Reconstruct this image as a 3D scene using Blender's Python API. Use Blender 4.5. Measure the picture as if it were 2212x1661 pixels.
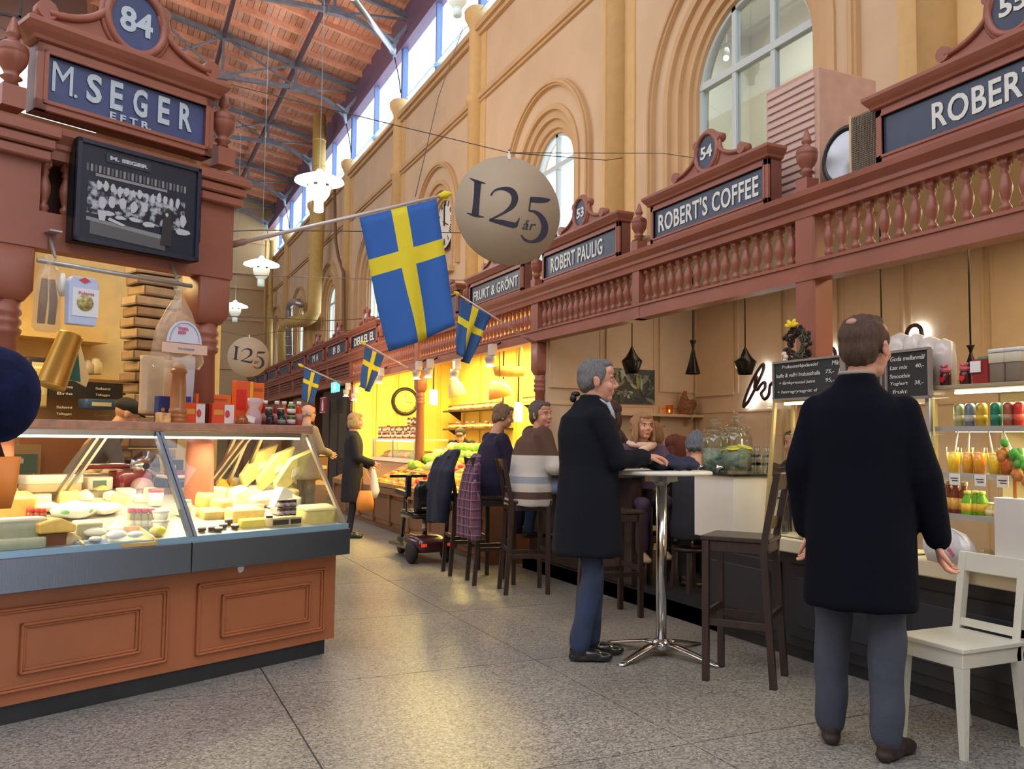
import bpy, math, random
import numpy as np
from math import sin, cos, tan, pi, radians, degrees, sqrt, atan2
from mathutils import Vector, Matrix, noise
random.seed(7)
for _o in list(bpy.data.objects): bpy.data.objects.remove(_o)
SC = bpy.context.scene
COL = SC.collection
# ---------------------------------------------------------------- camera
FPX, IW, IH = 1850.0, 2212.0, 1661.0
TH, PI_, RO = radians(24.6219), radians(3.70215), 0.012
_r = Vector((cos(TH), -sin(TH), 0)); _f = Vector((sin(TH)*cos(PI_), cos(TH)*cos(PI_), sin(PI_))); _u = _r.cross(_f)
CR = _r*cos(RO) + _u*sin(RO); CU = _u*cos(RO) - _r*sin(RO); CF = _f
CAMP = Vector((0, 0, 1.3))
cd = bpy.data.cameras.new('camera'); cam = bpy.data.objects.new('camera', cd); COL.objects.link(cam)
cam.matrix_world = Matrix(((CR.x, CU.x, -CF.x, 0), (CR.y, CU.y, -CF.y, 0), (CR.z, CU.z, -CF.z, 1.3), (0, 0, 0, 1)))
cd.sensor_width = 36; cd.lens = 36*FPX/IW; cd.clip_start = .05; cd.clip_end = 300
SC.camera = cam
# ---------------------------------------------------------------- world, exposure
SC.view_settings.view_transform = 'Standard'; SC.view_settings.look = 'None'
SC.view_settings.gamma = 1; SC.view_settings.use_curve_mapping = False
SC.view_settings.exposure = -0.12
w = bpy.data.worlds.new('world'); SC.world = w; w.use_nodes = True
w.node_tree.nodes['Background'].inputs[0].default_value = (.80, .88, 1.0, 1)
w.node_tree.nodes['Background'].inputs[1].default_value = 5.0
def area(name, loc, size, power, color, look=(0, 0, -1), sy=None):
    l = bpy.data.lights.new(name, 'AREA'); l.energy = power; l.color = color
    l.shape = 'RECTANGLE'; l.size = size; l.size_y = sy or size
    o = bpy.data.objects.new(name, l); COL.objects.link(o); o.location = loc
    o.rotation_euler = Vector(look).to_track_quat('-Z', 'Y').to_euler(); return o
def point(name, loc, power, color, r=.05):
    l = bpy.data.lights.new(name, 'POINT'); l.energy = power; l.color = color; l.shadow_soft_size = r
    o = bpy.data.objects.new(name, l); COL.objects.link(o); o.location = loc; return o
WARM = (1, .62, .25); YEL = (1, .74, .30); SOFT = (1, .84, .62); COOL = (.82, .9, 1)
# daylight falling from the roof lantern, and the market lamps' warm wash on the high wall; plus two added fills
area('lantern_daylight', (-3.3, 12, 12.4), 4, 620, COOL, sy=26)
area('hall_fill', (-7, 4, 8.5), 5, 195, COOL, look=(1, .1, -.55), sy=14)  # cool fill light added high on the left, out of view
area('hall_lamps', (1.2, 14, 6.5), 3, 270, (1, .68, .44), look=(1, 0, .45), sy=26)
area('roof_wash', (1.5, 22, 9.8), 3, 330, (1, .78, .66), look=(.1, 0, 1), sy=30)  # upward area light added to brighten the roof boards
# light fixtures of the stalls (tubes and spots inside them)
area('cafe_tube', (5.1, 6.1, 2.80), .5, 9, (1, .74, .5), sy=3.0)
area('cafe_tube', (5.0, 2.6, 2.80), .7, 42, (1, .80, .45), sy=2.6)
area('produce_tube', (5.0, 10.0, 2.8), .8, 250, (1, .77, .22), sy=3.0)
area('produce_tube', (5.0, 13.5, 2.8), .8, 240, (1, .77, .22), sy=2.6)
area('produce_tube', (3.9, 10.2, 2.25), .3, 42, (1, .80, .42), look=(-.35, 0, -1), sy=3.4)
area('far_tube', (5.0, 18.5, 2.7), .8, 20, WARM, sy=3)
# ---------------------------------------------------------------- pixel -> place helpers (layout only)
def ray(px, py): return CF + CR*((px-IW/2)/FPX) + CU*((IH/2-py)/FPX)
def at(px, py, ax, val):
    d = ray(px, py); t = (val-CAMP[ax])/d[ax]; return CAMP + d*t
SA = atan2(.4231, .9061)                     # direction of the cheese stall's front
C0 = Vector((1.197, 5.214, 0)); SU = Vector((cos(SA), sin(SA), 0)); SV = Vector((-sin(SA), cos(SA), 0))
def S(u, v, z=0): return C0 + SU*u + SV*v + Vector((0, 0, z))
def sg(px, py, v):
    d = ray(px, py); p0 = C0 + SV*v; t = (p0-CAMP).dot(SV)/d.dot(SV); q = CAMP + d*t - C0
    return q.dot(SU), q.z
# ---------------------------------------------------------------- materials
MC = {}
def M(name, col=(.8, .8, .8), rough=.5, metal=0, noise_amt=0, nscale=8, bump=0, bscale=40, emit=0, ecol=None, stretch=None, spec=.5, sheen=0, alpha=1, coat=0):
    if name in MC: return MC[name]
    m = bpy.data.materials.new(name); m.use_nodes = True; MC[name] = m
    nt = m.node_tree; b = nt.nodes['Principled BSDF']; L = nt.links
    b.inputs['Base Color'].default_value = (*col, 1); b.inputs['Roughness'].default_value = rough
    b.inputs['Metallic'].default_value = metal; b.inputs['Specular IOR Level'].default_value = spec
    if sheen: b.inputs['Sheen Weight'].default_value = sheen
    if coat: b.inputs['Coat Weight'].default_value = coat
    if emit:
        b.inputs['Emission Color'].default_value = (*(ecol or col), 1); b.inputs['Emission Strength'].default_value = emit
    if alpha < 1: b.inputs['Alpha'].default_value = alpha
    if noise_amt or bump:
        tc = nt.nodes.new('ShaderNodeTexCoord'); mp = nt.nodes.new('ShaderNodeMapping'); L.new(tc.outputs['Object'], mp.inputs[0])
        if stretch: mp.inputs['Scale'].default_value = stretch
    if noise_amt:
        n = nt.nodes.new('ShaderNodeTexNoise'); n.inputs['Scale'].default_value = nscale; n.inputs['Detail'].default_value = 4
        L.new(mp.outputs[0], n.inputs[0])
        r = nt.nodes.new('ShaderNodeValToRGB'); k = noise_amt
        r.color_ramp.elements[0].position = .3; r.color_ramp.elements[1].position = .7
        r.color_ramp.elements[0].color = (*[c*(1-k) for c in col], 1); r.color_ramp.elements[1].color = (*[min(1, c*(1+k)) for c in col], 1)
        L.new(n.outputs['Fac'], r.inputs[0]); L.new(r.outputs[0], b.inputs['Base Color'])
    if bump:
        n = nt.nodes.new('ShaderNodeTexNoise'); n.inputs['Scale'].default_value = bscale; n.inputs['Detail'].default_value = 3
        L.new(mp.outputs[0], n.inputs[0]); bp = nt.nodes.new('ShaderNodeBump'); bp.inputs['Strength'].default_value = bump; bp.inputs['Distance'].default_value = .01
        L.new(n.outputs['Fac'], bp.inputs['Height']); L.new(bp.outputs[0], b.inputs['Normal'])
    return m
def bands(name, stops, axis='Z', rough=.85, space='Object', bump=.2, bscale=60, wob=0):
    """hard colour bands along an object axis: stops = [(coord, colour), ...] rising"""
    m = M(name, stops[0][1], rough, bump=bump, bscale=bscale); nt = m.node_tree; L = nt.links; b = nt.nodes['Principled BSDF']
    tc = nt.nodes.new('ShaderNodeTexCoord'); sp = nt.nodes.new('ShaderNodeSeparateXYZ'); L.new(tc.outputs[space], sp.inputs[0])
    lo, hi = stops[0][0]-.001, stops[-1][0]+.001
    mr = nt.nodes.new('ShaderNodeMapRange'); mr.inputs[1].default_value = lo; mr.inputs[2].default_value = hi
    L.new(sp.outputs[axis], mr.inputs[0])
    r = nt.nodes.new('ShaderNodeValToRGB'); r.color_ramp.interpolation = 'CONSTANT'
    r.color_ramp.elements[0].color = (*stops[0][1], 1); r.color_ramp.elements[0].position = 0
    r.color_ramp.elements.remove(r.color_ramp.elements[1])
    for c, k in stops[1:]:
        e = r.color_ramp.elements.new((c-lo)/(hi-lo)); e.color = (*k, 1)
    L.new(mr.outputs[0], r.inputs[0]); L.new(r.outputs[0], b.inputs['Base Color']); return m
def glassmat(name, tint=(1, 1, 1), refl=.12, rough=.02):
    if name in MC: return MC[name]
    m = bpy.data.materials.new(name); m.use_nodes = True; MC[name] = m; nt = m.node_tree; L = nt.links
    nt.nodes.remove(nt.nodes['Principled BSDF']); out = nt.nodes['Material Output']
    t = nt.nodes.new('ShaderNodeBsdfTransparent'); t.inputs[0].default_value = (*tint, 1)
    g = nt.nodes.new('ShaderNodeBsdfGlossy'); g.inputs['Roughness'].default_value = rough
    lw = nt.nodes.new('ShaderNodeLayerWeight'); lw.inputs[0].default_value = .5
    pw = nt.nodes.new('ShaderNodeMath'); pw.operation = 'POWER'; pw.inputs[1].default_value = 4; L.new(lw.outputs['Facing'], pw.inputs[0])
    fr = nt.nodes.new('ShaderNodeMath'); fr.operation = 'MULTIPLY_ADD'; fr.inputs[1].default_value = .6; fr.inputs[2].default_value = refl*.25; L.new(pw.outputs[0], fr.inputs[0])
    mx = nt.nodes.new('ShaderNodeMixShader'); L.new(fr.outputs[0], mx.inputs[0]); L.new(t.outputs[0], mx.inputs[1]); L.new(g.outputs[0], mx.inputs[2])
    L.new(mx.outputs[0], out.inputs[0]); return m
RED = M('stall_paint', (.31, .105, .068), .42, noise_amt=.10, nscale=3, bump=.05, bscale=60)
REDD = M('stall_paint_dark', (.19, .06, .04), .45, noise_amt=.1, nscale=3)
NAVY = M('sign_navy', (.035, .05, .095), .35, noise_amt=.12, nscale=5)
LETTER = M('sign_letter', (.72, .74, .68), .5, noise_amt=.06, nscale=30)
LETTERB = M('sign_letter_blue', (.50, .60, .68), .5, noise_amt=.06, nscale=30)
CREAM = M('cream_wall', (.66, .475, .295), .85, noise_amt=.07, nscale=1.1, bump=.06, bscale=14)
CREAMT = M('cream_trim', (.60, .39, .20), .8, noise_amt=.06, nscale=2)
PANEL = M('cream_panelling', (.62, .46, .31), .6, noise_amt=.05, nscale=2)
YELW = M('yellow_panelling', (.80, .56, .12), .6, noise_amt=.05, nscale=2)
STEEL = M('truss_steel', (.20, .215, .25), .5, .3, noise_amt=.2, nscale=6)
STEELB = M('bracket_steel', (.34, .44, .55), .45, .3, noise_amt=.15, nscale=6)
PURL = M('purlin_steel', (.10, .06, .075), .5, .2, noise_amt=.2)
ROOFW = M('roof_boards', (.74, .37, .23), .7, noise_amt=.22, nscale=1.6, stretch=(1, 1, 1))
CHROME = M('chrome', (.62, .62, .63), .18, 1)
BRUSH = M('brushed_steel', (.22, .25, .31), .34, 1, bump=.05, bscale=200, stretch=(1, 1, .05))
BRUSHL = M('case_frame_steel', (.50, .47, .42), .3, 1)
BLACK = M('black_paint', (.012, .012, .014), .4)
DARK = M('dark_base', (.02, .022, .028), .5, noise_amt=.2)
DWOOD = M('espresso_wood', (.035, .018, .016), .4, noise_amt=.3, nscale=6, stretch=(8, 8, 1), bump=.05, coat=.15)
WHITE = M('white_paint', (.78, .76, .70), .45, noise_amt=.03)
WHITEC = M('white_chair_paint', (.76, .76, .66), .4, noise_amt=.03)
PAPER = M('paper', (.85, .83, .78), .8)
GLASS = glassmat('clear_glass'); GLASSG = glassmat('green_glass', (.93, .975, .965), .2); CASEG = glassmat('case_glass', (.97, .98, .97), .1)
SKYG = glassmat('window_glass', (.93, .97, 1), .1)
LAMPW = M('lamp_opal', (1, .98, .93), .4, emit=3.0, ecol=(1, .97, .9))
TUBE = M('tube_glow', (1, .95, .8), .4, emit=5, ecol=(1, .92, .72))
GREY = M('grey_metal', (.42, .42, .42), .4, .5); GALV = M('galvanised', (.5, .52, .55), .35, .9, noise_amt=.1)
# ---------------------------------------------------------------- mesh builder
class MB:
    def __init__(s): s.v = []; s.f = []; s.mi = []; s.cur = 0; s.sm = []; s.smooth = False
    def add(s, vs, fs):
        n = len(s.v); s.v += [tuple(p) for p in vs]
        for f in fs: s.f.append([i+n for i in f]); s.mi.append(s.cur); s.sm.append(s.smooth)
        return s
    def bb(s, x0, x1, y0, y1, z0, z1, M_=None, bev=0):
        vs = [Vector((x, y, z)) for z in (z0, z1) for y in (y0, y1) for x in (x0, x1)]
        if M_: vs = [M_ @ q for q in vs]
        return s.add(vs, [(0, 2, 3, 1), (4, 5, 7, 6), (0, 1, 5, 4), (2, 6, 7, 3), (0, 4, 6, 2), (1, 3, 7, 5)])
    def box(s, c, d, rz=0, rx=0, ry=0):
        m = Matrix.Translation(c) @ Matrix.Rotation(rz, 4, 'Z') @ Matrix.Rotation(ry, 4, 'Y') @ Matrix.Rotation(rx, 4, 'X')
        return s.bb(-d[0]/2, d[0]/2, -d[1]/2, d[1]/2, -d[2]/2, d[2]/2, m)
    def bar(s, p0, p1, w, h=None):
        p0, p1 = Vector(p0), Vector(p1); d = (p1-p0); L = d.length; h = h or w
        q = d.to_track_quat('X', 'Z').to_matrix().to_4x4(); m = Matrix.Translation((p0+p1)/2) @ q
        return s.bb(-L/2, L/2, -w/2, w/2, -h/2, h/2, m)
    def cyl(s, p0, p1, r0, r1=None, n=12, cap=True):
        r1 = r0 if r1 is None else r1; p0, p1 = Vector(p0), Vector(p1); d = (p1-p0).normalized()
        a = d.orthogonal().normalized(); b = d.cross(a); vs = []
        for p, r in ((p0, r0), (p1, r1)):
            for i in range(n): t = 2*pi*i/n; vs.append(p + (a*cos(t)+b*sin(t))*r)
        fs = [(i, (i+1) % n, n+(i+1) % n, n+i) for i in range(n)]
        sm = s.smooth; s.smooth = True; s.add(vs, fs); s.smooth = sm
        k = len(s.v)-2*n
        if cap:
            for f in ([k+i for i in range(n)][::-1], [k+n+i for i in range(n)]): s.f.append(f); s.mi.append(s.cur); s.sm.append(False)
        return s
    def tube(s, pts, r, n=8, closed=False):
        pts = [Vector(p) for p in pts]; rs = r if isinstance(r, (list, tuple)) else [r]*len(pts); vs = []; prev = None; N = len(pts)
        for i, p in enumerate(pts):
            d = ((pts[(i+1) % N] if closed or i < N-1 else p) - (pts[i-1] if closed or i else p)).normalized()
            a = (prev - d*prev.dot(d)) if prev else d.orthogonal()
            if a.length < 1e-6: a = d.orthogonal()
            a.normalize(); prev = a; b = d.cross(a)
            for k in range(n): t = 2*pi*k/n; vs.append(p + (a*cos(t)+b*sin(t))*rs[i])
        fs = [(i*n+k, i*n+(k+1) % n, ((i+1) % N)*n+(k+1) % n, ((i+1) % N)*n+k) for i in range(N if closed else N-1) for k in range(n)]
        if not closed: fs += [tuple(range(n))[::-1], tuple((N-1)*n+k for k in range(n))]
        sm = s.smooth; s.smooth = True; s.add(vs, fs); s.smooth = sm; return s
    def lathe(s, prof, c=(0, 0, 0), n=12, axis=None, a0=0):
        """prof: (radius, height) along z (or axis)"""
        c = Vector(c); ax = Vector(axis or (0, 0, 1)).normalized(); q = Vector((0, 0, 1)).rotation_difference(ax); vs = []
        for r, h in prof:
            for i in range(n): t = a0+2*pi*i/n; vs.append(c + q @ Vector((r*cos(t), r*sin(t), h)))
        fs = [(j*n+i, j*n+(i+1) % n, (j+1)*n+(i+1) % n, (j+1)*n+i) for j in range(len(prof)-1) for i in range(n)]
        if prof[0][0] > 1e-4: fs.append(tuple(range(n))[::-1])
        if prof[-1][0] > 1e-4: fs.append(tuple((len(prof)-1)*n+i for i in range(n)))
        sm = s.smooth; s.smooth = n > 6; s.add(vs, fs); s.smooth = sm; return s
    def prism(s, poly, y0, y1, M_=None):
        """poly (x,z) extruded along y"""
        n = len(poly); vs = [Vector((x, y, z)) for y in (y0, y1) for x, z in poly]
        if M_: vs = [M_ @ q for q in vs]
        return s.add(vs, [tuple(range(n)), tuple(range(n, 2*n))[::-1]] + [(i, n+i, n+(i+1) % n, (i+1) % n) for i in range(n)])
    def ell(s, c, r, n=12, m=8, rot=None):
        c = Vector(c); vs = []; rot = rot or Matrix.Identity(3)
        r = (r, r, r) if not isinstance(r, (tuple, list)) else r
        for j in range(m+1):
            ph = -pi/2+pi*j/m
            for i in range(n): t = 2*pi*i/n; vs.append(c + rot @ Vector((r[0]*cos(ph)*cos(t), r[1]*cos(ph)*sin(t), r[2]*sin(ph))))
        sm = s.smooth; s.smooth = True
        s.add(vs, [(j*n+i, j*n+(i+1) % n, (j+1)*n+(i+1) % n, (j+1)*n+i) for j in range(m) for i in range(n)]); s.smooth = sm; return s
    def loft(s, rings, n=16, cap=True):
        """rings: (center, rx, ry[, yaw, superellipse]) horizontal sections"""
        vs = []
        for g in rings:
            c, rx, ry = Vector(g[0]), g[1], g[2]; yw = g[3] if len(g) > 3 else 0; e = g[4] if len(g) > 4 else 1
            for i in range(n):
                t = 2*pi*i/n; x = rx*math.copysign(abs(cos(t))**e, cos(t)); y = ry*math.copysign(abs(sin(t))**e, sin(t))
                vs.append(c + Vector((x*cos(yw)-y*sin(yw), x*sin(yw)+y*cos(yw), 0)))
        k = len(rings); fs = [(j*n+i, j*n+(i+1) % n, (j+1)*n+(i+1) % n, (j+1)*n+i) for j in range(k-1) for i in range(n)]
        if cap: fs += [tuple(range(n))[::-1], tuple((k-1)*n+i for i in range(n))]
        sm = s.smooth; s.smooth = True; s.add(vs, fs); s.smooth = sm; return s
    def mesh(s, name, mats):
        me = bpy.data.meshes.new(name); me.from_pydata([tuple(p) for p in s.v], [], s.f)
        for m in (mats if isinstance(mats, (list, tuple)) else [mats]): me.materials.append(m)
        me.polygons.foreach_set('material_index', s.mi); me.polygons.foreach_set('use_smooth', s.sm); me.update(); return me
    def build(s, name, mats, parent=None, bev=0, loc=None, rot=None, fix=True):
        me = s.mesh(name, mats)
        if fix:
            import bmesh
            b = bmesh.new(); b.from_mesh(me); bmesh.ops.recalc_face_normals(b, faces=b.faces)
            if bev: bmesh.ops.bevel(b, geom=[e for e in b.edges if e.is_manifold and e.calc_face_angle(0) > .5], offset=bev, segments=1, affect='EDGES')
            b.to_mesh(me); b.free()
        return link(name, me, parent, loc, rot)
def link(name, me, parent=None, loc=None, rot=None):
    o = bpy.data.objects.new(name, me); COL.objects.link(o)
    if parent: o.parent = parent
    if loc is not None: o.location = loc
    if rot is not None: o.rotation_euler = rot
    return o
def tag(o, label=None, cat=None, group=None, kind=None):
    if label: o['label'] = label
    if cat: o['category'] = cat
    if group: o['group'] = group
    if kind: o['kind'] = kind
    return o
def thing(name, label, cat, loc=(0, 0, 0), rz=0, group=None):
    o = bpy.data.objects.new(name, None); COL.objects.link(o); o.empty_display_size = .1
    o.location = loc; o.rotation_euler = (0, 0, rz); return tag(o, label, cat, group)
def dup(root, loc, rz=None, label=None, group=None):
    def cp(o, par):
        c = o.copy(); COL.objects.link(c); c.parent = par
        for ch in kids.get(o, []): cp(ch, c)
        return c
    kids = {}
    def walk(o):
        kids[o] = list(o.children)
        for ch in kids[o]: walk(ch)
    walk(root); r = cp(root, None); r.location = loc
    if rz is not None: r.rotation_euler = (0, 0, rz)
    if label: r['label'] = label
    if group: r['group'] = group
    return r
def text(body, mat, parent=None, fit=(1, .2), loc=(0, 0, 0), rot=(pi/2, 0, 0), name='lettering', bold=.02, depth=.004, shear=0, keep=False, space=1):
    cu = bpy.data.curves.new(name, 'FONT'); cu.body = body; cu.size = 1; cu.offset = bold; cu.extrude = 0.01; cu.shear = shear
    cu.space_character = space; cu.resolution_u = 3
    t = bpy.data.objects.new(name, cu); COL.objects.link(t)
    dg = bpy.context.evaluated_depsgraph_get(); me = bpy.data.meshes.new_from_object(t.evaluated_get(dg)); bpy.data.objects.remove(t)
    n = len(me.vertices); a = np.zeros(n*3); me.vertices.foreach_get('co', a); a = a.reshape(-1, 3)
    if n:
        lo, hi = a.min(0), a.max(0); s = hi-lo; s[s == 0] = 1
        a = (a-(lo+hi)/2)/s; kx, ky = fit
        if keep: kx = ky*s[0]/s[1]
        a = a*np.array([kx, ky, depth]); me.vertices.foreach_set('co', a.ravel())
    me.materials.clear(); me.materials.append(mat); me.update()
    return link(name, me, parent, loc, rot)
def remesh(mb, name, mats, vox=.01, smooth=4, fold=0, parent=None, keepmats=False, loc=None, fscale=(22, 22, 6), extra=None, seed=0):
    """union of closed volumes as one continuous surface"""
    me = mb.mesh(name+'_src', mats); o = bpy.data.objects.new('t', me); COL.objects.link(o)
    m = o.modifiers.new('r', 'REMESH'); m.mode = 'VOXEL'; m.voxel_size = vox; m.use_smooth_shade = True
    if smooth: q = o.modifiers.new('s', 'SMOOTH'); q.factor = .5; q.iterations = smooth
    dg = bpy.context.evaluated_depsgraph_get(); me2 = bpy.data.meshes.new_from_object(o.evaluated_get(dg)); bpy.data.objects.remove(o)
    me2.materials.clear()
    for k in (mats if isinstance(mats, (list, tuple)) else [mats]): me2.materials.append(k)
    n = len(me2.vertices)
    if (fold or extra) and n:
        a = np.zeros(n*3, np.float32); me2.vertices.foreach_get('co', a); a = a.reshape(-1, 3)
        nn = np.zeros(n*3, np.float32); me2.vertices.foreach_get('normal', nn); nn = nn.reshape(-1, 3)
        if fold:
            rs = np.random.RandomState(seed+3); d = np.zeros(n)
            for k in range(7):
                f = rs.randn(3)*np.array(fscale); d += np.sin(a @ f+rs.rand()*6.28)*(1 if k < 4 else .6)
            a = a + nn*(d*fold/3)[:, None]
        if extra: a = extra(a, nn)
        me2.vertices.foreach_set('co', a.astype(np.float32).ravel())
    me2.polygons.foreach_set('use_smooth', [True]*len(me2.polygons)); me2.update(); me2.name = name
    return link(name, me2, parent, loc)
# ================================================================ SETTING
def struct(mb, name, mats, parent=None, **k):
    o = mb.build(name, mats, parent, **k)
    if not parent: o['kind'] = 'structure'
    return o
def floormat():
    m = M('terrazzo', (.3, .28, .25), .34); nt = m.node_tree; L = nt.links; b = nt.nodes['Principled BSDF']
    tc = nt.nodes.new('ShaderNodeTexCoord'); oi = nt.nodes.new('ShaderNodeObjectInfo')
    ad = nt.nodes.new('ShaderNodeVectorMath'); L.new(tc.outputs['Object'], ad.inputs[0]); L.new(oi.outputs['Location'], ad.inputs[1])
    v = nt.nodes.new('ShaderNodeTexVoronoi'); v.inputs['Scale'].default_value = 105; L.new(ad.outputs[0], v.inputs[0])
    n = nt.nodes.new('ShaderNodeTexNoise'); n.inputs['Scale'].default_value = .9; n.inputs['Detail'].default_value = 5; L.new(ad.outputs[0], n.inputs[0])
    r = nt.nodes.new('ShaderNodeValToRGB'); cr = r.color_ramp; sp = nt.nodes.new('ShaderNodeSeparateColor'); L.new(v.outputs['Color'], sp.inputs[0])
    cr.elements[0].position = 0; cr.elements[0].color = (.13, .125, .12, 1); cr.elements[1].position = 1; cr.elements[1].color = (.50, .475, .42, 1)
    e = cr.elements.new(.25); e.color = (.25, .238, .22, 1); e = cr.elements.new(.7); e.color = (.37, .35, .315, 1)
    L.new(sp.outputs[0], r.inputs[0])
    mx = nt.nodes.new('ShaderNodeMix'); mx.data_type = 'RGBA'; mx.blend_type = 'MULTIPLY'; mx.inputs[0].default_value = .75
    r2 = nt.nodes.new('ShaderNodeValToRGB'); r2.color_ramp.elements[0].position = .3; r2.color_ramp.elements[0].color = (.62, .63, .64, 1)
    r2.color_ramp.elements[1].position = .7; r2.color_ramp.elements[1].color = (1, .98, .95, 1); L.new(n.outputs['Fac'], r2.inputs[0])
    L.new(r.outputs[0], mx.inputs['A']); L.new(r2.outputs[0], mx.inputs['B']); L.new(mx.outputs['Result'], b.inputs['Base Color'])
    rr = nt.nodes.new('ShaderNodeMapRange'); rr.inputs[3].default_value = .22; rr.inputs[4].default_value = .42; L.new(n.outputs['Fac'], rr.inputs[0]); L.new(rr.outputs[0], b.inputs['Roughness'])
    return m
TERR = floormat()
fl = struct(MB().bb(-13, 7, -6, 42, -.2, -.012), 'floor', M('floor_joint', (.05, .045, .04), .8))
GX, GY = 1.52, 1.52
slab = MB().bb(-GX/2+.004, GX/2-.004, -GY/2+.004, GY/2-.004, -.012, 0).mesh('slab', TERR)
for i in range(-4, 5):
    for j in range(-1, 13):
        link('slab', slab, fl, (.78+GX*(i+.5), 3.12+GY*(j-.5), 0))
far = MB()
for i in range(-3, 5):
    for j in range(13, 27):
        x, y = .78+GX*(i+.5), 3.12+GY*(j-.5)
        far.bb(x-GX/2+.004, x+GX/2-.004, y-GY/2+.004, min(42, y+GY/2-.004), -.012, 0)
far.build('far_slabs', TERR, fl)['kind'] = 'stuff'
XW = 6.2; PIL = [4.9, 10.04, 15.3, 20.45, 25.63, 30.83, 36.1, 41.3]
WZ = 9.42
wins = [(-.2, 'plain'), (7.5, 'big'), (12.3, 'small'), (17.6, 'clock'), (23.0, 'small'), (28.2, 'small'), (33.4, 'small'), (38.7, 'small')]
edges = [-3, 4.9, 10.04, 15.3, 20.45, 25.63, 30.83, 36.1, 41.4]
wl = MB(); trim = MB(); N = 24
def archpts(y0, zs, r, zb, n=N):
    return [(y0-r, zb)] + [(y0-r*cos(pi*k/n), zs+r*sin(pi*k/n)) for k in range(n+1)] + [(y0+r, zb)]
def ring(mb, y0, zs, ri, ro, zb, xa, xb, n=N):
    a, b = archpts(y0, zs, ri, zb, n), archpts(y0, zs, ro, zb, n); k = len(a); vs = []
    for x in (xa, xb):
        for p in a: vs.append((x, *p))
        for p in b: vs.append((x, *p))
    fs = []
    for i in range(k-1):
        fs += [(i, i+1, k+i+1, k+i), (2*k+i, 3*k+i, 3*k+i+1, 2*k+i+1), (i, 2*k+i, 2*k+i+1, i+1), (k+i, k+i+1, 3*k+i+1, 3*k+i)]
    fs += [(0, k, 3*k, 2*k), (k-1, 3*k-1, 4*k-1, 2*k-1)]
    mb.add(vs, fs)
for bi, (y0, kind) in enumerate(wins):
    ya, yb = edges[bi], edges[bi+1]
    if kind == 'plain': wl.bb(XW, XW+.35, ya, yb, 0, WZ); continue
    big = kind == 'big'; ro = 1.42 if big else 1.12; zs = 5.5 if big else (5.9 if kind == 'clock' else 5.62); zb = 3.5 if big else 4.15
    if kind == 'clock': ro = 1.05; zb = 4.9
    a = archpts(y0, zs, ro, zb)
    # wall front with an arched opening
    wl.bb(XW, XW+.35, ya, y0-ro, 0, WZ); wl.bb(XW, XW+.35, y0+ro, yb, 0, WZ); wl.bb(XW, XW+.35, y0-ro, y0+ro, 0, zb)
    for k in range(1, len(a)-2):
        (p, q), (p2, q2) = a[k], a[k+1]
        vs = [(x, yy, zz) for x in (XW, XW+.35) for yy, zz in ((p, q), (p2, q2), (p2, WZ), (p, WZ))]
        wl.add(vs, [(0, 1, 2, 3), (7, 6, 5, 4), (0, 4, 5, 1)])
    # stepped mouldings running inwards
    ri = .98 if big else (.72 if kind == 'small' else .66); ns = 6; xs0 = XW-.03
    for k in range(ns):
        r1 = ro+.02-(ro-ri)*k/ns; r2 = ro-(ro-ri)*(k+1)/ns
        x0 = xs0+.03*k+(.028 if k % 2 else 0)
        ring(trim, y0, zs, r2, r1, zb, x0, XW+.34)
    ring(trim, y0, zs, ro+.22 if big else ro+.30, ro+.33 if big else ro+.41, zb, XW-.07, XW+.02)
    ring(trim, y0, zs, ro+.26 if big else ro+.335, ro+.30 if big else ro+.375, zb, XW-.10, XW-.06)
    trim.bb(XW-.12, XW+.3, y0-ro-.1, y0+ro+.1, zb-.12, zb)
wall = struct(wl, 'wall_right', CREAM)
for k in range(len(trim.sm)): pass
trim.build('arch_mouldings', CREAMT, wall)
mo = MB()
for z, d, h in ((7.97, .09, .10), (7.90, .05, .07), (9.36, .14, .12), (9.26, .08, .10)): mo.bb(XW-d, XW+.01, -3, 41.4, z-h/2, z+h/2)
mo.build('string_course', CREAMT, wall)
for y in PIL[:-1]:
    c = MB(); c.cur = 0
    c.lathe([(.17, 0), (.17, 7.86), (.20, 7.88), (.225, 7.93), (.225, 8.0), (.19, 8.05), (.165, 8.09), (.165, 9.42), (.20, 9.5), (.26, 9.62), (.27, 9.74), (.22, 9.8), (.2, 9.82)], (XW-.03, y, 0), 20)
    c.bb(XW-.02, XW+.02, y-.42, y+.42, 0, WZ); c.build('half_column', M('cream_column', (.68, .45, .19), .75, noise_amt=.05), wall)
# end wall with its mouldings
ew = MB().bb(-13.3, XW+.3, 41.4, 41.7, 0, 14.5)
ewo = struct(ew, 'wall_far', M('cream_far', (.52, .37, .19), .85, noise_amt=.06, nscale=.6))
m2 = MB()
for z in (4.4, 6.7, 8.2, 8.9, 10.4): m2.bb(-13, XW, 41.30, 41.42, z, z+.13)
m2.build('end_mouldings', CREAMT, ewo)
for nm, (a, b) in dict(arch=((-1.5, 1.5), (3.2, 6.0))).items():
    q = MB(); q.bb(a[0], a[1], 41.36, 41.42, 0, 4.2); q.build('far_doorway', DARK, ewo)
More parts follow.
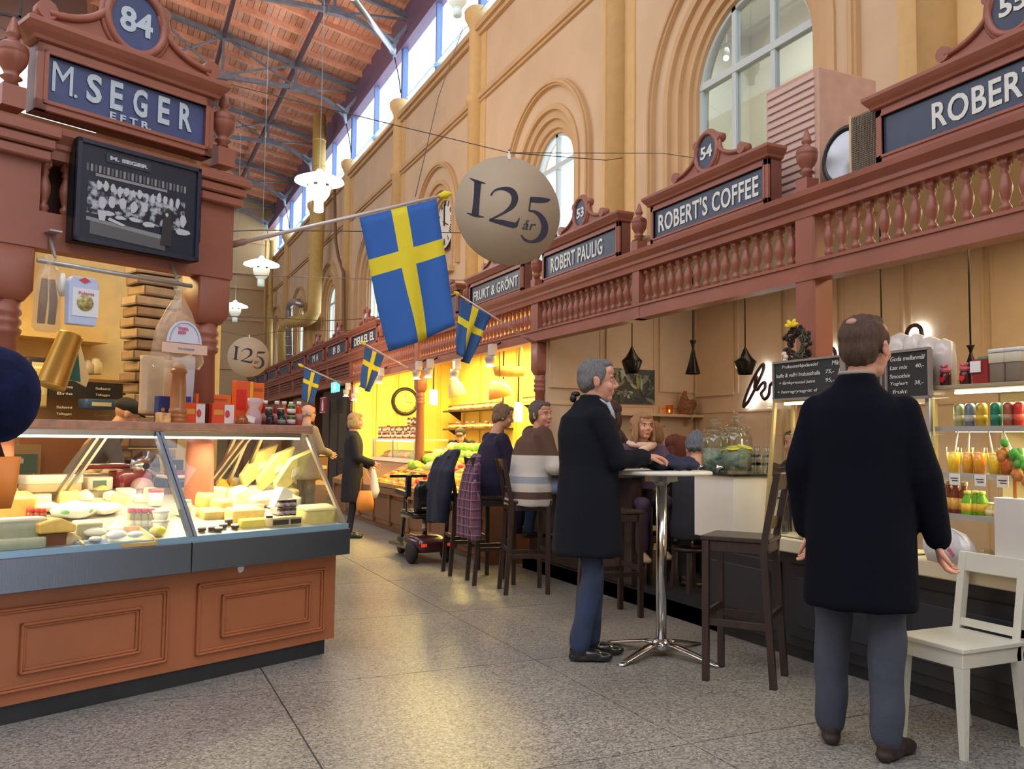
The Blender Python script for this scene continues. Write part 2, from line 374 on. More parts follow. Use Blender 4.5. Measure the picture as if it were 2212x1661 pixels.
# windows: frame, mullions, panes
def window(nm, y0, zs, r, zb, kind):
    w_ = MB(); x = XW+.20; ring(w_, y0, zs, r-.05, r+.03, zb, x, x+.08)
    cols = 3 if kind == 'big' else 2
    ys = [y0-r+2*r*k/cols for k in range(1, cols)]
    for yy in ys:
        top = zs+sqrt(max(0, r*r-(yy-y0)**2)); w_.bb(x, x+.07, yy-.035, yy+.035, zb, top)
    w_.bb(x-.01, x+.08, y0-r, y0+r, zs+.17-.04, zs+.17+.045)
    w_.bb(x, x+.07, y0-r, y0+r, zs-1.0, zs-.95); w_.bb(x, x+.08, y0-r, y0+r, zb, zb+.07)
    fr = w_.build(nm, M('window_paint', (.55, .62, .62), .5)); fr['kind'] = 'structure'
    yy = [y0-r]+ys+[y0+r]
    for k in range(cols):
        a, b = yy[k]+.035, yy[k+1]-.035
        for z0, z1 in ((zb+.07, zs-1.0), (zs-.95, zs+.13)): 
            MB().bb(x+.03, x+.036, a, b, z0, z1).build('pane', SKYG, fr)
        pts = [(a, zs+.22)]+[(a+(b-a)*t/8, max(zs+.22, zs-.02+sqrt(max(0, r*r-(a+(b-a)*t/8-y0)**2)))) for t in range(9)]+[(b, zs+.22)]
        n = len(pts); vs = [(xx, *p) for xx in (x+.03, x+.036) for p in pts]
        MB().add(vs, [tuple(range(n)), tuple(range(n, 2*n))[::-1]]+[(i, n+i, n+(i+1) % n, (i+1) % n) for i in range(n)]).build('pane', SKYG, fr)
wi = 1
for y0, kind in wins:
    if kind == 'big': window('window_%d' % wi, y0, 5.5, .98, 3.5, kind); wi += 1
    if kind == 'small': window('window_%d' % wi, y0, 5.62, .72, 4.15, kind); wi += 1
# the gallery room that shows through the large window
rm = MB(); rm.bb(9.4, 9.5, 3.5, 11.2, 2.5, 8.2); rm.bb(6.56, 9.5, 3.5, 11.2, 8.1, 8.2); rm.bb(6.56, 9.5, 11.1, 11.2, 2.5, 8.2); rm.bb(6.56, 9.5, 3.4, 3.5, 2.5, 8.2); rm.bb(6.56, 9.5, 3.5, 11.2, 2.5, 2.6)
struct(rm, 'wall_gallery', M('gallery_wall', (.74, .72, .62), .8))
area('gallery_lamps', (8.0, 8.2, 7.9), 1.2, 95, (.95, 1, .92), sy=4)
g = thing('ceiling_spotlight', 'small white spotlight on a rail seen through the large arched window', 'spotlight', (7.6, 9.45, 6.75))
MB().cyl((0, 0, .15), (0, 0, 1.3), .008, n=6).build('rod', WHITE, g); MB().bar((0, -1.5, .16), (0, 1.5, .16), .03).build('rail', GREY, g)
MB().lathe([(.03, 0), (.045, -.05), (.05, -.16)], (0, 0, .1), 12, axis=(.3, .3, 1)).build('spot_housing', WHITE, g); MB().ell((-.05, -.05, -.07), .04).build('spot_bulb', LAMPW, g)
# clerestory: posts, mullions, panes, louvres
cl = MB(); ys = []
for a, b in zip(PIL[:-1], PIL[1:]):
    for k in range(2): ys.append(a+(b-a)*k/2)
for k, y in enumerate(ys):
    t = .07 if k % 2 == 0 else .03
    cl.bb(XW+.0, XW+.14, y-t, y+t, WZ, 11.3)
cl.bb(XW+.02, XW+.1, -3, 41.4, 9.42, 9.5)
co = struct(cl, 'window_7', M('clerestory_steel', (.16, .24, .46), .5, .2))
for a, b in zip(ys[:-1], ys[1:]): MB().bb(XW+.06, XW+.066, a+.05, b-.05, 9.5, 11.2).build('pane', SKYG, co)
lm = MB().bb(-.16, .16, 0, .60, 0, .012, Matrix.Rotation(radians(-35), 4, 'Y')); 
for k in range(5): lm.bb(-.15, .15, .06+.12*k, .075+.12*k, .012, .02, Matrix.Rotation(radians(-35), 4, 'Y'))
lme = lm.mesh('louvre', M('louvre_glass', (.30, .55, .62), .3))
y = 10.2
while y < 41:
    if min(abs(y+.3-p) for p in PIL) > .5: link('louvre', lme, co, (XW-.02, y, 9.66))
    y += .68
# roof: boards, rafters, purlins, eave beam
RS = .2095
def rz_(x): return 12.20+RS*(6.5-x)
rf = MB(); X = 6.5
sh = lambda x0, x1, y0, y1, t0, t1: [(x, y, rz_(x)+t) for t in (t0, t1) for y in (y0, y1) for x in (x0, x1)]
BOXF = [(0, 2, 3, 1), (4, 5, 7, 6), (0, 1, 5, 4), (2, 6, 7, 3), (0, 4, 6, 2), (1, 3, 7, 5)]
roof = struct(MB().add(sh(-1.2, 6.5, -6, 42, .16, .3), BOXF), 'ceiling', M('roof_deck', (.10, .045, .025), .8))
bd = MB(); x = -1.2; rs = random.Random(2); wd = .165
mats = [ROOFW, M('roof_boards_b', (.66, .31, .19), .7, noise_amt=.2, nscale=1.5), M('roof_boards_c', (.78, .42, .27), .7, noise_amt=.2, nscale=1.5)]
while x < 6.4:
    bd.cur = rs.choice((0, 0, 1, 2)); bd.add(sh(x+.006, x+wd-.006, 2, 41.4, .13-.008*rs.random(), .165), BOXF); x += wd
bd.build('roof_boards', mats, roof)['kind'] = 'stuff'
raf = MB().add([(p[0], p[1], p[2]) for p in sh(-1.2, 6.45, -.055, .055, -.02, .135)], BOXF).mesh('rafter', M('rafter_wood', (.82, .42, .27), .65, noise_amt=.12))
y = 9.5
while y < 41:
    link('rafter', raf, roof, (0, y, 0)); y += 1.03
pm = MB()
for xx in (-1.9+2.1, 2.36, 4.46): 
    MB().bb(xx-.045, xx+.045, 2, 41.4, rz_(xx)-.22, rz_(xx)-.03).build('purlin', PURL, roof)
MB().bb(XW-.02, XW+.20, -3, 41.4, 11.18, 11.42).bb(XW+.1, XW+.16, -3, 41.4, 11.4, 12.45).bb(XW-.06, XW+.02, -3, 41.4, 11.16, 11.24).build('eave_beam', M('eave_paint', (.15, .09, .15), .5), roof)
# trusses (one thing each)
def truss():
    r = thing('roof_truss', '', 'truss'); P = lambda x, z: (x, 0, z)
    uz = lambda x: rz_(x)-.13
    MB().bar(P(-1.3, uz(-1.3)), P(6.6, uz(6.6)), .12, .14).build('top_chord', STEEL, r)
    lo = [P(-1.3, 11.55), P(.26, 11.67), P(2.29, 11.735), P(4.48, 11.80), P(5.0, 11.72), P(5.4, 11.56), P(5.7, 11.40), P(5.93, 11.25)]
    m = MB()
    for a, b in zip(lo[:-1], lo[1:]): m.bar(a, b, .10, .12)
    m.build('bottom_chord', STEEL, r)
    for x in (.26, 2.36, 4.46): MB().bar(P(x, 11.72), P(x, uz(x)), .06, .07).build('strut', STEEL, r)
    for a, b in ((P(4.46, uz(4.46)), P(2.3, 11.76)), (P(2.36, uz(2.36)), P(4.46, 11.8)), (P(2.36, uz(2.36)), P(.26, 11.7)), (P(.26, uz(.26)), P(2.3, 11.76)), (P(.26, uz(.26)), P(-1.3, 11.6)), (P(4.5, 11.8), P(6.5, uz(6.5)-.05))):
        MB().bar(a, b, .05, .055).build('brace', STEEL, r)
    MB().bar(P(5.93, 11.28), P(6.45, uz(6.45)-.1), .08, .09).build('bracket_arm', STEELB, r)
    g = MB(); g.prism([(5.62, 11.40), (5.72, 11.52), (5.96, 11.40), (6.06, 11.52), (6.12, 11.44), (6.02, 11.2), (6.03, 10.95), (5.98, 10.95), (5.92, 11.16)], -.05, .05); g.build('bracket', STEELB, r)
    for x, z in ((4.46, uz(4.46)), (2.36, uz(2.36)), (2.3, 11.75), (4.48, 11.80)): MB().box(P(x, z), (.42, .16, .2)).build('gusset', STEEL, r)
    MB().tube([P(6.0, 11.0), P(6.06, 10.75), P(6.14, 10.4), P(6.19, 10.05)], .014, 6).build('tie_rod', BLACK, r)
    return r
t0 = truss(); t0.location = (0, 20.5, 0)
tl = ['grey steel roof truss whose blue bracket is nearest, highest in the photo', 'grey steel roof truss, its bracket to the upper right of the big white lamp', 'grey steel roof truss ending just right of the big white lamp', 'grey steel roof truss ending below left of the big white lamp', 'grey steel roof truss against the far end wall, lowest one']
t0['label'] = tl[0]; t0['group'] = 'roof trusses'
for k, y in enumerate((25.6, 30.83, 36.1, 40.9)): dup(t0, (0, y, 0), 0, tl[k+1])
a = at(848, 108, 1, 20.4); b = at(762, -6, 1, 17.0)
bb_ = thing('wind_brace', 'thick pale steel tube slanting up left from the nearest roof bracket', 'brace', a)
MB().cyl((0, 0, 0), b-a, .075, n=12).build('tube', GALV, bb_); MB().ell((0, 0, 0), .1, 10, 6).build('joint', STEELB, bb_)
# lantern on the ridge beyond, white glass
ln = MB(); ln.bb(-1.3, -1.15, 2, 41, 13.8, 17); ln.bb(-6, -5.85, 2, 41, 12.4, 17); ln.bb(-6, -1.15, 2, 41, 17, 17.15)
lo_ = struct(ln, 'wall_lantern', M('lantern_wood', (.5, .22, .11), .8))
le = MB()
for k in range(6): le.bb(-5.9+.92*k, -5.84+.92*k, 28.5, 28.6, 12.5, 17)
for z in (13.6, 14.8, 16.0): le.bb(-5.9, -1.2, 28.5, 28.6, z, z+.07)
for k in range(5):
    c = -5.44+.92*k; le.tube([(c+.4*cos(t*pi/8), 28.48, 15.4+.4*sin(t*pi/8)) for t in range(17)], .03, 5); le.tube([(c+.2*cos(t*pi/5), 28.48, 13.0+.2*sin(t*pi/5)) for t in range(11)], .025, 5)
le.build('window_8', STEEL)['kind'] = 'structure'
for k in range(5): MB().bb(-5.84+.92*k, -4.98+.92*k, 28.53, 28.536, 12.5, 17).build('pane', SKYG, bpy.data.objects['window_8'])
# unseen left and back walls and left roof, closing the hall against sky light
struct(MB().bb(-13.3, -13, -6, 41.7, 0, 9.4), 'wall_left', CREAM)
struct(MB().bb(-13.3, 6.5, -6.3, -6, 0, 9.5), 'wall_back', CREAM)
struct(MB().add([(x, y, z+t) for t in (0, .2) for y in (-6, 42) for x, z in ((-13.6, 12.1), (-5.9, 13.7))], BOXF), 'ceiling_left', M('roof_deck_left', (.45, .2, .1), .8))
# ducts and pipes on the wall
def px_tube(pts, X_, r, mat, nm, label, cat='duct', n=14, bandsz=0):
    P = [at(x, y, 0, X_) for x, y in pts]; base = P[-1]
    t = thing(nm, label, cat, base); Q = [p-base for p in P]
    MB().tube(Q, r, n).build('tube', mat, t)
    for a, b in zip(Q[:-1], Q[1:]):
        L = (b-a).length
        if bandsz and L > 1.2:
            for k in range(1, int(L/bandsz)):
                c = a+(b-a)*(k*bandsz/L); d = (b-a).normalized()*.03; MB().cyl(c-d, c+d, r*1.06, n=n).build('collar', mat, t)
    return t
DUCT = M('ochre_duct', (.56, .37, .10), .6, noise_amt=.08)
px_tube([(690, 250), (688, 480), (683, 560), (680, 640), (679, 672), (673, 684), (660, 692), (632, 695), (618, 702), (613, 716), (612, 800)], 5.75, .22, DUCT, 'ventilation_duct', 'fat ochre ventilation duct dropping down the far wall with a dogleg', 'duct', 16, .9)
px_tube([(650, 657), (643, 653), (632, 652), (626, 658), (624, 672), (625, 800)], 5.7, .13, GALV, 'flexible_duct', 'silver flexible duct with a hooked top left of the ochre duct', 'duct', 12, .35)
px_tube([(722, 380), (725, 520), (731, 555), (742, 590), (744, 800)], 6.0, .05, M('brown_pipe', (.22, .11, .06), .6), 'drain_pipe', 'thin brown pipe bending beside the narrow far arched window', 'pipe', 8)
for (px, X_, r, lb) in ((585, 5.95, .10, 'ochre pipe running down the far corner of the hall'), (573, 6.0, .06, 'thin ochre pipe just left of the corner pipe')):
    px_tube([(px+3, 520), (px, 600), (px-2, 830)], X_, r, DUCT, 'wall_pipe', lb, 'pipe', 8)
# cables across the hall
def cable(pts, label, r=.0035, grp='cables strung across the hall'):
    m = MB().tube(pts, r, 5); o = m.build('cable', M('cable', (.10, .08, .07), .6)); tag(o, label, 'cable', grp); return o
D0 = Vector((2.61, 5.8, 3.47))
cable([Vector((-3.5, 5.8, 3.93)), at(860, 272, 1, 5.8), D0+Vector((0, 0, .0)), at(1310, 346, 1, 5.9), at(1345, 341, 1, 5.95)], 'dark cable holding the large round anniversary sign')
cable([D0, at(1430, 331, 1, 5.8), Vector((6.2, 5.8, 3.75))], 'thin cable from the large round sign to the right wall', .003)
cable([at(488, 500, 1, 9), at(560, 497, 1, 9), at(790, 500, 1, 9), at(1010, 503, 1, 9), Vector((6.21, 9, at(1010, 503, 1, 9).z))], 'cable crossing behind the big flag at clock height', .006)
cable([at(470, 592, 1, 13), at(800, 603, 1, 13), at(1090, 606, 1, 13), Vector((6.21, 13, at(1090, 606, 1, 13).z))], 'cable stretched below the middle white lamp', .006)
cable([at(480, 683, 1, 16.5), at(620, 688, 1, 16.5), at(700, 693, 1, 16.5), at(830, 686, 1, 16.5)], 'pale cable sagging across the far wall', .008)
cable([at(1000, 60, 1, 12), at(947, 210, 1, 10), at(897, 425, 1, 8)], 'long thin white cord slanting down to the big flag', .005)
cable([at(400, 700, 1, 16.5), at(537, 727, 1, 16.5), at(600, 716, 1, 16.5), Vector((6.21, 16.5, at(600, 706, 1, 16.5).z+.2))], 'cable carrying the small round anniversary sign', .006)
# ================================================================ STALL FRONTS (local: x right, y away, z up)
BALP = [(.020, .30), (.032, .29), (.032, .262), (.018, .252), (.024, .235), (.017, .222), (.020, .205), (.034, .155), (.033, .125), (.022, .078), (.016, .06), (.027, .045), (.030, .03), (.022, .02), (.030, .0)]
bal_me = MB().lathe([(r, z*.953) for r, z in BALP[::-1]], n=9).bb(-.026, .026, -.026, .026, .255, .288).mesh('baluster', RED)
POSTZ = [(.100, 0), (.098, .5), (.066, 1.80), (.082, 1.815), (.088, 1.835), (.072, 1.85), (.084, 1.868), (.084, 1.885), (.070, 1.9), (.084, 1.918), (.084, 1.935), (.072, 1.95), (.078, 1.985)]
def post_mb(h0=0, wd=.105):
    m = MB(); m.lathe([(r*min(1, wd/.095), max(z, h0)) for r, z in POSTZ if z >= h0-.2], n=20)
    m.loft([((0, 0, 1.985), wd*.72, wd*.72, 0, .3), ((0, 0, 2.04), wd, wd, 0, .12), ((0, 0, 2.33), wd, wd, 0, .12)], n=20)
    m.bb(-wd-.005, wd+.005, -wd, wd, 2.33, 2.9)
    return m
FINP = [(.05, 0), (.055, .02), (.055, .09), (.035, .11), (.028, .13), (.048, .145), (.03, .16), (.036, .175), (.062, .215), (.068, .25), (.066, .262), (.070, .266), (.064, .272), (.069, .278), (.062, .284), (.066, .29), (.048, .305), (.026, .318), (.020, .33), (.034, .345), (.030, .36), (.018, .40), (.008, .43), (0, .435)]
def finial(par, x, y=0, z=2.9, s=1.0):
    m = MB(); m.bb(-.05*s, .05*s, -.05*s, .05*s, 0, .1*s); m.lathe([(r*s, h*s) for r, h in FINP[3:]], n=16); return m.build('finial', RED, par, loc=(x, y, z))
def moulding(par, x0, x1, prof, name='cornice', mat=None, ends=True):
    """prof (y,z) polygon swept along x"""
    n = len(prof); vs = [(x, y, z) for x in (x0, x1) for y, z in prof]
    return MB().add(vs, [tuple(range(n)), tuple(range(n, 2*n))[::-1]]+[(i, n+i, n+(i+1) % n, (i+1) % n) for i in range(n)]).build(name, mat or RED, par)
CORN = [(.1, 2.743), (-.01, 2.743), (-.015, 2.79), (-.03, 2.80), (-.03, 2.825), (-.05, 2.845), (-.07, 2.865), (-.075, 2.90), (-.05, 2.905), (.1, 2.905)]
def canopy(loc, rz, L, label, bal=True, n=17, posts=(0,), mid=True, fin=()):
    r = thing('stall_canopy', label, 'market stall', loc, rz, 'stall canopies along the right aisle')
    MB().bb(0, L, 0, .11, 2.335, 2.46).bb(0, L, -.012, .0, 2.335, 2.352).bb(0, L, -.012, 0, 2.44, 2.46).build('lower_beam', RED, r)
    moulding(r, 0, L, CORN)
    spans = [(.11, L/2-.05), (L/2+.05, L-.11)] if mid else [(.11, L-.11)]
    if mid: MB().bb(L/2-.05, L/2+.05, -.004, .1, 2.335, 2.75).build('middle_post', RED, r)
    for a, b in spans:
        if bal:
            k = max(1, round((b-a)/.1095)); 
            for i in range(k): link('baluster', bal_me, r, (a+(b-a)*(i+.5)/k, .05, 2.458))
        else:
            for z in (2.48, 2.545, 2.61, 2.675): MB().bb(a, b, .03, .06, z, z+.05).build('slat', REDD, r)
    if label.startswith('nearest'): MB().bb(-.085, .085, -.005, .16, 0, 2.76).build('post', RED, r, bev=.012); posts = ()
    for x in posts: post_mb(0, .078).build('post', RED, r, loc=(x, .08, 0))
    for x in fin: finial(r, x, .03)
    return r
nm = ['nearest stall canopy, above the open drinks chiller and the man looking up', 'stall canopy over the cafe seating with black pendant lamps', 'stall canopy over the bright yellow produce stall', 'stall canopy over the yellow wall clock', 'slatted stall canopy just past the yellow stall', 'slatted stall canopy, second past the yellow stall', 'slatted stall canopy, third past the yellow stall', 'slatted stall canopy, fourth past the yellow stall', 'farthest slatted stall canopy by the hall corner']
pl_ = [0.2, 4.15, 8.08, 12.03, 15.98, 19.93, 23.88, 27.83, 31.8, 35.8]
for i in range(9):
    a, b = pl_[i], pl_[i+1]
    canopy((3.95, b, 0), -pi/2, b-a, nm[i], bal=i < 4, posts=(0,), fin=((0, (b-a)/2) if i < 6 else ()))
# ---- name boards
def crest(par, x, z, r, w_, number, lm=LETTER, numfit=None, y0=0.02, th=.05, s=1.0):
    m = MB(); h = r*1.05; top = z+r*.55
    base = z-r*1.13
    pts = [(x-w_/2, base), (x+w_/2, base), (x+w_/2, base+.03*s)]
    K = 7
    for k in range(K+1):
        t = k/K; a = t*pi/2; pts.append((x+w_/2-.02*s-(w_/2-r*.98)*sin(a), base+.03*s+(top-base)*.85*(1-cos(a))))
    for k in range(9): 
        a = .35+(pi-.7)*k/8; pts.append((x+r*1.05*cos(a), z+r*1.12*sin(a)))
    for k in range(K+1):
        t = 1-k/K; a = t*pi/2; pts.append((x-w_/2+.02*s+(w_/2-r*.98)*sin(a), base+.03*s+(top-base)*.85*(1-cos(a))))
    pts.append((x-w_/2, base+.03*s))
    m.prism(pts, y0, y0+th); m.build('crest_board', RED, par)
    for sg_ in (-1, 1):
        t = MB(); c = [(x+sg_*(w_/2-.02*s-(w_/2-r*.98)*sin(a)), y0-.005, base+.045*s+(top-base)*.85*(1-cos(a))) for a in [k*pi/20 for k in range(11)]]
        t.tube(c, .018*s, 6); t.cyl((c[0][0]+sg_*.01, y0-.02, base+.055*s), (c[0][0]+sg_*.01, y0+th, base+.055*s), .042*s, n=12)
        t.cyl((c[-1][0]+sg_*.02, y0-.02, c[-1][2]), (c[-1][0]+sg_*.02, y0+th, c[-1][2]), .034*s, n=12); t.build('scroll', RED, par)
    rr = MB(); K = 28
    rr.tube([(x+r*cos(2*pi*k/K), y0-.01, z+r*1.12*sin(2*pi*k/K)) for k in range(K)], .020*s, 8, closed=True)
    rr.tube([(x+r*1.16*cos(2*pi*k/K), y0-.0, z+r*1.27*sin(2*pi*k/K)) for k in range(K)], .014*s, 6, closed=True); rr.build('oval_frame', RED, par)
    q = MB(); q.prism([(x+r*cos(2*pi*k/K), z+r*1.12*sin(2*pi*k/K)) for k in range(K)], y0-.008, y0+.01); q.build('oval_plate', NAVY, par)
    text(number, lm, par, numfit or (r*1.1, r*.75), (x, y0-.012, z), name='number', bold=.03)
def sign(loc, rz, x0, x1, lines, label, number=None, lm=LETTER, s=1.0, zb=2.915, ph=.225, crx=None, cr=.128, cz=None, board=True, cw=.82, depth=.1, group='stall name boards'):
    """x0..x1: outer frame; panel height ph"""
    r = thing('name_board', label, 'sign', loc, rz, group); fw = .045*s
    z0 = zb; z1 = zb+fw*2+ph
    MB().bb(x0, x1, .0, depth, z0, z1+.01).build('backing', REDD, r)
    f = MB()
    for a, b, c, d in ((x0, x1, z0, z0+fw), (x0, x1, z1-fw, z1), (x0, x0+fw, z0, z1), (x1-fw, x1, z0, z1)): f.bb(a, b, -.022*s, .01, c, d)
    for a, b, c, d in ((x0+fw*.6, x1-fw*.6, z0+fw*.6, z0+fw), (x0+fw*.6, x1-fw*.6, z1-fw, z1-fw*.6), (x0+fw*.6, x0+fw, z0+fw*.6, z1-fw*.6), (x1-fw, x1-fw*.6, z0+fw*.6, z1-fw*.6)): f.bb(a, b, -.03*s, 0, c, d)
    f.build('frame', RED, r, bev=.003)
    MB().bb(x0+fw, x1-fw, -.006, .004, z0+fw, z1-fw).build('panel', NAVY, r)
    o = .045*s
    # mitred cornice
    prof = [(0, 0), (.35, .006*s), (.45, .02*s), (.75, .04*s), (1, .062*s), (1, .08*s), (.9, .085*s)]
    vs = []; fs = []
    for t, dz in prof:
        e = o*t*1.25; vs += [(x0-e, -.02-e, z1+dz), (x1+e, -.02-e, z1+dz), (x1+e, depth, z1+dz), (x0-e, depth, z1+dz)]
    for j in range(len(prof)-1):
        for i in range(4): fs.append((4*j+i, 4*j+(i+1) % 4, 4*j+4+(i+1) % 4, 4*j+4+i))
    fs += [(0, 1, 2, 3), tuple(4*(len(prof)-1)+i for i in range(4))]
    MB().add(vs, fs).build('cornice', RED, r)
    for body, cx, cz_, w_, h_ in lines: text(body, lm, r, (w_, h_), (cx, -.010, cz_), bold=.018, space=1.06)
    zt = z1+.085*s
    if number: crest(r, crx if crx is not None else (x0+x1)/2, cz or zt+cr*1.35, cr, cw, number, lm, s=s)
    return r
RX, RR = 3.95, -pi/2
def rsign(y0, y1, body, tw, label, number=None, off=0, **k):
    """y0 = far edge (left in view), y1 = near edge"""
    L = y0-y1
    return sign((RX, y0, 0), RR, 0, L, [(body, L/2+off, 2.915+.045+.1125, tw, .150)] if body else [], label, number, **k)
sign((RX, 3.55, 0), RR, 0, 1.67, [('ROBERT PAULIG', .98, 3.072, 1.22, .145)], 'nearest name board with 55 on top, cut by the right frame edge', '55', crx=.83, cr=.135)
rsign(5.87, 4.46, "ROBERT'S COFFEE", 1.2, "name board reading ROBERT'S COFFEE with 54 on top", '54')
rsign(7.86, 6.36, 'ROBERT PAULIG', 1.02, 'name board reading ROBERT PAULIG with 53 on top', '53', off=-.06)
rsign(9.90, 8.34, 'FRUKT & GRÖNT', 1.3, 'name board reading FRUKT & GRÖNT, partly behind the round sign', '52')
rsign(11.85, 10.3, '', 1, 'name board mostly hidden behind the big flag', '51')
rsign(15.9, 14.1, 'DEULEL EL', 1.35, 'dark name board with white letters left of the big flag, above the middle small flag', '49')
rsign(18.0, 16.25, 'B B', .6, 'brown name board with two white letters, first beyond the dark one', '48')
rsign(20.0, 18.3, 'M A', .6, 'small far name board above the farthest flag', '47')
for k, (a, b) in enumerate(((22.0, 20.3), (24.0, 22.3), (26, 24.3), (28, 26.3), (30, 28.3))):
    rsign(a, b, '', .6, ['far plain name board, nearest of the five bare ones', 'far plain name board, second of the five bare ones', 'far plain name board, third of the five bare ones', 'far plain name board, fourth of the five bare ones', 'far plain name board, closest to the hall corner'][k])
# ventilation boxes and fans behind the boards
v = thing('ventilation_box', 'large pale cardboard-like duct box behind the coffee name board', 'ventilation box', (4.25, 4.32, 2.9))
MB().bb(-.0, .55, 0, .52, 0, .98).build('box', M('duct_box', (.56, .34, .25), .7, noise_amt=.1), v, bev=.01)
mm = MB()
for k in range(16): mm.bb(-.012, 0, .03, .49, .08+.055*k, .115+.055*k)
mm.build('ribbing', M('duct_rib', (.62, .46, .40), .6), v)
fn = thing('extractor_fan', 'round galvanised extractor fan with open mouth behind the turned finial', 'fan', (4.22, 4.05, 3.16))
MB().lathe([(.17, 0), (.195, .0), (.20, .02), (.20, .30), (.17, .32)], n=28, axis=(1, .05, 0)).build('drum', GALV, fn)
MB().tube([(-.0+0, .185*cos(t*2*pi/28), .185*sin(t*2*pi/28)) for t in range(28)], .02, 8, closed=True).build('mouth_rim', M('rubber', (.02, .02, .025), .4), fn)
MB().lathe([(.155, .02), (.16, .1), (.05, .22), (0, .22)], n=24, axis=(1, 0, 0)).build('inner_cone', M('fan_inner', (.30, .32, .36), .3, .6), fn)
fb = MB()
for k in range(5): fb.box((.12, .07*cos(k*1.257), .07*sin(k*1.257)), (.01, .05, .11), rx=k*1.257+.6)
fb.build('fan_blade', BLACK, fn); MB().cyl((.08, 0, 0), (.2, 0, 0), .03).build('motor', GREY, fn)
dd = thing('duct_drum', 'wide ochre round duct between the fan and the wire grille', 'duct', (4.56, 3.92, 3.17)); MB().cyl((0, 0, 0), (.8, 0, 0), .2, n=24).build('tube', M('duct_beige', (.60, .44, .25), .6), dd)
gr = thing('wire_grille', 'dark wire mesh grille at the left end of the nearest name board', 'grille', (4.0, 3.58, 2.93))
g = MB()
for k in range(30): g.bb(0, .006, 0, .22, .012*k, .012*k+.004)
for k in range(18): g.bb(-.002, .004, .012*k, .012*k+.003, 0, .36)
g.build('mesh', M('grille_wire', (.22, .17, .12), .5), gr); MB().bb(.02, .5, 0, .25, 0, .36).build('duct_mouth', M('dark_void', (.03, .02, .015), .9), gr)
MB().bb(-.006, .012, .215, .23, 0, .37).build('rim', M('duct_beige', (.60, .44, .25), .6), gr)
p = thing('heating_pipe', 'horizontal ochre pipe behind the finial between boards 53 and 54', 'pipe', (4.25, 6.6, 3.12)); MB().cyl((0, 0, 0), (0, -1.1, 0), .035).build('tube', M('duct_beige', (.6, .44, .25), .6), p)
for y in (-.1, -1.0): MB().bb(-.01, .01, y, y+.02, -.14, 0).build('bracket', GREY, p)
for (yy, lb) in ((8.12, 'small round steel vent beside the finial left of board 53'), (15.95, 'round steel vent drum left of the dark far name board'), (10.05, 'pale vent hood at the left end of the FRUKT board')):
    p = thing('vent_drum', lb, 'vent', (4.15, yy, 3.12)); MB().lathe([(.1, 0), (.13, 0), (.13, .35), (.1, .36)], n=18, axis=(1, .1, 0)).build('drum', GALV, p)
# ---- cheese stall front
sf = thing('market_stall', 'turned red-brown timber front of the cheese stall at left', 'market stall', C0, SA)
for u in (-.53, -1.655): post_mb().build('post', RED, sf, loc=(u, .61, 0))
FY = .5
MB().bb(-1.76, -.42, FY, FY+.12, 2.265, 2.46).build('lower_beam', RED, sf)
vs = MB(); moulding(sf, -2.9, -.40, [(FY+y, z) for y, z in CORN], 'cornice')
MB().bb(-2.9, -1.76, FY, FY+.12, 2.265, 2.46).build('lower_beam', RED, sf)
for u in (-.53, -1.655):
    for z, e in ((2.86, .055), (2.80, .035), (2.74, .02)): MB().bb(u-.12-e, u+.12+e, FY-.03-e, FY+.2+e, z-.025, z+.03).build('capital', RED, sf, bev=.008)
for u in (-.66, -.75, -.84, -.95, -1.1, -1.25, -1.4, -1.51, -1.85, -1.96, -2.07): link('baluster', bal_me, sf, (u, FY+.05, 2.458))
finial(sf, -.50, FY+.03, 2.96, 1.12); finial(sf, -1.70, FY+.03, 2.96, 1.12)
MB().bb(-2.9, -.42, FY+.12, FY+1.5, 2.88, 2.93).build('top_board', REDD, sf)
MB().bb(-2.9, -.42, FY+.135, FY+.16, 2.44, 2.76).build('back_board', M('stall_shadow', (.05, .02, .015), .7), sf)  # dark board added behind the balusters, shade put in as colour
sb = sign(C0+SV*(FY-.0), SA, -1.60, -.595, [], 'blue name board reading M. SEGER EFTR. crowned by 84', None, lm=LETTERB, s=1.25, zb=2.985, ph=.245, board=True)
crest(sb, -1.075, 3.655, .165, .98, '84', LETTERB, (.19, .145), s=1.25)
NAVYB = M('sign_blue', (.05, .075, .20), .4, noise_amt=.14, nscale=5)
for ch in sb.children:
    if ch.name.split('.')[0] in ('panel', 'oval_plate'): ch.data.materials[0] = NAVYB
for ch, u, w_ in (('M', -1.467, .105), ('.', -1.398, .018), ('S', -1.302, .082), ('E', -1.180, .070), ('G', -1.045, .082), ('E', -.905, .070), ('R', -.770, .080)):
    text(ch, LETTERB, sb, (w_, .160 if ch != '.' else .018), (u, -.012, 3.185 if ch != '.' else 3.112), bold=0 if ch == 'M' else .03)
text('E F T R.', LETTERB, sb, (.235, .042), (-1.095, -.012, 3.066), bold=.03)
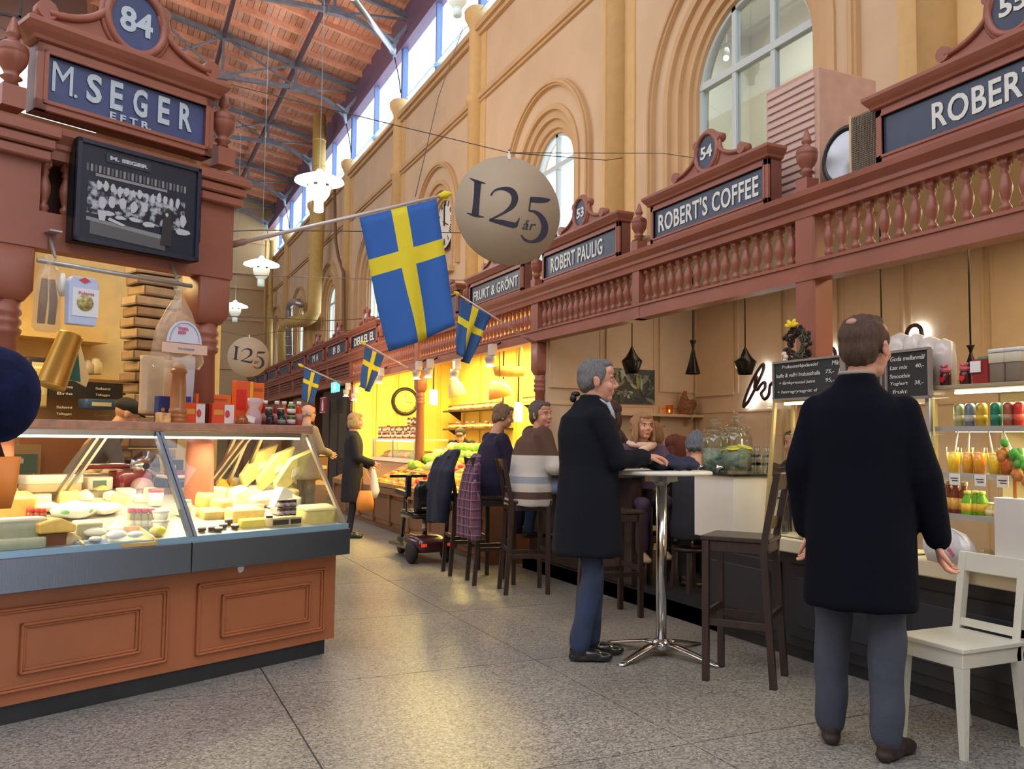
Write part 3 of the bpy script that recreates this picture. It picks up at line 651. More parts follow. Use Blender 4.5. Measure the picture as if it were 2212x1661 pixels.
# framed black and white photograph
def bwmat():
    m = M('print_bw', (.05, .07, .10), .3); nt = m.node_tree; L = nt.links; b = nt.nodes['Principled BSDF']
    tc = nt.nodes.new('ShaderNodeTexCoord'); n = nt.nodes.new('ShaderNodeTexNoise'); n.inputs['Scale'].default_value = 26; n.inputs['Detail'].default_value = 6; L.new(tc.outputs['Object'], n.inputs[0])
    r = nt.nodes.new('ShaderNodeValToRGB'); r.color_ramp.elements[0].position = .46; r.color_ramp.elements[0].color = (.008, .013, .025, 1); r.color_ramp.elements[1].position = .60; r.color_ramp.elements[1].color = (.42, .47, .55, 1)
    L.new(n.outputs[0], r.inputs[0]); L.new(r.outputs[0], b.inputs['Base Color']); return m
pf = thing('framed_photograph', 'old black and white photograph in a black frame under the blue name board', 'picture', C0+SV*.40, SA)
U0, U1, Z0, Z1 = -1.415, -.715, 2.315, 2.865
MB().bb(U0, U1, 0, .09, Z0, Z1).bb(U0+.0, U1, -.0, .02, Z0, Z1).build('backing', BLACK, pf)
f = MB()
for a, b, c, d in ((U0, U1, Z0, Z0+.022), (U0, U1, Z1-.022, Z1), (U0, U0+.022, Z0, Z1), (U1-.022, U1, Z0, Z1)): f.bb(a, b, -.02, .01, c, d)
f.build('frame', M('frame_navy', (.012, .02, .045), .3), pf)
PD = M('print_dark', (.012, .022, .045), .25); MB().bb(U0+.02, U1-.02, -.006, .0, Z0+.02, Z1-.02).build('print_ground', PD, pf)
MB().bb(U0+.06, U1-.09, -.008, -.002, Z0+.16, Z0+.33).build('print_goods', bwmat(), pf)
PG = [M('print_g%d' % k, (v_, v_*1.05, v_*1.16), .3) for k, v_ in enumerate((.03, .10, .24, .50))]
rs = random.Random(5); m = MB()
def blob2(cx, cz, rx, rz2, c, y=-.010):
    m.cur = c; K = 9; m.prism([(cx+rx*cos(2*pi*k/K)*rs.uniform(.75, 1.15), cz+rz2*sin(2*pi*k/K)*rs.uniform(.75, 1.15)) for k in range(K)], y, y+.003)
for k in range(13): blob2(U0+.12+.037*k, Z0+.315+rs.uniform(-.01, .01), .014, .030, 3)
for k in range(26): m.cur = 1+k % 2; m.bb(U0+.05+.022*k, U0+.062+.022*k, -.009, -.004, Z0+.385, Z0+.425)
m.cur = 2; m.bb(U0+.1, U1-.2, -.0095, -.004, Z0+.365, Z0+.380)
for cx, cz in ((.14, .23), (.19, .24), (.25, .245), (.31, .24), (.37, .25), (.60, .22)): blob2(U0+cx, Z0+cz, .022, .035, 3, -.0105); blob2(U0+cx, Z0+cz+.045, .010, .012, 1, -.012)
for cx, cz, a, b in ((.17, .175, .035, .016), (.24, .165, .03, .012), (.32, .17, .04, .014), (.40, .16, .04, .018), (.60, .155, .05, .02)): blob2(U0+cx, Z0+cz, a, b, 3, -.011)
m.cur = 3; m.prism([(U0+.115, Z0+.185), (U0+.165, Z0+.185), (U0+.155, Z0+.13), (U0+.125, Z0+.13)], -.0125, -.01); m.prism([(U0+.17, Z0+.14), (U0+.25, Z0+.12), (U0+.27, Z0+.13), (U0+.18, Z0+.155)], -.0125, -.01)
m.cur = 2; m.prism([(U0+.06, Z0+.12), (U0+.5, Z0+.09), (U0+.5, Z0+.115), (U0+.06, Z0+.14)], -.009, -.006); m.cur = 1; m.prism([(U0+.08, Z0+.05), (U0+.5, Z0+.03), (U0+.5, Z0+.09), (U0+.08, Z0+.12)], -.009, -.007)
m.cur = 0; m.prism([(U0+.47, Z0+.06), (U0+.53, Z0+.06), (U0+.535, Z0+.17), (U0+.525, Z0+.235), (U0+.50, Z0+.245), (U0+.485, Z0+.225), (U0+.475, Z0+.17)], -.014, -.012); blob2(U0+.507, Z0+.255, .02, .022, 0, -.014); blob2(U0+.50, Z0+.235, .010, .012, 3, -.0145)
m.build('print_figures', PG, pf)
MB().bb(U0+.15, U0+.40, -.011, -.004, Z0+.455, Z0+.505).build('print_signboard', M('print_sign', (.02, .035, .06), .3), pf)
text('M. SEGER', PG[3], pf, (.21, .022), (U0+.275, -.013, Z0+.48), name='print_caption', bold=.05)
# ================================================================ CHEESE COUNTER (frame of the stall front)
cc = thing('cheese_counter', 'long panelled cheese counter with slanted glass front and steel band', 'counter', C0, SA)
WB = M('counter_paint', (.40, .135, .055), .4, noise_amt=.08, nscale=3)
LU = -3.0; DS = .20
MB().bb(LU, 0, .04, 1.0, 0, .09).build('plinth', DARK, cc)
MB().bb(LU, .055, .02, 1.0, .088, .60).build('body', WB, cc)
def molding_rect(x0, x1, z0, z1, t, par, y=.02):
    m = MB()
    for o, d in ((0, .022), (t*.45, .012)):
        a, b, c, e = x0+o, x1-o, z0+o, z1-o; tt = t*.5 if o == 0 else t*.55
        m.bb(a, b, y-d, y, e-tt, e); m.bb(a, b, y-d, y, c, c+tt); m.bb(a, a+tt, y-d, y, c, e); m.bb(b-tt, b, y-d, y, c, e)
    return m.build('panel_moulding', WB, par, bev=.004)
for z0, z1, a, b in ((.145, .52, -.86, -.03), (.215, .445, -.715, -.135), (.145, .52, -1.86, -1.02), (.215, .445, -1.72, -1.16), (.145, .52, -2.86, -2.02), (.215, .445, -2.72, -2.16)):
    molding_rect(a, b, z0, z1, .026, cc)
MB().bb(.055, .075, .1, .95, .14, .54).build('side_panel', WB, cc, bev=.006)
for a, b in ((LU, -.957), (-.953, .075)):
    MB().bb(a, b, -.09, .25, .600, .755).build('steel_band', BRUSH, cc, bev=.004)
MB().bb(.02, .074, .25, 1.0, .6, .755).build('end_band', BRUSH, cc)
MB().bb(LU, .07, -.075, -.035, .755, .782).build('glass_channel', M('pale_blue_trim', (.30, .50, .66), .35, .4), cc)
MB().prism([(-.03, .70), (.86, .70), (.86, .775+DS*.89), (-.03, .775)], LU, .045, Matrix(((0, 1, 0, 0), (1, 0, 0, 0), (0, 0, 1, 0), (0, 0, 0, 1)))).build('deck', M('deck_steel', (.62, .60, .55), .35, .7), cc)
# glass front
def slant(u0, u1, off=0, t=.006):
    a, b = (-.055, .782), (.335, 1.30); nx, nz = -.80*t, .60*t
    return MB().add([(u, y+off*nx/t+dx, z+off*nz/t+dz) for u in (u0, u1) for (y, z) in (a, b) for dx, dz in ((0, 0), (nx, nz))], [(0, 1, 3, 2), (4, 6, 7, 5), (0, 4, 5, 1), (2, 3, 7, 6), (0, 2, 6, 4), (1, 5, 7, 3)])
slant(LU, -.965).build('front_glass', CASEG, cc); slant(-.925, .045).build('front_glass', CASEG, cc)
for u in (-.945,):
    MB().bar((u-.011, -.066, .775), (u-.011, .335, 1.315), .018, .03).build('glass_post', BRUSH, cc); MB().bar((u+.014, -.066, .775), (u+.014, .335, 1.315), .018, .03).build('glass_post', BRUSH, cc)
MB().bar((.05, -.06, .775), (.05, .34, 1.31), .02, .02).build('end_post', BRUSHL, cc)
MB().add([(u, y, z) for u in (.044, .05) for y, z in ((-.05, .785), (.34, 1.31), (.78, 1.31), (.95, .785))], [(0, 1, 2, 3), (7, 6, 5, 4), (0, 4, 5, 1), (1, 5, 6, 2), (2, 6, 7, 3), (3, 7, 4, 0)]).build('end_glass', CASEG, cc)
MB().bb(LU, .08, .32, .80, 1.325, 1.372).bb(LU, .083, .315, .325, 1.335, 1.375).build('top_shelf', M('shelf_marble', (.40, .21, .15), .45, noise_amt=.2, nscale=20), cc, bev=.004)
MB().bb(LU, .0, .33, .40, 1.298, 1.325).build('shelf_rail', BRUSHL, cc)
MB().bb(LU, 0, .345, .385, 1.285, 1.298).build('tube_light', TUBE, cc)
for a, b in ((LU, -1.0), (-.93, -.02)): 
    l = area('counter_tube', S((a+b)/2, .39, 1.275), abs(b-a)*.95, 25 if a < -2 else 17, (1, .86, .52), look=(SV*-.10+Vector((0, 0, -1))), sy=.05); l.rotation_euler = (radians(-5), 0, SA)
MB().bb(LU, -.28, .80, .86, .935, .975).bb(LU, -.28, .8, 1.15, .97, .98).build('rear_worktop', BRUSHL, cc, bev=.003)
MB().bb(LU, -.28, .88, .9, .775, .935).build('rear_panel', M('rear_panel', (.35, .27, .17), .4, .4), cc)
for u, t in ((-1.30, 0), (-.42, 0)):
    for d in (-.022, .022): MB().bar((u+d, .93, .80), (u+d+.10, .42, 1.315), .018, .022).build('rear_strut', BRUSHL, cc)
for k, u in enumerate((-.36, -.27, -.17)): MB().bar((u, .5, 1.31), (u+.05, .93, .80), .02, .02).build('rear_strut', BRUSHL, cc)
MB().bb(-.40, .0, .935, .945, .79, 1.30).build('rear_glass', CASEG, cc)
st = thing('paper_scrap', 'torn white sticker remnant on the counter under the steel band', 'sticker', C0, SA)
u, z = sg(523, 1229, -.0)
mm = MB(); K = 11; rs = random.Random(4); mm.prism([(u+.022*cos(2*pi*k/K)*rs.uniform(.8, 1.2), z+.020*sin(2*pi*k/K)*rs.uniform(.8, 1.2)) for k in range(K)], .012, .0195); mm.build('sticker', PAPER, st)
# ---- goods on the deck.  D(px,py): where that pixel meets the deck; returns (u,v)
DS = .20
def D(px, py, z=.775):
    d = ray(px, py); o = CAMP-C0; k = DS if abs(z-.775) < .004 else 0
    t = (z+.002-o.z+k*o.dot(SV))/(d.z-k*d.dot(SV)); p = o+d*t; return p.dot(SU), p.dot(SV)
def dz(v, z): return z+.004+DS*max(0, v+.03) if abs(z-.775) < .004 else z
def uv(px, py, v): return sg(px, py, v)
def goods(name, label, cat, u, v, z, rz=0, group=None): return thing(name, label, cat, S(u, v, z), SA+rz, group)
def bumpy(mb, amt, seed=0):
    rs = random.Random(seed); mb.v = [(x+rs.uniform(-amt, amt), y+rs.uniform(-amt, amt), z+(rs.uniform(-amt, amt) if z > .001 else 0)) for x, y, z in mb.v]; return mb
def rbox(w_, d, h, n=5, e=.25, tw=1.0):
    m = MB(); m.loft([((0, 0, 0), w_/2*.96, d/2*.96, 0, e), ((0, 0, h*.06), w_/2, d/2, 0, e), ((0, 0, h*.92), w_/2*tw, d/2*tw, 0, e), ((0, 0, h), w_/2*.95*tw, d/2*.95*tw, 0, e)], n=24); return m
def cheese(label, px, py, pw, ph, col, rz=0, z0=.775, dpt=None, shape='block', rind=None, group='cheeses in the glass counter', name='cheese'):
    u, v = D(px, py, z0); k = (S(u, v, z0)-CAMP).length/1850*1.05; w_ = pw*k; h = ph*k; d = dpt or w_*.7
    r = goods(name, label, 'cheese', u, v+d*.45, dz(v, z0), rz, group); r.rotation_euler.x = DS if z0 == .775 else 0; nm = 'cheese_%02x%02x%02x' % tuple(int(c*255) for c in col)
    m_ = M(nm, col, .55, noise_amt=.10, nscale=24)
    if shape == 'block': rbox(w_, d, h).build('body', m_, r)
    elif shape == 'round': MB().lathe([(w_*.44, 0), (w_/2, h*.2), (w_/2, h*.8), (w_*.44, h)], n=20).build('body', m_, r)
    elif shape == 'wedge': bumpy(MB().prism([(-w_/2, 0), (w_/2, 0), (w_/2, h*.45), (w_*.1, h), (-w_/2, h*.7)], -d/2, d/2), .003, 2).build('body', m_, r, bev=.006)
    elif shape == 'roll': MB().lathe([(h*.42, 0), (h/2, .01), (h/2, w_-.01), (h*.42, w_)], c=(-w_/2, 0, h/2), n=18, axis=(1, 0, 0)).build('body', m_, r)
    if rind: MB().loft([((0, 0, h*.86), w_/2*1.01, d/2*1.01, 0, .25), ((0, 0, h*1.01), w_/2*.97, d/2*.97, 0, .25)], n=24).build('rind', M('rind_%02x%02x' % (int(rind[0]*255), int(rind[2]*255)), rind, .6, noise_amt=.1), r)
    return r
def ordinal(k): return 'first second third fourth fifth sixth seventh eighth ninth tenth eleventh twelfth thirteenth fourteenth fifteenth sixteenth seventeenth eighteenth'.split()[k]
cheese('big cracked orange-yellow cheese block, leftmost in the counter', 28, 1126, 74, 44, (.80, .50, .12), dpt=.14)
cheese('grey-green cheese slab at the glass, lowest left one', 42, 1192, 92, 20, (.46, .47, .30), dpt=.12, z0=.776)
cheese('large grey-green cheese block with a pale top', 46, 1172, 88, 42, (.42, .44, .30), dpt=.12, z0=.806, rind=(.80, .74, .5))
cheese('dark brown whey cheese block under the orange wedge', 113, 1180, 50, 24, (.26, .085, .03), dpt=.08)
cheese('orange cheese wedge resting on the brown whey cheese', 124, 1150, 64, 26, (.85, .55, .12), dpt=.10, z0=.845, shape='wedge')
cheese('white and orange rindy piece right of the brown whey cheese', 152, 1176, 38, 22, (.84, .66, .36), dpt=.10, shape='wedge')
cheese('small round-edged beige cheese with grey cut face', 191, 1166, 48, 30, (.52, .50, .33), dpt=.07, rind=(.8, .7, .4))
bl = goods('wrapped_parcel', 'pale blue paper-wrapped parcel at the glass below the beige cheese', 'parcel', *[D(200, 1178)[0], D(200, 1178)[1]+.02], .776); bumpy(rbox(.15, .04, .02), .002).build('paper', M('blue_paper', (.45, .52, .66), .7), bl)
# mozzarella bags
def bag(label, px, py, w_, d, h, col, cat='bag', prints=(), z0=.775, rz=0, seed=1, group=None, name='bag'):
    u, v = D(px, py, z0); r = goods(name, label, cat, u, v+d*.4, dz(v, z0)+.01, rz, group)
    mb = MB(); mb.ell((0, 0, h*.45), (w_/2, d/2, h*.55), 22, 10)
    mb.v = [(x+.006*sin(31*y+seed), y+.006*sin(27*x+seed*2), max(0, z+.010*sin(38*x+seed)*sin(29*y))) for x, y, z in mb.v]
    mb.build('wrap', M('plastic_%02x%02x%02x' % tuple(int(c*255) for c in col), col, .25, noise_amt=.08, nscale=14, coat=.4), r)
    for k, (dx, c) in enumerate(prints):
        q = MB(); q.ell((dx, -d/2*.80, h*.45), (.028, .006, .014), 10, 6); q.build('print', M('print_%02x%02x%02x' % tuple(int(x*255) for x in c), c, .4), r)
    return r
GP = (.20, .50, .25)
bag('big white bag of cheese balls with green print, middle of the heap', 168, 1128, .24, .16, .085, (.86, .84, .70), prints=((-.06, GP), (.05, GP)), group='white cheese bags')
bag('white cheese bag sticking out at the right of the heap', 238, 1118, .18, .12, .06, (.88, .84, .70), seed=3, group='white cheese bags')
bag('creased white cheese bag at the left of the heap', 112, 1114, .12, .12, .05, (.86, .82, .68), seed=5, group='white cheese bags')
bag('bright yellow crinkled bag beside the middle glass post', 345, 1163, .09, .07, .045, (.85, .70, .03), seed=7)
for k, px in enumerate((66, 80, 92)):
    u, v = D(px+4, 1130); r = goods('small_jar', ['small red-topped jar behind the grey block, left of three', 'small red-topped jar behind the grey block, middle of three', 'small red-topped jar behind the grey block, right of three'][k], 'jar', u, v+.03, dz(v+.03, .775), 0, 'small red-topped jars')
    MB().lathe([(.017, 0), (.019, .01), (.019, .035), (.015, .042)], n=12).build('jar', M('chutney', (.30, .07, .03), .25), r); MB().lathe([(.019, .042), (.019, .056), (.016, .058)], n=12).build('lid', M('red_lid', (.62, .03, .02), .35), r)
for k, px in enumerate((286, 300, 315, 330)):
    u, v = D(px, 1146); r = goods('sauce_jar', 'slim jar of olives with red lid, %s of four by the glass post' % ('first', 'second', 'third', 'last')[k], 'jar', u, v+.02, dz(v+.02, .775), 0, 'slim red-lidded olive jars')
    MB().lathe([(.017, 0), (.019, .004), (.019, .07), (.013, .08)], n=12).build('jar', M('olive_mix', (.36, .28, .05), .2, noise_amt=.5, nscale=60), r); MB().lathe([(.0195, .008), (.0195, .04)], n=12).build('paper_label', M('label_cream', (.7, .65, .4), .6), r); MB().lathe([(.018, .08), (.018, .10), (.015, .102)], n=12).build('lid', M('red_lid', (.62, .03, .02), .35), r)
for k, (px, py, z0) in enumerate(((356, 1152, .775), (356, 1152, .825), (345, 1100, .775))):
    u, v = D(px, py); r = goods('plastic_tub', ('lower of two stacked pale tubs behind the glass post', 'upper of two stacked pale tubs behind the glass post', 'tall pale tub with red lid behind the stacked tubs')[k], 'tub', u, v+.05, dz(v+.05, .775)+(z0-.775))
    MB().lathe([(.034, 0), (.042, .04 if k < 2 else .08)], n=18).build('tub', M('tub_white', (.82, .78, .55), .4), r); MB().lathe([(.044, .038 if k < 2 else .078), (.044, .048 if k < 2 else .095), (.04, .05 if k < 2 else .097)], n=18).build('lid', M('red_lid', (.62, .03, .02), .35) if k == 2 else M('tub_white', (.82, .78, .55), .4), r)
# wooden tray of fresh cheese
u, v = D(285, 1180); tr = goods('wooden_tray', 'yellow wooden tray of fresh white cheese at the glass', 'tray', u-.02, v+.12, dz(v+.03, .775), -.1); tr.rotation_euler.x = DS
TW = M('tray_wood', (.72, .47, .14), .5); MB().bb(-.19, .15, -.11, .11, 0, .008).bb(-.19, .15, -.115, -.105, 0, .018).bb(-.19, .15, .105, .115, 0, .035).bb(-.195, -.185, -.115, .115, 0, .035).bb(.145, .155, -.115, .115, 0, .03).build('tray', TW, tr)
for k, (dx, dy, s_) in enumerate(((-.10, .02, .055), (-.02, -.04, .05), (.07, -.05, .04), (.01, .05, .045), (-.13, -.06, .03))):
    u2, v2 = u-.02+dx, v+.12+dy; q = goods('fresh_cheese', ('largest white fresh cheese lump in the yellow tray', 'white fresh cheese lump at the front middle of the tray', 'white fresh cheese lump at the right of the tray', 'white fresh cheese lump at the back of the tray', 'smallest white fresh cheese lump, front left of the tray')[k], 'cheese', u2, v2, dz(v2, .775)+.012, 0, 'fresh cheeses in the tray'); bumpy(MB().ell((0, 0, s_*.35), (s_, s_*.8, s_*.42), 14, 8), .002, k).build('cheese', M('fresh_white', (.9, .85, .68), .4), q)
# right compartment
def tub(label, px, py, r_, h, col, lid=None, z0=.775, group=None, name='jar', cat='jar'):
    u, v = D(px, py, z0); r = goods(name, label, cat, u, v+r_, dz(v+r_, z0), 0, group); nm = 'jarfill_%02x%02x%02x' % tuple(int(c*255) for c in col)
    MB().lathe([(r_*.9, 0), (r_, .006), (r_, h*.8), (r_*.86, h*.86)], n=16).build('body', M(nm, col, .22), r)
    if lid: MB().lathe([(r_*.92, h*.84), (r_*.94, h*.98), (r_*.88, h)], n=16).build('lid', M('lid_%02x%02x%02x' % tuple(int(c*255) for c in lid), lid, .35), r)
    return r
tub('large white tub right of the middle glass post', 404, 1120, .045, .085, (.85, .80, .55), (.85, .8, .6), name='plastic_tub', cat='tub')
cheese('rough gold goat cheese round at the back left', 449, 1098, 38, 26, (.62, .45, .13), shape='round')
cheese('rough gold cheese round right of the back left one', 484, 1104, 44, 22, (.62, .47, .17), shape='round')
cheese('gold cheese half-round lying in front of the rounds', 466, 1122, 52, 16, (.64, .48, .16), shape='block')
cheese('bright orange cheese pile at the back of the case', 478, 1068, 34, 30, (.85, .42, .06), shape='wedge')
cheese('orange cheese piece beside the bright orange pile', 498, 1062, 26, 22, (.80, .50, .10), shape='wedge')
cheese('white crumbly cheese mound in the middle of the case', 528, 1090, 44, 34, (.90, .84, .62), shape='wedge')
cheese('white soft cheese behind the pale roll', 590, 1078, 70, 20, (.9, .86, .66), shape='block')
cheese('pale pink-white cheese roll with visible cut end', 562, 1098, 36, 24, (.82, .64, .44), shape='roll', dpt=.05)
cheese('cream cheese log wide in front of the roll', 618, 1096, 72, 20, (.86, .74, .46), shape='block')
cheese('lower holed yellow cheese slab in a packet', 536, 1128, 74, 24, (.88, .70, .24), shape='block', dpt=.10)
cheese('upper holed yellow cheese slab stacked on its twin', 542, 1112, 62, 20, (.90, .74, .30), shape='block', dpt=.09, z0=.83)
cheese('yellow butter block under the holed slabs', 548, 1140, 56, 14, (.92, .70, .10), shape='block', dpt=.05)
cheese('large sliced pale yellow cheese block at the case corner', 694, 1130, 78, 30, (.82, .66, .22), shape='block', dpt=.12, rind=(.84, .72, .36))
for k, (px, py, rz) in enumerate(((655, 1046, .5), (680, 1060, .6), (668, 1030, .45))):
    u, v = -.17+.06*k, .70-.10*k; q = goods('wrapped_cheese', ('yellow film-wrapped wedge leaning at the back corner, left of three', 'yellow film-wrapped wedge leaning nearest the end glass', 'yellow film-wrapped wedge leaning, middle of three')[k], 'cheese', u, v, .97-.02*k, 0, 'leaning film-wrapped wedges')
    MB().prism([(0, 0), (.16, .14), (.20, .30), (.05, .24), (-.04, .08)], -.02, .02, Matrix.Rotation(.25, 4, 'X')).build('wedge', M('film_yellow', (.72, .62, .22), .3, noise_amt=.2, nscale=12, coat=.6), q, bev=.006)
    MB().prism([(.07, .12), (.13, .15), (.12, .19), (.07, .17)], -.022, -.0205, Matrix.Rotation(.25, 4, 'X')).build('sticker', M('sticker_white', (.8, .78, .6), .5), q)
q = goods('folded_paper', 'white folded wrapping paper beside the leaning wedges', 'paper', -.10, .40, .865, .3); bumpy(MB().prism([(-.09, 0), (.09, 0), (.09, .09), (.0, .12), (-.07, .03)], -.03, .03), .003).build('paper', PAPER, q)
q = goods('steel_tray', 'grey steel tray standing behind the sliced cheese block', 'tray', -.12, .24, .835); MB().bb(-.12, .1, -.05, .05, 0, .035).build('tray', GREY, q)
for k, (px, py) in enumerate(((498, 1138), (486, 1145), (462, 1150), (512, 1146), (440, 1152), (476, 1152))):
    u, v = D(px, py); q = goods('lidded_jar', 'squat dark jar with %s white lid at the glass' % ('the highest', 'a middle', 'a leftward', 'a rightmost', 'the leftmost', 'the nearest')[k], 'jar', u, v+.02, dz(v+.02, .775), 0, 'squat white-lidded jars'); h = (.026, .016, .014, .014, .014, .012)[k]
    MB().lathe([(.020, 0), (.022, .003), (.022, h), (.019, h+.002)], n=16).build('body', M('jam_dark', (.05, .02, .015), .2), q); MB().lathe([(.023, h), (.023, h+.008), (.02, h+.009)], n=16).build('lid', M('lid_white', (.85, .82, .7), .4), q)
q = goods('display_stand', 'small cream stand with dark shelf labels carrying jars', 'stand', *[D(618, 1137)[0], D(618, 1137)[1]+.04], dz(D(618, 1137)[1]+.04, .775)-.01)
MB().bb(-.11, .11, -.04, .05, .035, .045).bb(-.11, .11, -.04, -.035, 0, .04).bb(-.11, .11, .04, .05, 0, .04).build('riser', M('riser_cream', (.72, .60, .32), .5), q); MB().bb(-.105, .015, -.045, -.041, .006, .034).build('shelf_label', BLACK, q); MB().bb(.03, .10, -.045, -.041, .006, .034).build('shelf_label', BLACK, q)
uu, vv = D(618, 1137)
for k in range(3):
    for j in range(2):
        q = goods('preserve_jar', 'dark preserve jar on the cream stand, %s row, %s' % (('lower', 'upper')[j], ('left', 'middle', 'right')[k]), 'jar', uu-.02+.043*k, vv+.03, dz(vv+.03, .775)+.045+.047*j, 0, 'dark preserve jars on the stand')
        MB().lathe([(.018, 0), (.020, .003), (.020, .034), (.017, .037)], n=12).build('body', M('jam_dark', (.05, .02, .015), .2), q); MB().lathe([(.0205, .008), (.0205, .028)], n=12).build('paper_label', M('label_mauve', (.42, .33, .36), .6), q); MB().lathe([(.02, .036), (.02, .044), (.017, .045)], n=12).build('lid', M('jam_dark', (.05, .02, .015), .2), q)
tub('small jar with orange lid left of the dark preserves', 586, 1138, .019, .055, (.80, .62, .25), (.03, .02, .02), z0=.8501)
tub('squat orange-lidded jar standing behind the small jar', 584, 1104, .022, .05, (.85, .45, .05), (.9, .6, .1), z0=.80)
rs = random.Random(31); used = []
NEARN = ('left end', 'middle', 'right end')
for k in range(26):
    left = k < 12; px, py = 0, 0
    for tr_ in range(60):
        px = rs.uniform(20, 335) if left else rs.uniform(420, 640); py = rs.uniform(1072, 1096) if left else rs.uniform(1056, 1080)
        if all(abs(px-a)+abs(py-b)*1.6 > 34 for a, b in used): break
    else: continue
    used.append((px, py)); c = rs.choice(((.86, .66, .24), (.90, .80, .50), (.80, .52, .14), (.88, .84, .66), (.70, .56, .26)))
    cheese('%s cheese piece at the back of the %s glass bay, %s' % ({.86: 'golden', .90: 'cream', .80: 'orange', .88: 'white', .70: 'dull gold'}[c[0]], 'left' if left else 'right', '%s along' % ordinal(k if left else k-12)), px, py, rs.uniform(24, 34), rs.uniform(14, 22), c, rz=rs.uniform(-.4, .4), shape=rs.choice(('block', 'wedge', 'round')))
# rear worktop: parcel, tubs, slicer, scale
q = goods('wrapped_loaf', 'large white film-wrapped block on the rear worktop', 'parcel', sg(108, 1078, .88)[0], .88, .981); rbox(.30, .14, .085).build('body', M('loaf', (.68, .48, .28), .6), q); rbox(.31, .15, .05).build('film', M('film_white', (.86, .80, .70), .2, coat=.6), q, loc=(0, 0, .045))
q = goods('plastic_box', 'translucent plastic box with dark print beside the wrapped block', 'box', sg(207, 1075, .90)[0], .90, .981); rbox(.15, .12, .075).build('box', M('box_pale', (.62, .58, .48), .3), q); MB().bb(-.045, .03, -.064, -.060, .015, .055).build('print', M('print_teal', (.10, .16, .14), .5), q)
q = goods('meat_slicer', 'dark red meat slicer with a steel blade on the rear worktop', 'slicer', sg(285, 1068, 1.02)[0], 1.04, .981); DR = M('slicer_red', (.24, .02, .02), .3, coat=.4)
rbox(.24, .16, .10, e=.4).build('base', DR, q); MB().bb(-.30, .0, -.02, .06, .115, .135).build('carriage', DR, q, bev=.008); MB().lathe([(0, 0), (.09, .004), (.095, .012), (0, .02)], c=(.05, -.06, .13), n=26, axis=(0, -1, 0)).build('blade', CHROME, q); MB().cyl((.05, -.085, .13), (.05, -.095, .13), .02).build('blade_hub', BLACK, q); MB().tube([(.1, -.05, .2), (.15, -.05, .19), (.165, -.05, .13), (.16, -.05, .08)], .010, 8).build('guard_arm', BRUSHL, q)
q = goods('ham_slice_plate', 'half round cut sausage lying in front of the slicer', 'sausage', sg(303, 1064, .90)[0], .90, .981); MB().lathe([(0, 0), (.065, 0), (.06, .05), (0, .05)], c=(0, 0, .0), n=20, axis=(0, -1, 0)).build('meat', M('sausage_cut', (.42, .28, .30), .5), q); 
q = goods('scale', 'flat white shop scale with a black front on the rear worktop', 'scale', sg(392, 1062, .97)[0], .97, .981); rbox(.30, .2, .05).build('body', M('scale_dark', (.03, .03, .045), .3), q); MB().bb(-.16, .16, -.11, .11, .052, .072).build('pan', M('scale_white', (.78, .78, .80), .3), q, bev=.006); MB().bb(-.12, .1, -.06, .0, .072, .10).build('purple_tray', M('purple_plastic', (.25, .03, .16), .4), q)
# ---- goods on the top shelf
TZ = 1.3725
mill = goods('pepper_mill', 'large turned brown wooden mill on the top shelf', 'mill', sg(383, 912, .45)[0], .45, TZ)
MB().lathe([(.048, 0), (.050, .02), (.046, .028), (.050, .034), (.051, .046), (.046, .054), (.05, .060), (.051, .075), (.046, .083), (.044, .09), (.042, .21), (.036, .285), (.045, .292), (.045, .305), (.038, .315)], n=20).build('body', M('mill_wood', (.42, .17, .06), .35, noise_amt=.2, coat=.3), mill); MB().ell((0, 0, .33), (.036, .036, .022), 14, 8).build('cap', M('mill_top', (.74, .55, .32), .5), mill)
def sbox(label, px0, px1, pt, pb, v, col, dep_=.05, art=None, rz=0, group='boxes on the cheese counter top shelf', col2=None):
    u0, zt = sg(px0, pt, v); u1, _ = sg(px1, pb, v); w_ = u1-u0; h = max(.02, zt-TZ)
    r = goods('carton', label, 'carton', (u0+u1)/2, v+dep_/2, TZ, rz, group); nm = 'carton_%02x%02x%02x' % tuple(int(c*255) for c in col)
    MB().bb(-w_/2, w_/2, -dep_/2, dep_/2, 0, h).build('box', M(nm, col, .45), r, bev=.002)
    y = -dep_/2-.001
    if art == 'peak':
        MB().prism([(-w_*.22, h*.05), (w_*.22, h*.05), (w_*.02, h*.62)], y-.001, y+.001).build('printed_peak', M('print_stone', (.66, .55, .45), .6), r); MB().bb(-w_*.36, w_*.36, y-.0008, y, h*.80, h*.87).build('printed_line', M('print_brick', (.45, .10, .03), .6), r)
    if art == 'win':
        MB().bb(w_*.05, w_*.48, y-.001, y, h*.05, h*.95).build('printed_panel', M('print_pale', (.78, .72, .70), .4), r); MB().bb(-w_*.42, w_*.0, y-.001, y, h*.45, h*.7).build('printed_word', M('print_gold', (.75, .32, .06), .5), r); K = 14; MB().prism([(w_*.18+.016*cos(2*pi*k/K), h*.5+.024*sin(2*pi*k/K)) for k in range(K)], y-.002, y-.001).build('printed_seal', M('print_crimson', (.60, .06, .08), .5), r)
    if art == 'band':
        MB().bb(-w_*.48, w_*.1, y-.001, y, h*.35, h*.8).build('printed_block', M('print_scarlet', (.72, .03, .02), .5), r); MB().bb(w_*.3, w_*.48, y-.001, y, 0, h).build('printed_edge', M('print_amber', (.88, .48, .06), .5), r)
    if art == 'dot':
        K = 12; MB().prism([(-w_*.1+.012*cos(2*pi*k/K), h*.5+.012*sin(2*pi*k/K)) for k in range(K)], y-.001, y).build('printed_badge', M('print_gold', (.75, .32, .06), .5), r)
    return r
ORG, ORD = (.86, .16, .02), (.78, .08, .02)
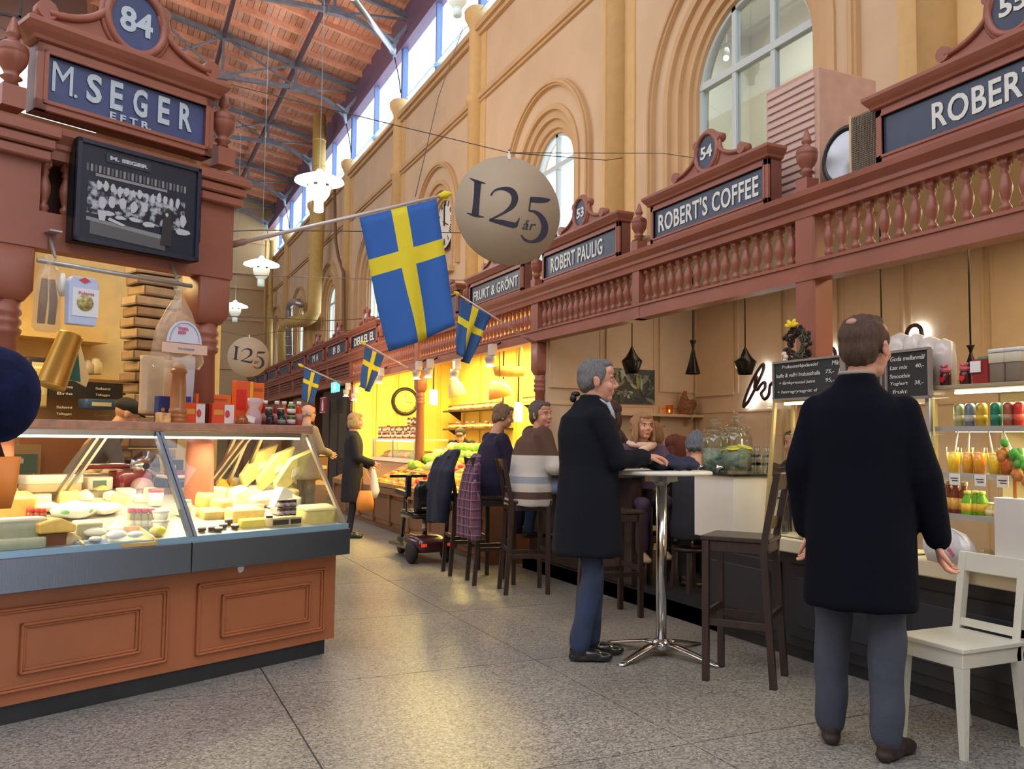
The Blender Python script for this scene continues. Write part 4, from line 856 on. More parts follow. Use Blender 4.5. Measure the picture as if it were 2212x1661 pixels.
sbox('wide orange carton with a grey peak printed on it', 424, 498, 850, 914, .56, ORG, art='peak')
sbox('small orange carton with white panel right of the mill', 398, 443, 869, 915, .44, ORD, art='win', rz=.05)
sbox('small orange carton with gold words, second right of the mill', 461, 505, 871, 915, .44, ORD, art='win', rz=-.1)
sbox('tall red carton standing above the jam jars', 511, 545, 822, 912, .62, (.82, .12, .03), art='band')
sbox('orange carton with a small peak right of the tall red one', 546, 569, 826, 912, .64, ORG, art='peak')
sbox('dark blue packet left of the mill', 343, 366, 855, 900, .56, (.03, .06, .26), art='dot')
sbox('dark blue packet just right of the mill', 398, 412, 856, 900, .58, (.04, .05, .32), art=None)
sbox('dark striped packet between the small orange cartons', 444, 462, 872, 914, .5, (.12, .02, .03), rz=.3)
q = goods('rusk_bag', 'clear bag of golden rusks at the foot of the mill', 'bag', sg(352, 912, .42)[0], .42, TZ); bumpy(rbox(.08, .05, .055, e=.5), .004).build('wrap', M('rusk', (.72, .42, .16), .4, noise_amt=.3, nscale=30), q)
q = goods('gift_bag', 'clear cellophane gift bag with pink ribbon on the top shelf', 'bag', sg(548, 912, .5)[0], .5, TZ)
bumpy(MB().loft([((0, 0, 0), .045, .03, 0, .5), ((0, 0, .06), .05, .03, 0, .5), ((0, 0, .11), .035, .02), ((.005, 0, .14), .05, .03), ((.01, 0, .17), .055, .035)], n=16), .003).build('film', M('cellophane', (.80, .62, .68), .1, alpha=.55), q); MB().ell((0, -.005, .035), (.035, .02, .03), 12, 8).build('contents', M('pink_sweets', (.70, .12, .22), .5, noise_amt=.4, nscale=40), q)
q = goods('open_jam_jar', 'squat brown jam jar with white paper label', 'jar', sg(522, 912, .40)[0], .40, TZ); MB().lathe([(.034, 0), (.04, .01), (.038, .035), (.028, .048), (.030, .052)], n=20).build('jar', M('amber_jam', (.35, .10, .02), .15), q); MB().box((.045, -.025, .035), (.06, .002, .035), ry=.25).build('paper_tag', PAPER, q)
def tj(lbl, px, v, r_, h, fill, lid, z=TZ, lab=None, grp='jars at the right end of the top shelf'):
    u = sg(px, 905, v)[0]; q = goods('preserve_jar', lbl, 'jar', u, v, z, 0, grp); nm = 'jarfill_%02x%02x%02x' % tuple(int(c*255) for c in fill)
    MB().lathe([(r_*.9, 0), (r_, .005), (r_, h*.78), (r_*.85, h*.86)], n=16).build('body', M(nm, fill, .12), q); MB().lathe([(r_*.95, h*.86), (r_*.95, h), (r_*.9, h+.002)], n=16).build('lid', M('lid_%02x%02x%02x' % tuple(int(c*255) for c in lid), lid, .35), q)
    if lab: MB().lathe([(r_+.0008, h*.2), (r_+.0008, h*.62)], n=16).build('paper_label', M('lab_%02x%02x' % (int(lab[0]*255), int(lab[2]*255)), lab, .6), q)
    return q
BKJ = (.02, .012, .015)
tj('dark jam jar with black lid, lower left of the stacked pairs', 583, .42, .026, .062, BKJ, (.06, .06, .06)); tj('dark jam jar with black lid, lower right of the stacked pairs', 608, .42, .026, .062, (.015, .02, .02), (.06, .07, .07), lab=(.2, .22, .24))
tj('dark jam jar on top of the lower left black-lidded jar', 580, .42, .024, .046, (.03, .03, .02), (.75, .70, .6), z=TZ+.064); tj('dark jam jar on top of the lower right black-lidded jar', 606, .42, .024, .046, (.02, .03, .02), (.75, .7, .6), z=TZ+.064)
GL_ = (.22, .50, .06)
tj('lower green-lidded jar with cream label', 629, .42, .027, .066, (.10, .02, .06), GL_, lab=(.6, .5, .45)); tj('upper green-lidded jar with cream label', 629, .42, .026, .066, (.10, .02, .03), GL_, z=TZ+.068, lab=(.7, .68, .6))
def bottle(lbl, px, v, h, col, cap=(.80, .70, .62)):
    u = sg(px, 905, v)[0]; q = goods('syrup_bottle', lbl, 'bottle', u, v, TZ, 0, 'syrup bottles on the top shelf'); nm = 'syrup_%02x%02x%02x' % tuple(int(c*255) for c in col)
    MB().lathe([(.021, 0), (.023, .006), (.023, h*.62), (.013, h*.78), (.012, h*.86)], n=14).build('bottle', M(nm, col, .08), q); MB().lathe([(.015, h*.86), (.015, h), (.012, h+.002)], n=12).build('cap', M('cap_pink', cap, .4), q); MB().lathe([(.0236, h*.15), (.0236, h*.5)], n=14).build('paper_label', M('label_rose', (.5, .2, .2), .6, noise_amt=.3), q)
for k, (px, col) in enumerate(((572, (.30, .01, .02)), (597, (.28, .01, .02)), (613, (.55, .06, .01)), (628, (.10, .01, .01)), (645, (.55, .04, .01)))): bottle('syrup bottle with pale cap, %s from the left' % ('first', 'second', 'third', 'fourth', 'last')[k], px, .52 if k < 4 else .44, .158, col)
# ---- hanging rail with goods
rail = goods('hanging_rail', 'grey steel tube hung under the cheese stall beam', 'rail', 0, 0, 0)
V1 = .42; (ua, za), (ub, zb2) = sg(80, 562, V1), sg(414, 618, V1+.0)
MB().cyl((ua, V1, za), (ub, V1, zb2), .012, n=12).build('tube', GREY, rail)
for px, py in ((120, 535), (385, 590)): u, z = sg(px, py, V1); MB().bar((u, V1, z-.05), (u, V1+.1, z+.09), .012).bb(u-.03, u+.03, V1, V1+.12, z+.085, z+.093).build('hanger', GREY, rail)
def hang(name, label, cat, px, pytop, v=V1):
    u, z = sg(px, pytop, v); return goods(name, label, cat, u, v, z), u, z
FLM = M('clear_film', (.75, .62, .45), .08, alpha=.28, coat=.8)
q, u, z = hang('sausage_bag', 'clear bag of dark dried sausages hanging from the rail', 'bag', 107, 566)
bumpy(MB().loft([((0, 0, -.36), .055, .03), ((0, 0, -.34), .07, .04), ((0, 0, -.12), .065, .04), ((0, 0, -.05), .05, .03), ((0, 0, -.01), .02, .015), ((0, 0, .03), .035, .02)], n=16), .002).build('film', FLM, q)
for dx in (-.028, .022): MB().tube([(dx, 0, -.32), (dx+.004, -.004, -.2), (dx*.7, 0, -.09)], [.018, .021, .015], 10).build('sausage', M('dry_sausage', (.10, .03, .02), .4, noise_amt=.4, nscale=30), q)
q, u, z = hang('flour_packet', 'pale blue and white paper packet with an oval picture', 'packet', 178, 600, .36); PW = M('packet_blue', (.50, .58, .82), .5)
MB().prism([(-.07, -.25), (.07, -.25), (.075, -.03), (.055, 0), (-.058, 0), (-.075, -.03)], -.03, .03).build('packet', PW, q, bev=.004); MB().bb(-.058, .074, -.034, -.031, -.205, -.06).build('printed_panel', M('packet_white', (.76, .78, .84), .5), q)
MB().lathe([(.042, 0), (.042, .002)], c=(.005, -.035, -.135), n=20, axis=(0, -1, 0)).build('printed_oval', M('print_grain', (.42, .36, .14), .6, noise_amt=.5, nscale=60), q)
text('Polenta', M('print_pinkred', (.62, .16, .25), .5), q, (.08, .016), (.01, -.0345, -.085), name='print_word', bold=.02); MB().prism([(-.03, -.018), (0, -.002), (.03, -.018), (0, -.034)], -.033, -.031).build('printed_diamond', M('print_crimson', (.60, .06, .08), .5), q)
q, u, z = hang('white_cloth_bag', 'small knotted white bag beside the sausages', 'bag', 136, 590); bumpy(MB().loft([((0, 0, -.12), .01, .01), ((0, 0, -.08), .03, .02), ((0, 0, -.03), .02, .012), ((0, 0, 0), .008, .008)], n=12), .002).build('bag', PAPER, q)
q, u, z = hang('bread_bag', 'big clear bag of round crispbread with a half-moon label', 'bag', 388, 628, .34)
bumpy(MB().loft([((0, 0, -.44), .13, .05, 0, .8), ((0, 0, -.40), .16, .05, 0, .8), ((0, 0, -.25), .135, .05), ((0, 0, -.12), .08, .04), ((0, 0, -.05), .035, .025), ((0, 0, -.02), .015, .012), ((0, 0, .02), .04, .03)], n=22), .003).build('film', FLM, q)
MB().lathe([(.125, -.012), (.13, 0), (.125, .012)], c=(0, .01, -.25), n=28, axis=(0, 1, 0)).build('bread', M('crispbread', (.50, .28, .15), .8, noise_amt=.3, nscale=40), q)
K = 18; MB().prism([(.01+.105*cos(pi*k/K), -.30+.125*sin(pi*k/K)) for k in range(K+1)], -.056, -.053).build('half_moon_label', M('label_pale_blue', (.66, .68, .80), .5), q); MB().tube([(.01+.088*cos(pi*k/K), -.058, -.292+.105*sin(pi*k/K)) for k in range(K+1)], .002, 4).build('label_ring', M('print_greyblue', (.25, .33, .5), .5), q)
text('TUNNA\nBRÖD', M('print_pinkred', (.62, .16, .25), .5), q, (.062, .040), (.0, -.058, -.232), name='label_word', bold=.04); MB().bb(-.12, .15, -.058, -.054, -.36, -.305).build('label_strip', M('label_peach', (.74, .50, .40), .5), q); text('TUNNBRÖD', M('print_greyblue', (.25, .33, .5), .5), q, (.10, .010), (.02, -.060, -.333), name='label_word')
for k, (px, py, v, h, w_, lb) in enumerate(((330, 770, .7, .34, .07, 'pale paper bag hanging low left of the crispbread'), (405, 770, .62, .38, .09, 'bluish plastic bag hanging below the crispbread, behind the mill'), (372, 780, .85, .30, .10, 'beige bag with a red dot hanging behind the mill'))):
    q, u, z = hang('carrier_bag', lb, 'bag', px, py, v); bumpy(rbox(w_*2, .06, h, e=.5), .005).build('bag', M('bag_%d' % k, ((.76, .62, .42), (.62, .62, .70), (.78, .66, .52))[k], .45, noise_amt=.1), q, loc=(0, 0, -h))
# ---- inside the stall
BKW = M('stall_back_cream', (.80, .56, .20), .7, noise_amt=.06)
sw_ = MB().bb(-3.4, sg(478, 700, 3.6)[0], 3.6, 3.66, 0, 3.3); o = struct(sw_, 'wall_stall', BKW); o.location = C0; o.rotation_euler = (0, 0, SA)
sw_ = MB().bb(-3.4, -.5, .65, 3.6, 2.93, 3.0); o = struct(sw_, 'ceiling_stall', M('stall_ceiling', (.62, .42, .2), .7)); o.location = C0; o.rotation_euler = (0, 0, SA)
l = area('stall_lamp', S(-1.3, 2.0, 2.85), 1.6, 62, (1, .72, .30), sy=1.2)
rb = goods('cove_panel', 'curved cream ceiling cove at the back of the cheese stall', 'panel', 0, 0, 0); MB().prism([(-3.2, 2.1), (.1, 2.1), (.1, 2.22), (-3.2, 2.22)], 3.3, 3.6).build('cove', BKW, rb)
for k, u in enumerate((-2.6, -2.1, -1.3, -.6)): MB().bb(u, u+.06, 3.53, 3.6, .9, 2.1).build('rib', BKW, rb)
bs = goods('wall_shelf', 'dark back shelf of the cheese stall with clutter on it', 'shelf', 0, 0, 0)
VB = 3.0
def B(px, py, v=VB): return sg(px, py, v)
(x0, z0), (x1, _) = B(98, 812), B(300, 812); MB().bb(x0-.5, x1, VB, VB+.3, z0-.03, z0).build('board', M('shelf_brown', (.30, .16, .08), .5), bs)
MB().bb(x0-.5, x1, VB+.28, VB+.3, .9, z0).build('back_panel', M('back_brown', (.38, .24, .12), .6), bs)
def back(name, label, cat, px, py, w_, h, col, v=VB+.1, shape='box', rz=0, group=None, z=None):
    u, zz = B(px, py, v); q = goods(name, label, cat, u, v, zz if z is None else z, rz, group); mm = M('bk_%02x%02x%02x' % tuple(int(c*255) for c in col), col, .45)
    (rbox(w_, w_*.6, h) if shape == 'box' else MB().lathe([(w_*.42, 0), (w_/2, h*.1), (w_/2, h*.75), (w_*.3, h*.9), (w_*.3, h)], n=14)).build('body', mm, q)
    MB().lathe([(w_*.25, h), (w_*.25, h*1.08)], n=10).build('lid', GREY, q) if shape != 'box' else MB().bb(-w_*.3, w_*.3, -w_*.31, -w_*.3, h*.3, h*.7).build('printed_label', M('label_cream', (.7, .65, .4), .6), q)
    return q
back('toaster_oven', 'black appliance at the left end of the back shelf', 'appliance', 80, 808, .22, .13, (.03, .02, .02)); back('tin', 'red tin on the back shelf', 'tin', 128, 808, .11, .12, (.65, .06, .01))
for k, (px, c) in enumerate(((152, (.55, .52, .40)), (172, (.62, .60, .50)), (190, (.50, .42, .30)), (206, (.66, .56, .36)))): back('glass_jar', 'pale glass jar on the back shelf, %s right of the red tin' % ('first', 'second', 'third', 'fourth')[k], 'jar', px, 809, .10, .11+.02*(k % 2), c, shape='jar', group='jars on the cheese stall back shelf')
cb = goods('menu_board', 'black menu board with white writing at the back of the cheese stall', 'menu board', 0, 0, 0); (x0, z1), (x1, z0) = B(106, 820, VB-.02), B(270, 863, VB-.02)
MB().bb(x0, x1, VB-.03, VB-.01, z0, z1).build('board', M('chalk_black', (.02, .017, .015), .6), cb); CH = M('chalk', (.70, .66, .55), .9)
for r_ in range(5):
    for c_ in range(3):
        if (r_+c_) % 3 != 2 or c_ == 1: text(('Parma', 'Salami', 'Tomte', 'Brie', 'Talleggio', 'Comté', 'Gouda', 'Cheddar')[(r_*3+c_) % 8], CH, cb, (.12, .022), (x0+.12+c_*.3, VB-.033, z1-.05-.055*r_), name='chalk_word', bold=.01)
back('price_board', 'green-framed price board at the back left of the stall', 'board', 82, 880, .10, .30, (.62, .52, .22), v=2.5); bk = back('blue_sign', 'dark blue oblong sign below the menu board', 'sign', 210, 884, .26, .08, (.05, .10, .24), v=VB-.1)
# stack of flat baskets
sk = [(.40, .27, .17), (.33, .21, .13), (.45, .32, .21)]
rs = random.Random(9); ux, _ = B(333, 800, 2.3)
zz = 1.12; k = 0
zs_ = []
while zz < 2.6: zs_.append(zz); zz += .085
nms = 'bottom|second|third|fourth|fifth|sixth|seventh|eighth|ninth|tenth|eleventh|twelfth|thirteenth|fourteenth|fifteenth|sixteenth|seventeenth|eighteenth|top'.split('|')
cr0 = goods('crate_table', 'low brown table carrying the tall stack of wooden boxes', 'table', ux, 2.35, 0); MB().bb(-.22, .22, -.15, .15, 1.07, 1.11).build('top', DWOOD, cr0)
for sx in (-.2, .2):
    for sy in (-.13, .13): MB().bb(sx-.02, sx+.02, sy-.02, sy+.02, 0, 1.07).build('leg', DWOOD, cr0)
for k, zz in enumerate(zs_):
    w_ = .17+rs.uniform(-.02, .03); q = goods('wooden_box', 'shallow wooden box, %s from the bottom of the tall stack' % nms[min(k, 18)] if 0 < k < len(zs_)-1 else ('bottom' if not k else 'topmost')+' shallow wooden box of the tall stack', 'box', ux+rs.uniform(-.015, .015), 2.35, zz, rs.uniform(-.1, .1), 'tall stack of shallow boxes')
    bxm = M('chip_%d' % (k % 3), sk[k % 3], .7, noise_amt=.15); MB().bb(-w_, w_, -.12, .12, 0, .015).bb(-w_, w_, -.12, -.11, 0, .07).bb(-w_, w_, .11, .12, 0, .07).bb(-w_, -w_+.01, -.12, .12, 0, .07).bb(w_-.01, w_, -.12, .12, 0, .07).build('box', bxm, q)
q, u, z = hang('grain_scoop', 'tilted golden metal bucket hanging in the cheese stall', 'scoop', 150, 700, 1.6); MB().lathe([(.085, 0), (.09, .02), (.075, .36), (.08, .37)], c=(-.10, 0, -.42), n=20, axis=(.32, 0, 1)).build('bucket', M('brass_tin', (.62, .44, .14), .3, .7), q)
q, u, z = hang('apron', 'white and teal cloth hanging behind the golden bucket', 'cloth', 172, 735, 1.7); bumpy(MB().prism([(-.05, 0), (.0, -.02), (.07, -.25), (.05, -.31), (-.03, -.27)], -.01, .01), .003).build('cloth', M('cloth_white', (.82, .76, .55), .7), q); MB().prism([(-.06, -.04), (-.02, -.03), (.01, -.28), (-.06, -.27)], -.02, -.012).build('teal_panel', M('cloth_teal', (.02, .16, .18), .7), q)
q = goods('back_cabinet', 'steel and brown equipment cabinet behind the counter glass', 'cabinet', -1.5, 3.0, 0); MB().bb(-.9, .9, -.2, .25, 0, 1.22).build('body', M('cab_brown', (.36, .25, .13), .5), q)
for k in range(4): MB().bb(-.85+.44*k, -.45+.44*k, -.215, -.2, .5, 1.15).build('door', M('cab_teal', (.09, .16, .15), .3) if k % 2 else M('cab_beige', (.50, .38, .2), .4), q); MB().cyl((-.48+.44*k, -.235, .7), (-.48+.44*k, -.235, 1.0), .01).build('handle', CHROME, q)
for k, (px, c) in enumerate(((112, (.30, .30, .30)), (140, (.34, .34, .33)), (122, (.28, .27, .26)))):
    q = back('steel_canister', 'grey lidded canister on the equipment cabinet, %s of three' % ('left', 'right', 'middle')[k], 'canister', px, 905, .09, .12, c, v=2.95, shape='jar', z=1.221)
q = goods('bread_basket', 'wire basket of pale bread behind the counter', 'basket', sg(225, 1040, 1.7)[0], 1.7, .98)
for zz in (.0, .06, .12): MB().tube([(.17*cos(t*pi/8), .12*sin(t*pi/8), zz) for t in range(16)], .005, 5, closed=True).build('wire', CHROME, q)
for k in range(5): MB().ell((-.10+.05*k, .02*(k % 2), .05+.03*(k % 2)), (.05, .04, .035), 12, 8).build('bread', M('pale_bread', (.82, .62, .32), .7, noise_amt=.2), q)
MB().bb(-.25, .25, -.15, .15, -.03, -.01).build('board', BRUSHL, q)
for sx in (-.22, .22): MB().bb(sx-.015, sx+.015, -.02, .02, -.98, -.03).build('leg', BRUSHL, q)
q = goods('tasting_tray', 'yellow tray with bagged goods behind the counter glass', 'tray', sg(325, 1022, 1.3)[0], 1.3, 1.05); MB().bb(-.13, .13, -.08, .08, 0, .012).build('tray', M('tray_yellow', (.85, .62, .03), .4), q); bumpy(rbox(.2, .12, .10, e=.5), .006).build('bags', M('bagged', (.66, .45, .18), .4, noise_amt=.5, nscale=14), q, loc=(0, 0, .012))
MB().cyl((0, 0, -1.05), (0, 0, 0), .02).build('stand', BRUSHL, q)
pz = goods('timber_partition', 'red-brown panel behind the right half of the cheese case', 'partition', 0, 0, 0); MB().bb(-.72, .1, 2.85, 2.9, .0, 1.3).build('panel', M('partition_brown', (.30, .12, .05), .5), pz)
# ================================================================ RIGHT STALLS
def wallpanels(nm, p0, rz, L, z0, z1, mat, mat2, pw=.62, rows=((.12, .55), (.62, .95))):
    """panelled wall in a local frame: x along, y away, every raised panel its own piece"""
    o = MB().bb(0, L, 0, .05, z0, z1).build(nm, mat, loc=p0, rot=(0, 0, rz)); o['kind'] = 'structure'
    n = max(1, int(L/pw)); w_ = L/n; H = z1-z0
    for a, b in rows:
        za, zb_ = z0+H*a, z0+H*b
        pm_ = MB().bb(.05, w_-.05, -.012, 0, za, zb_).mesh('panel', mat2)
        fm = MB()
        for x0, x1, c, d in ((.03, w_-.03, za-.02, za), (.03, w_-.03, zb_, zb_+.02), (.03, .05, za, zb_), (w_-.05, w_-.03, za, zb_)): fm.bb(x0, x1, -.022, 0, c, d)
        fme = fm.mesh('panel_moulding', mat)
        for k in range(n): link('panel', pm_, o, (w_*k, 0, 0)); link('panel_moulding', fme, o, (w_*k, 0, 0))
    return o
PAN2 = M('cream_panel_face', (.64, .48, .33), .55, noise_amt=.04)
BWX = 5.96
wallpanels('wall_cafe', (BWX, 8.0, 0), -pi/2, 9.5, 0, 2.95, PANEL, PAN2, .68)
wallpanels('wall_partition', (4.06, 8.0, 0), 0, 2.07, .12, 2.95, PANEL, PAN2, .69)
YP2 = M('yellow_panel_face', (.84, .60, .14), .55)
wallpanels('wall_produce', (BWX, 15.9, 0), -pi/2, 7.8, 0, 2.95, YELW, YP2, .78, ((.04, .96),))
wallpanels('wall_produce_end', (3.99, 15.88, 0), 0, 2.14, 0, 2.95, YELW, YP2, .36, ((.02, .98),))
wallpanels('wall_far_stalls', (BWX-.3, 41, 0), -pi/2, 25, 0, 2.6, M('far_brown', (.30, .17, .09), .6), M('far_brown_face', (.34, .19, .10), .6), 1.2, ((.1, .9),))
for k, (a, b, c) in enumerate(((-.5, 8.0, (.62, .50, .34)), (8.1, 15.85, (.66, .46, .14)), (16.0, 41, (.26, .15, .08)))):
    struct(MB().bb(4.07, XW, a, b, 2.93, 2.98), 'ceiling_stall_row_%d' % k, M('rowceil_%d' % k, c, .7))
struct(MB().bb(3.80, BWX, 4.82, 7.98, 0, .12).bb(3.80, 3.83, 4.82, 7.98, 0, .125), 'floor_platform', DARK)
struct(MB().bb(3.99, 4.06, 15.9, 15.95, 0, 2.3), 'trim_1', REDD)
# far dark shop fronts past the yellow stall
sfm = M('shop_dark', (.05, .035, .03), .4)
for k, (y, lb) in enumerate(((16.6, 'dark doorway panel under the small green exit sign'), (20.2, 'brown shop front panel beyond the exit sign'), (25, 'brown far shop front in the middle of the row'), (31, 'brown far shop front nearest the hall corner'))):
    q = thing('shop_front', lb, 'shop front', (4.1, y, 0), -pi/2); c = (sfm, M('far_brown', (.30, .17, .09), .6))[k > 0]
    MB().bb(-2.4, 0, 0, .08, 0, 2.3).build('panel', c, q)
    for j in range(3): MB().bb(-2.3+.78*j, -1.66+.78*j, -.02, 0, .9, 2.1).build('pane', M('shop_pane', (.07, .06, .05), .2) if k == 0 else M('far_brown_face', (.34, .19, .10), .6), q); MB().bb(-2.3+.78*j, -1.66+.78*j, -.02, 0, .15, .8).build('panel_face', c, q)
def put(px, py, ax, val): return at(px, py, ax, val)
p = put(722, 836, 0, 3.9); q = thing('exit_sign', 'small glowing green exit sign in the distance', 'sign', p, -pi/2); MB().bb(-.28, .28, 0, .05, -.10, .10).build('box', M('exit_green', (.05, .55, .45), .5, emit=1.6, ecol=(.15, .9, .75)), q)
MB().prism([(-.05, -.07), (.0, -.07), (.03, 0), (.08, -.06), (.1, -.03), (.05, .05), (-.02, .06)], -.004, 0).build('running_figure', M('exit_white', (.8, 1, .95), .5, emit=2), q)
p = put(697, 875, 0, 3.88); q = thing('extinguisher_sign', 'dark red square sign with a white extinguisher', 'sign', p, -pi/2); MB().bb(-.28, .28, 0, .03, -.17, .17).build('plate', M('sign_red', (.32, .02, .04), .5), q); MB().bb(-.25, .25, -.004, 0, -.155, -.145).bb(-.25, .25, -.004, 0, .145, .155).build('border', PAPER, q)
MB().prism([(-.07, -.12), (.07, -.12), (.07, .03), (.03, .07), (.03, .12), (-.03, .12), (-.03, .07), (-.07, .03)], -.005, 0).build('symbol', PAPER, q)
# ---- picture, shelf, candle, hen
pc = thing('coffee_plant_picture', 'wide picture of coffee leaves and berries on the cream end wall', 'picture', (4.62, 7.96, 1.715)); PW_, PH_ = .77, .375
MB().bb(0, PW_, 0, .025, 0, PH_).build('canvas', M('leaf_dark', (.03, .035, .025), .5, noise_amt=.5, nscale=9), pc)
rs = random.Random(11); LM = [M('leaf_%d' % k, c, .5) for k, c in enumerate(((.05, .07, .04), (.17, .19, .14), (.34, .36, .30), (.22, .27, .04), (.06, .05, .06), (.35, .30, .22), (.30, .03, .03)))]
m = MB()
for k in range(70):
    m.cur = rs.choice((0, 0, 1, 1, 2, 4, 3 if k > 50 else 1)); cx, cz, a, L_, w_ = rs.uniform(.04, PW_-.04), rs.uniform(.03, PH_-.03), rs.uniform(0, pi), rs.uniform(.04, .09), rs.uniform(.012, .03)
    pts = [(cx+L_*t*cos(a)-w_*s_*sin(a), cz+L_*t*sin(a)+w_*s_*cos(a)) for t, s_ in ((-1, 0), (-.5, .8), (0, 1), (.6, .7), (1, 0), (.5, -.7), (0, -1), (-.6, -.7))]
    pts = [(min(PW_, max(0, x)), min(PH_, max(0, z))) for x, z in pts]; m.prism(pts, -.003-.0001*k, 0)
m.build('printed_leaves', LM, pc); m = MB(); m.cur = 0; m.tube([(0.0, -.012, .10), (.2, -.012, .135), (.42, -.012, .12)], .003, 5); m.build('printed_twig', LM[5], pc)
for k in range(12): MB().ell((rs.uniform(.1, .6), -.011, rs.uniform(.08, .3)), (.010, .002, .010), 8, 4).build('printed_berry', LM[6], pc)
sh = thing('shelf', 'narrow cream shelf under the coffee plant picture', 'shelf', (4.5, 7.82, 1.575)); MB().bb(0, 1.52, 0, .17, 0, .03).build('board', PANEL, sh, bev=.004)
for x in (.2, 1.3): MB().prism([(0, 0), (.14, 0), (.14, -.1)], x, x+.02, Matrix(((0, 1, 0, 0), (1, 0, 0, 0), (0, 0, 1, 0), (0, 0, 0, 1)))).build('bracket', PANEL, sh)
p = put(1446, 889, 1, 7.9); q = thing('candle_glass', 'lit tealight in a small glass on the cream shelf', 'candle', (p.x, 7.9, 1.606)); MB().lathe([(.035, 0), (.045, .10), (.043, .10), (.033, .005)], n=16).build('glass', glassmat('amber_glass', (1, .75, .45)), q); MB().lathe([(.03, .004), (.03, .02)], n=12).build('wax', M('wax', (.9, .75, .5), .5), q); MB().ell((0, 0, .035), (.008, .008, .016), 8, 6).build('flame', M('flame', (1, .6, .2), .5, emit=14, ecol=(1, .55, .18)), q)
p = put(1483, 893, 1, 7.88); hn = thing('hen_figure', 'small brown straw hen figure on the right of the shelf', 'figurine', (p.x, 7.88, 1.606)); HB = M('hen_brown', (.24, .10, .045), .8, noise_amt=.4, nscale=40, bump=.5, bscale=60)
m = MB(); m.ell((0, 0, .085), (.11, .07, .09), 16, 10); m.ell((-.03, 0, .15), (.05, .045, .08), 14, 8); m.ell((-.035, 0, .215), (.032, .03, .035), 12, 8); m.ell((.09, 0, .12), (.05, .03, .06), 12, 8); m.cyl((0, 0, 0), (0, 0, .03), .08, n=16); remesh(m, 'body', HB, .008, 2, .002, hn)
MB().prism([(-.05, .24), (-.03, .27), (-.02, .25), (-.0, .265), (.0, .235)], -.005, .005).build('comb', M('hen_red', (.35, .04, .03), .6), hn); MB().cyl((-.06, 0, .215), (-.085, 0, .205), .010, .001, 8).build('beak', M('beak', (.5, .3, .1), .5), hn)
# ---- pendants
PB = M('pendant_black', (.008, .006, .006), .25, .2); GOLD = M('pendant_gold', (.85, .45, .15), .3, .9)
def pendant(px, ptop, pbot, X, wpx, kind, label):
    p = at(px, pbot, 0, X); dep = (p-CAMP).dot(CF); s = dep/1850; h = (pbot-ptop)*s; r = wpx*s/2
    q = thing('pendant_lamp', label, 'lamp', p, 0, 'black pendant lamps in the cafe')
    prof = [(.62, 0), (.70, .10), (1.0, .42), (.98, .47), (.62, .60), (.36, .76), (.16, .92), (.07, 1.0), (.04, 1.02)] if kind == 'fat' else [(1.0, 0), (.97, .02), (.55, .35), (.22, .66), (.14, .74), (.20, .84), (.42, .985), (.38, 1.0)]
    MB().lathe([(r*a, h*b) for a, b in prof]+[(.0, h*1.0)], n=28).build('shade', PB, q); MB().lathe([(r*a*.96, h*b) for a, b in prof[:4]][::1]+[(0, h*.5)], n=24).build('shade_lining', GOLD, q)
    MB().ell((0, 0, h*.22), (r*.35, r*.35, r*.4), 12, 8).build('bulb', M('bulb_warm', (1, .7, .35), .4, emit=10, ecol=(1, .62, .28)), q)
    MB().cyl((0, 0, h), (0, 0, 2.93-p.z), .006, n=6).build('cord', BLACK, q); point('pendant_bulb', p+Vector((0, 0, -.02)), 2.2, (1, .62, .3), .03)
pendant(1365, 748, 806, 4.8, 45, 'fat', 'black onion-shaped pendant in front of the picture')
pendant(1497, 734, 808, 4.95, 34, 'tall', 'tall slim black cone pendant between the two wide ones')
pendant(1610, 749, 809, 5.0, 49, 'fat', 'black onion-shaped pendant left of the glowing script sign')
pendant(1906, 768, 812, 4.9, 36, 'tall', 'pendant whose cord drops behind the looking man\'s head')
pendant(2098, 745, 812, 4.9, 40, 'tall', 'slim black pendant behind the stacked gift boxes at right')
# ---- glowing script sign
ns = thing('script_sign', 'dark script lettering with white backlight on the cafe wall', 'sign', at(1650, 840, 0, 5.88)); NX = 5.88
def stroke(pts, r=.016, X=NX):
    P = [at(x, y, 0, X)-ns.location for x, y in pts]; 
    cu = [];
    for i in range(len(P)-1):
        a, b, c, d = P[max(0, i-1)], P[i], P[i+1], P[min(len(P)-1, i+2)]
        for k in range(4): t = k/4; cu.append(.5*((2*b)+(c-a)*t+(2*a-5*b+4*c-d)*t*t+(3*b-a-3*c+d)*t**3))
    return cu+[P[-1]]
STR = [[(1606, 879), (1611, 858), (1626, 822), (1643, 793), (1650, 788), (1647, 805), (1632, 838), (1616, 868), (1606, 879)], [(1636, 812), (1630, 836), (1636, 842), (1645, 830), (1652, 826), (1653, 838), (1645, 850), (1652, 862), (1661, 852), (1664, 832), (1673, 826), (1676, 842)], [(1690, 850), (1700, 800), (1706, 790), (1702, 820), (1698, 850), (1712, 835), (1718, 848)], [(1740, 845), (1745, 820), (1755, 815), (1760, 838), (1772, 800), (1776, 770), (1786, 754), (1797, 751), (1804, 762), (1802, 780), (1790, 800)], [(1955, 740), (1962, 712), (1975, 703), (1988, 708), (1992, 728)]]
for st_ in STR: MB().tube(stroke(st_), .018, 8).build('letter_stroke', M('neon_letter', (.05, .02, .015), .3), ns)
for st_ in STR: MB().tube([c+Vector((.035, 0, 0)) for c in stroke(st_)], .016, 6).build('backlight', M('backlight', (.8, .93, 1), .4, emit=11, ecol=(.75, .9, 1)), ns)
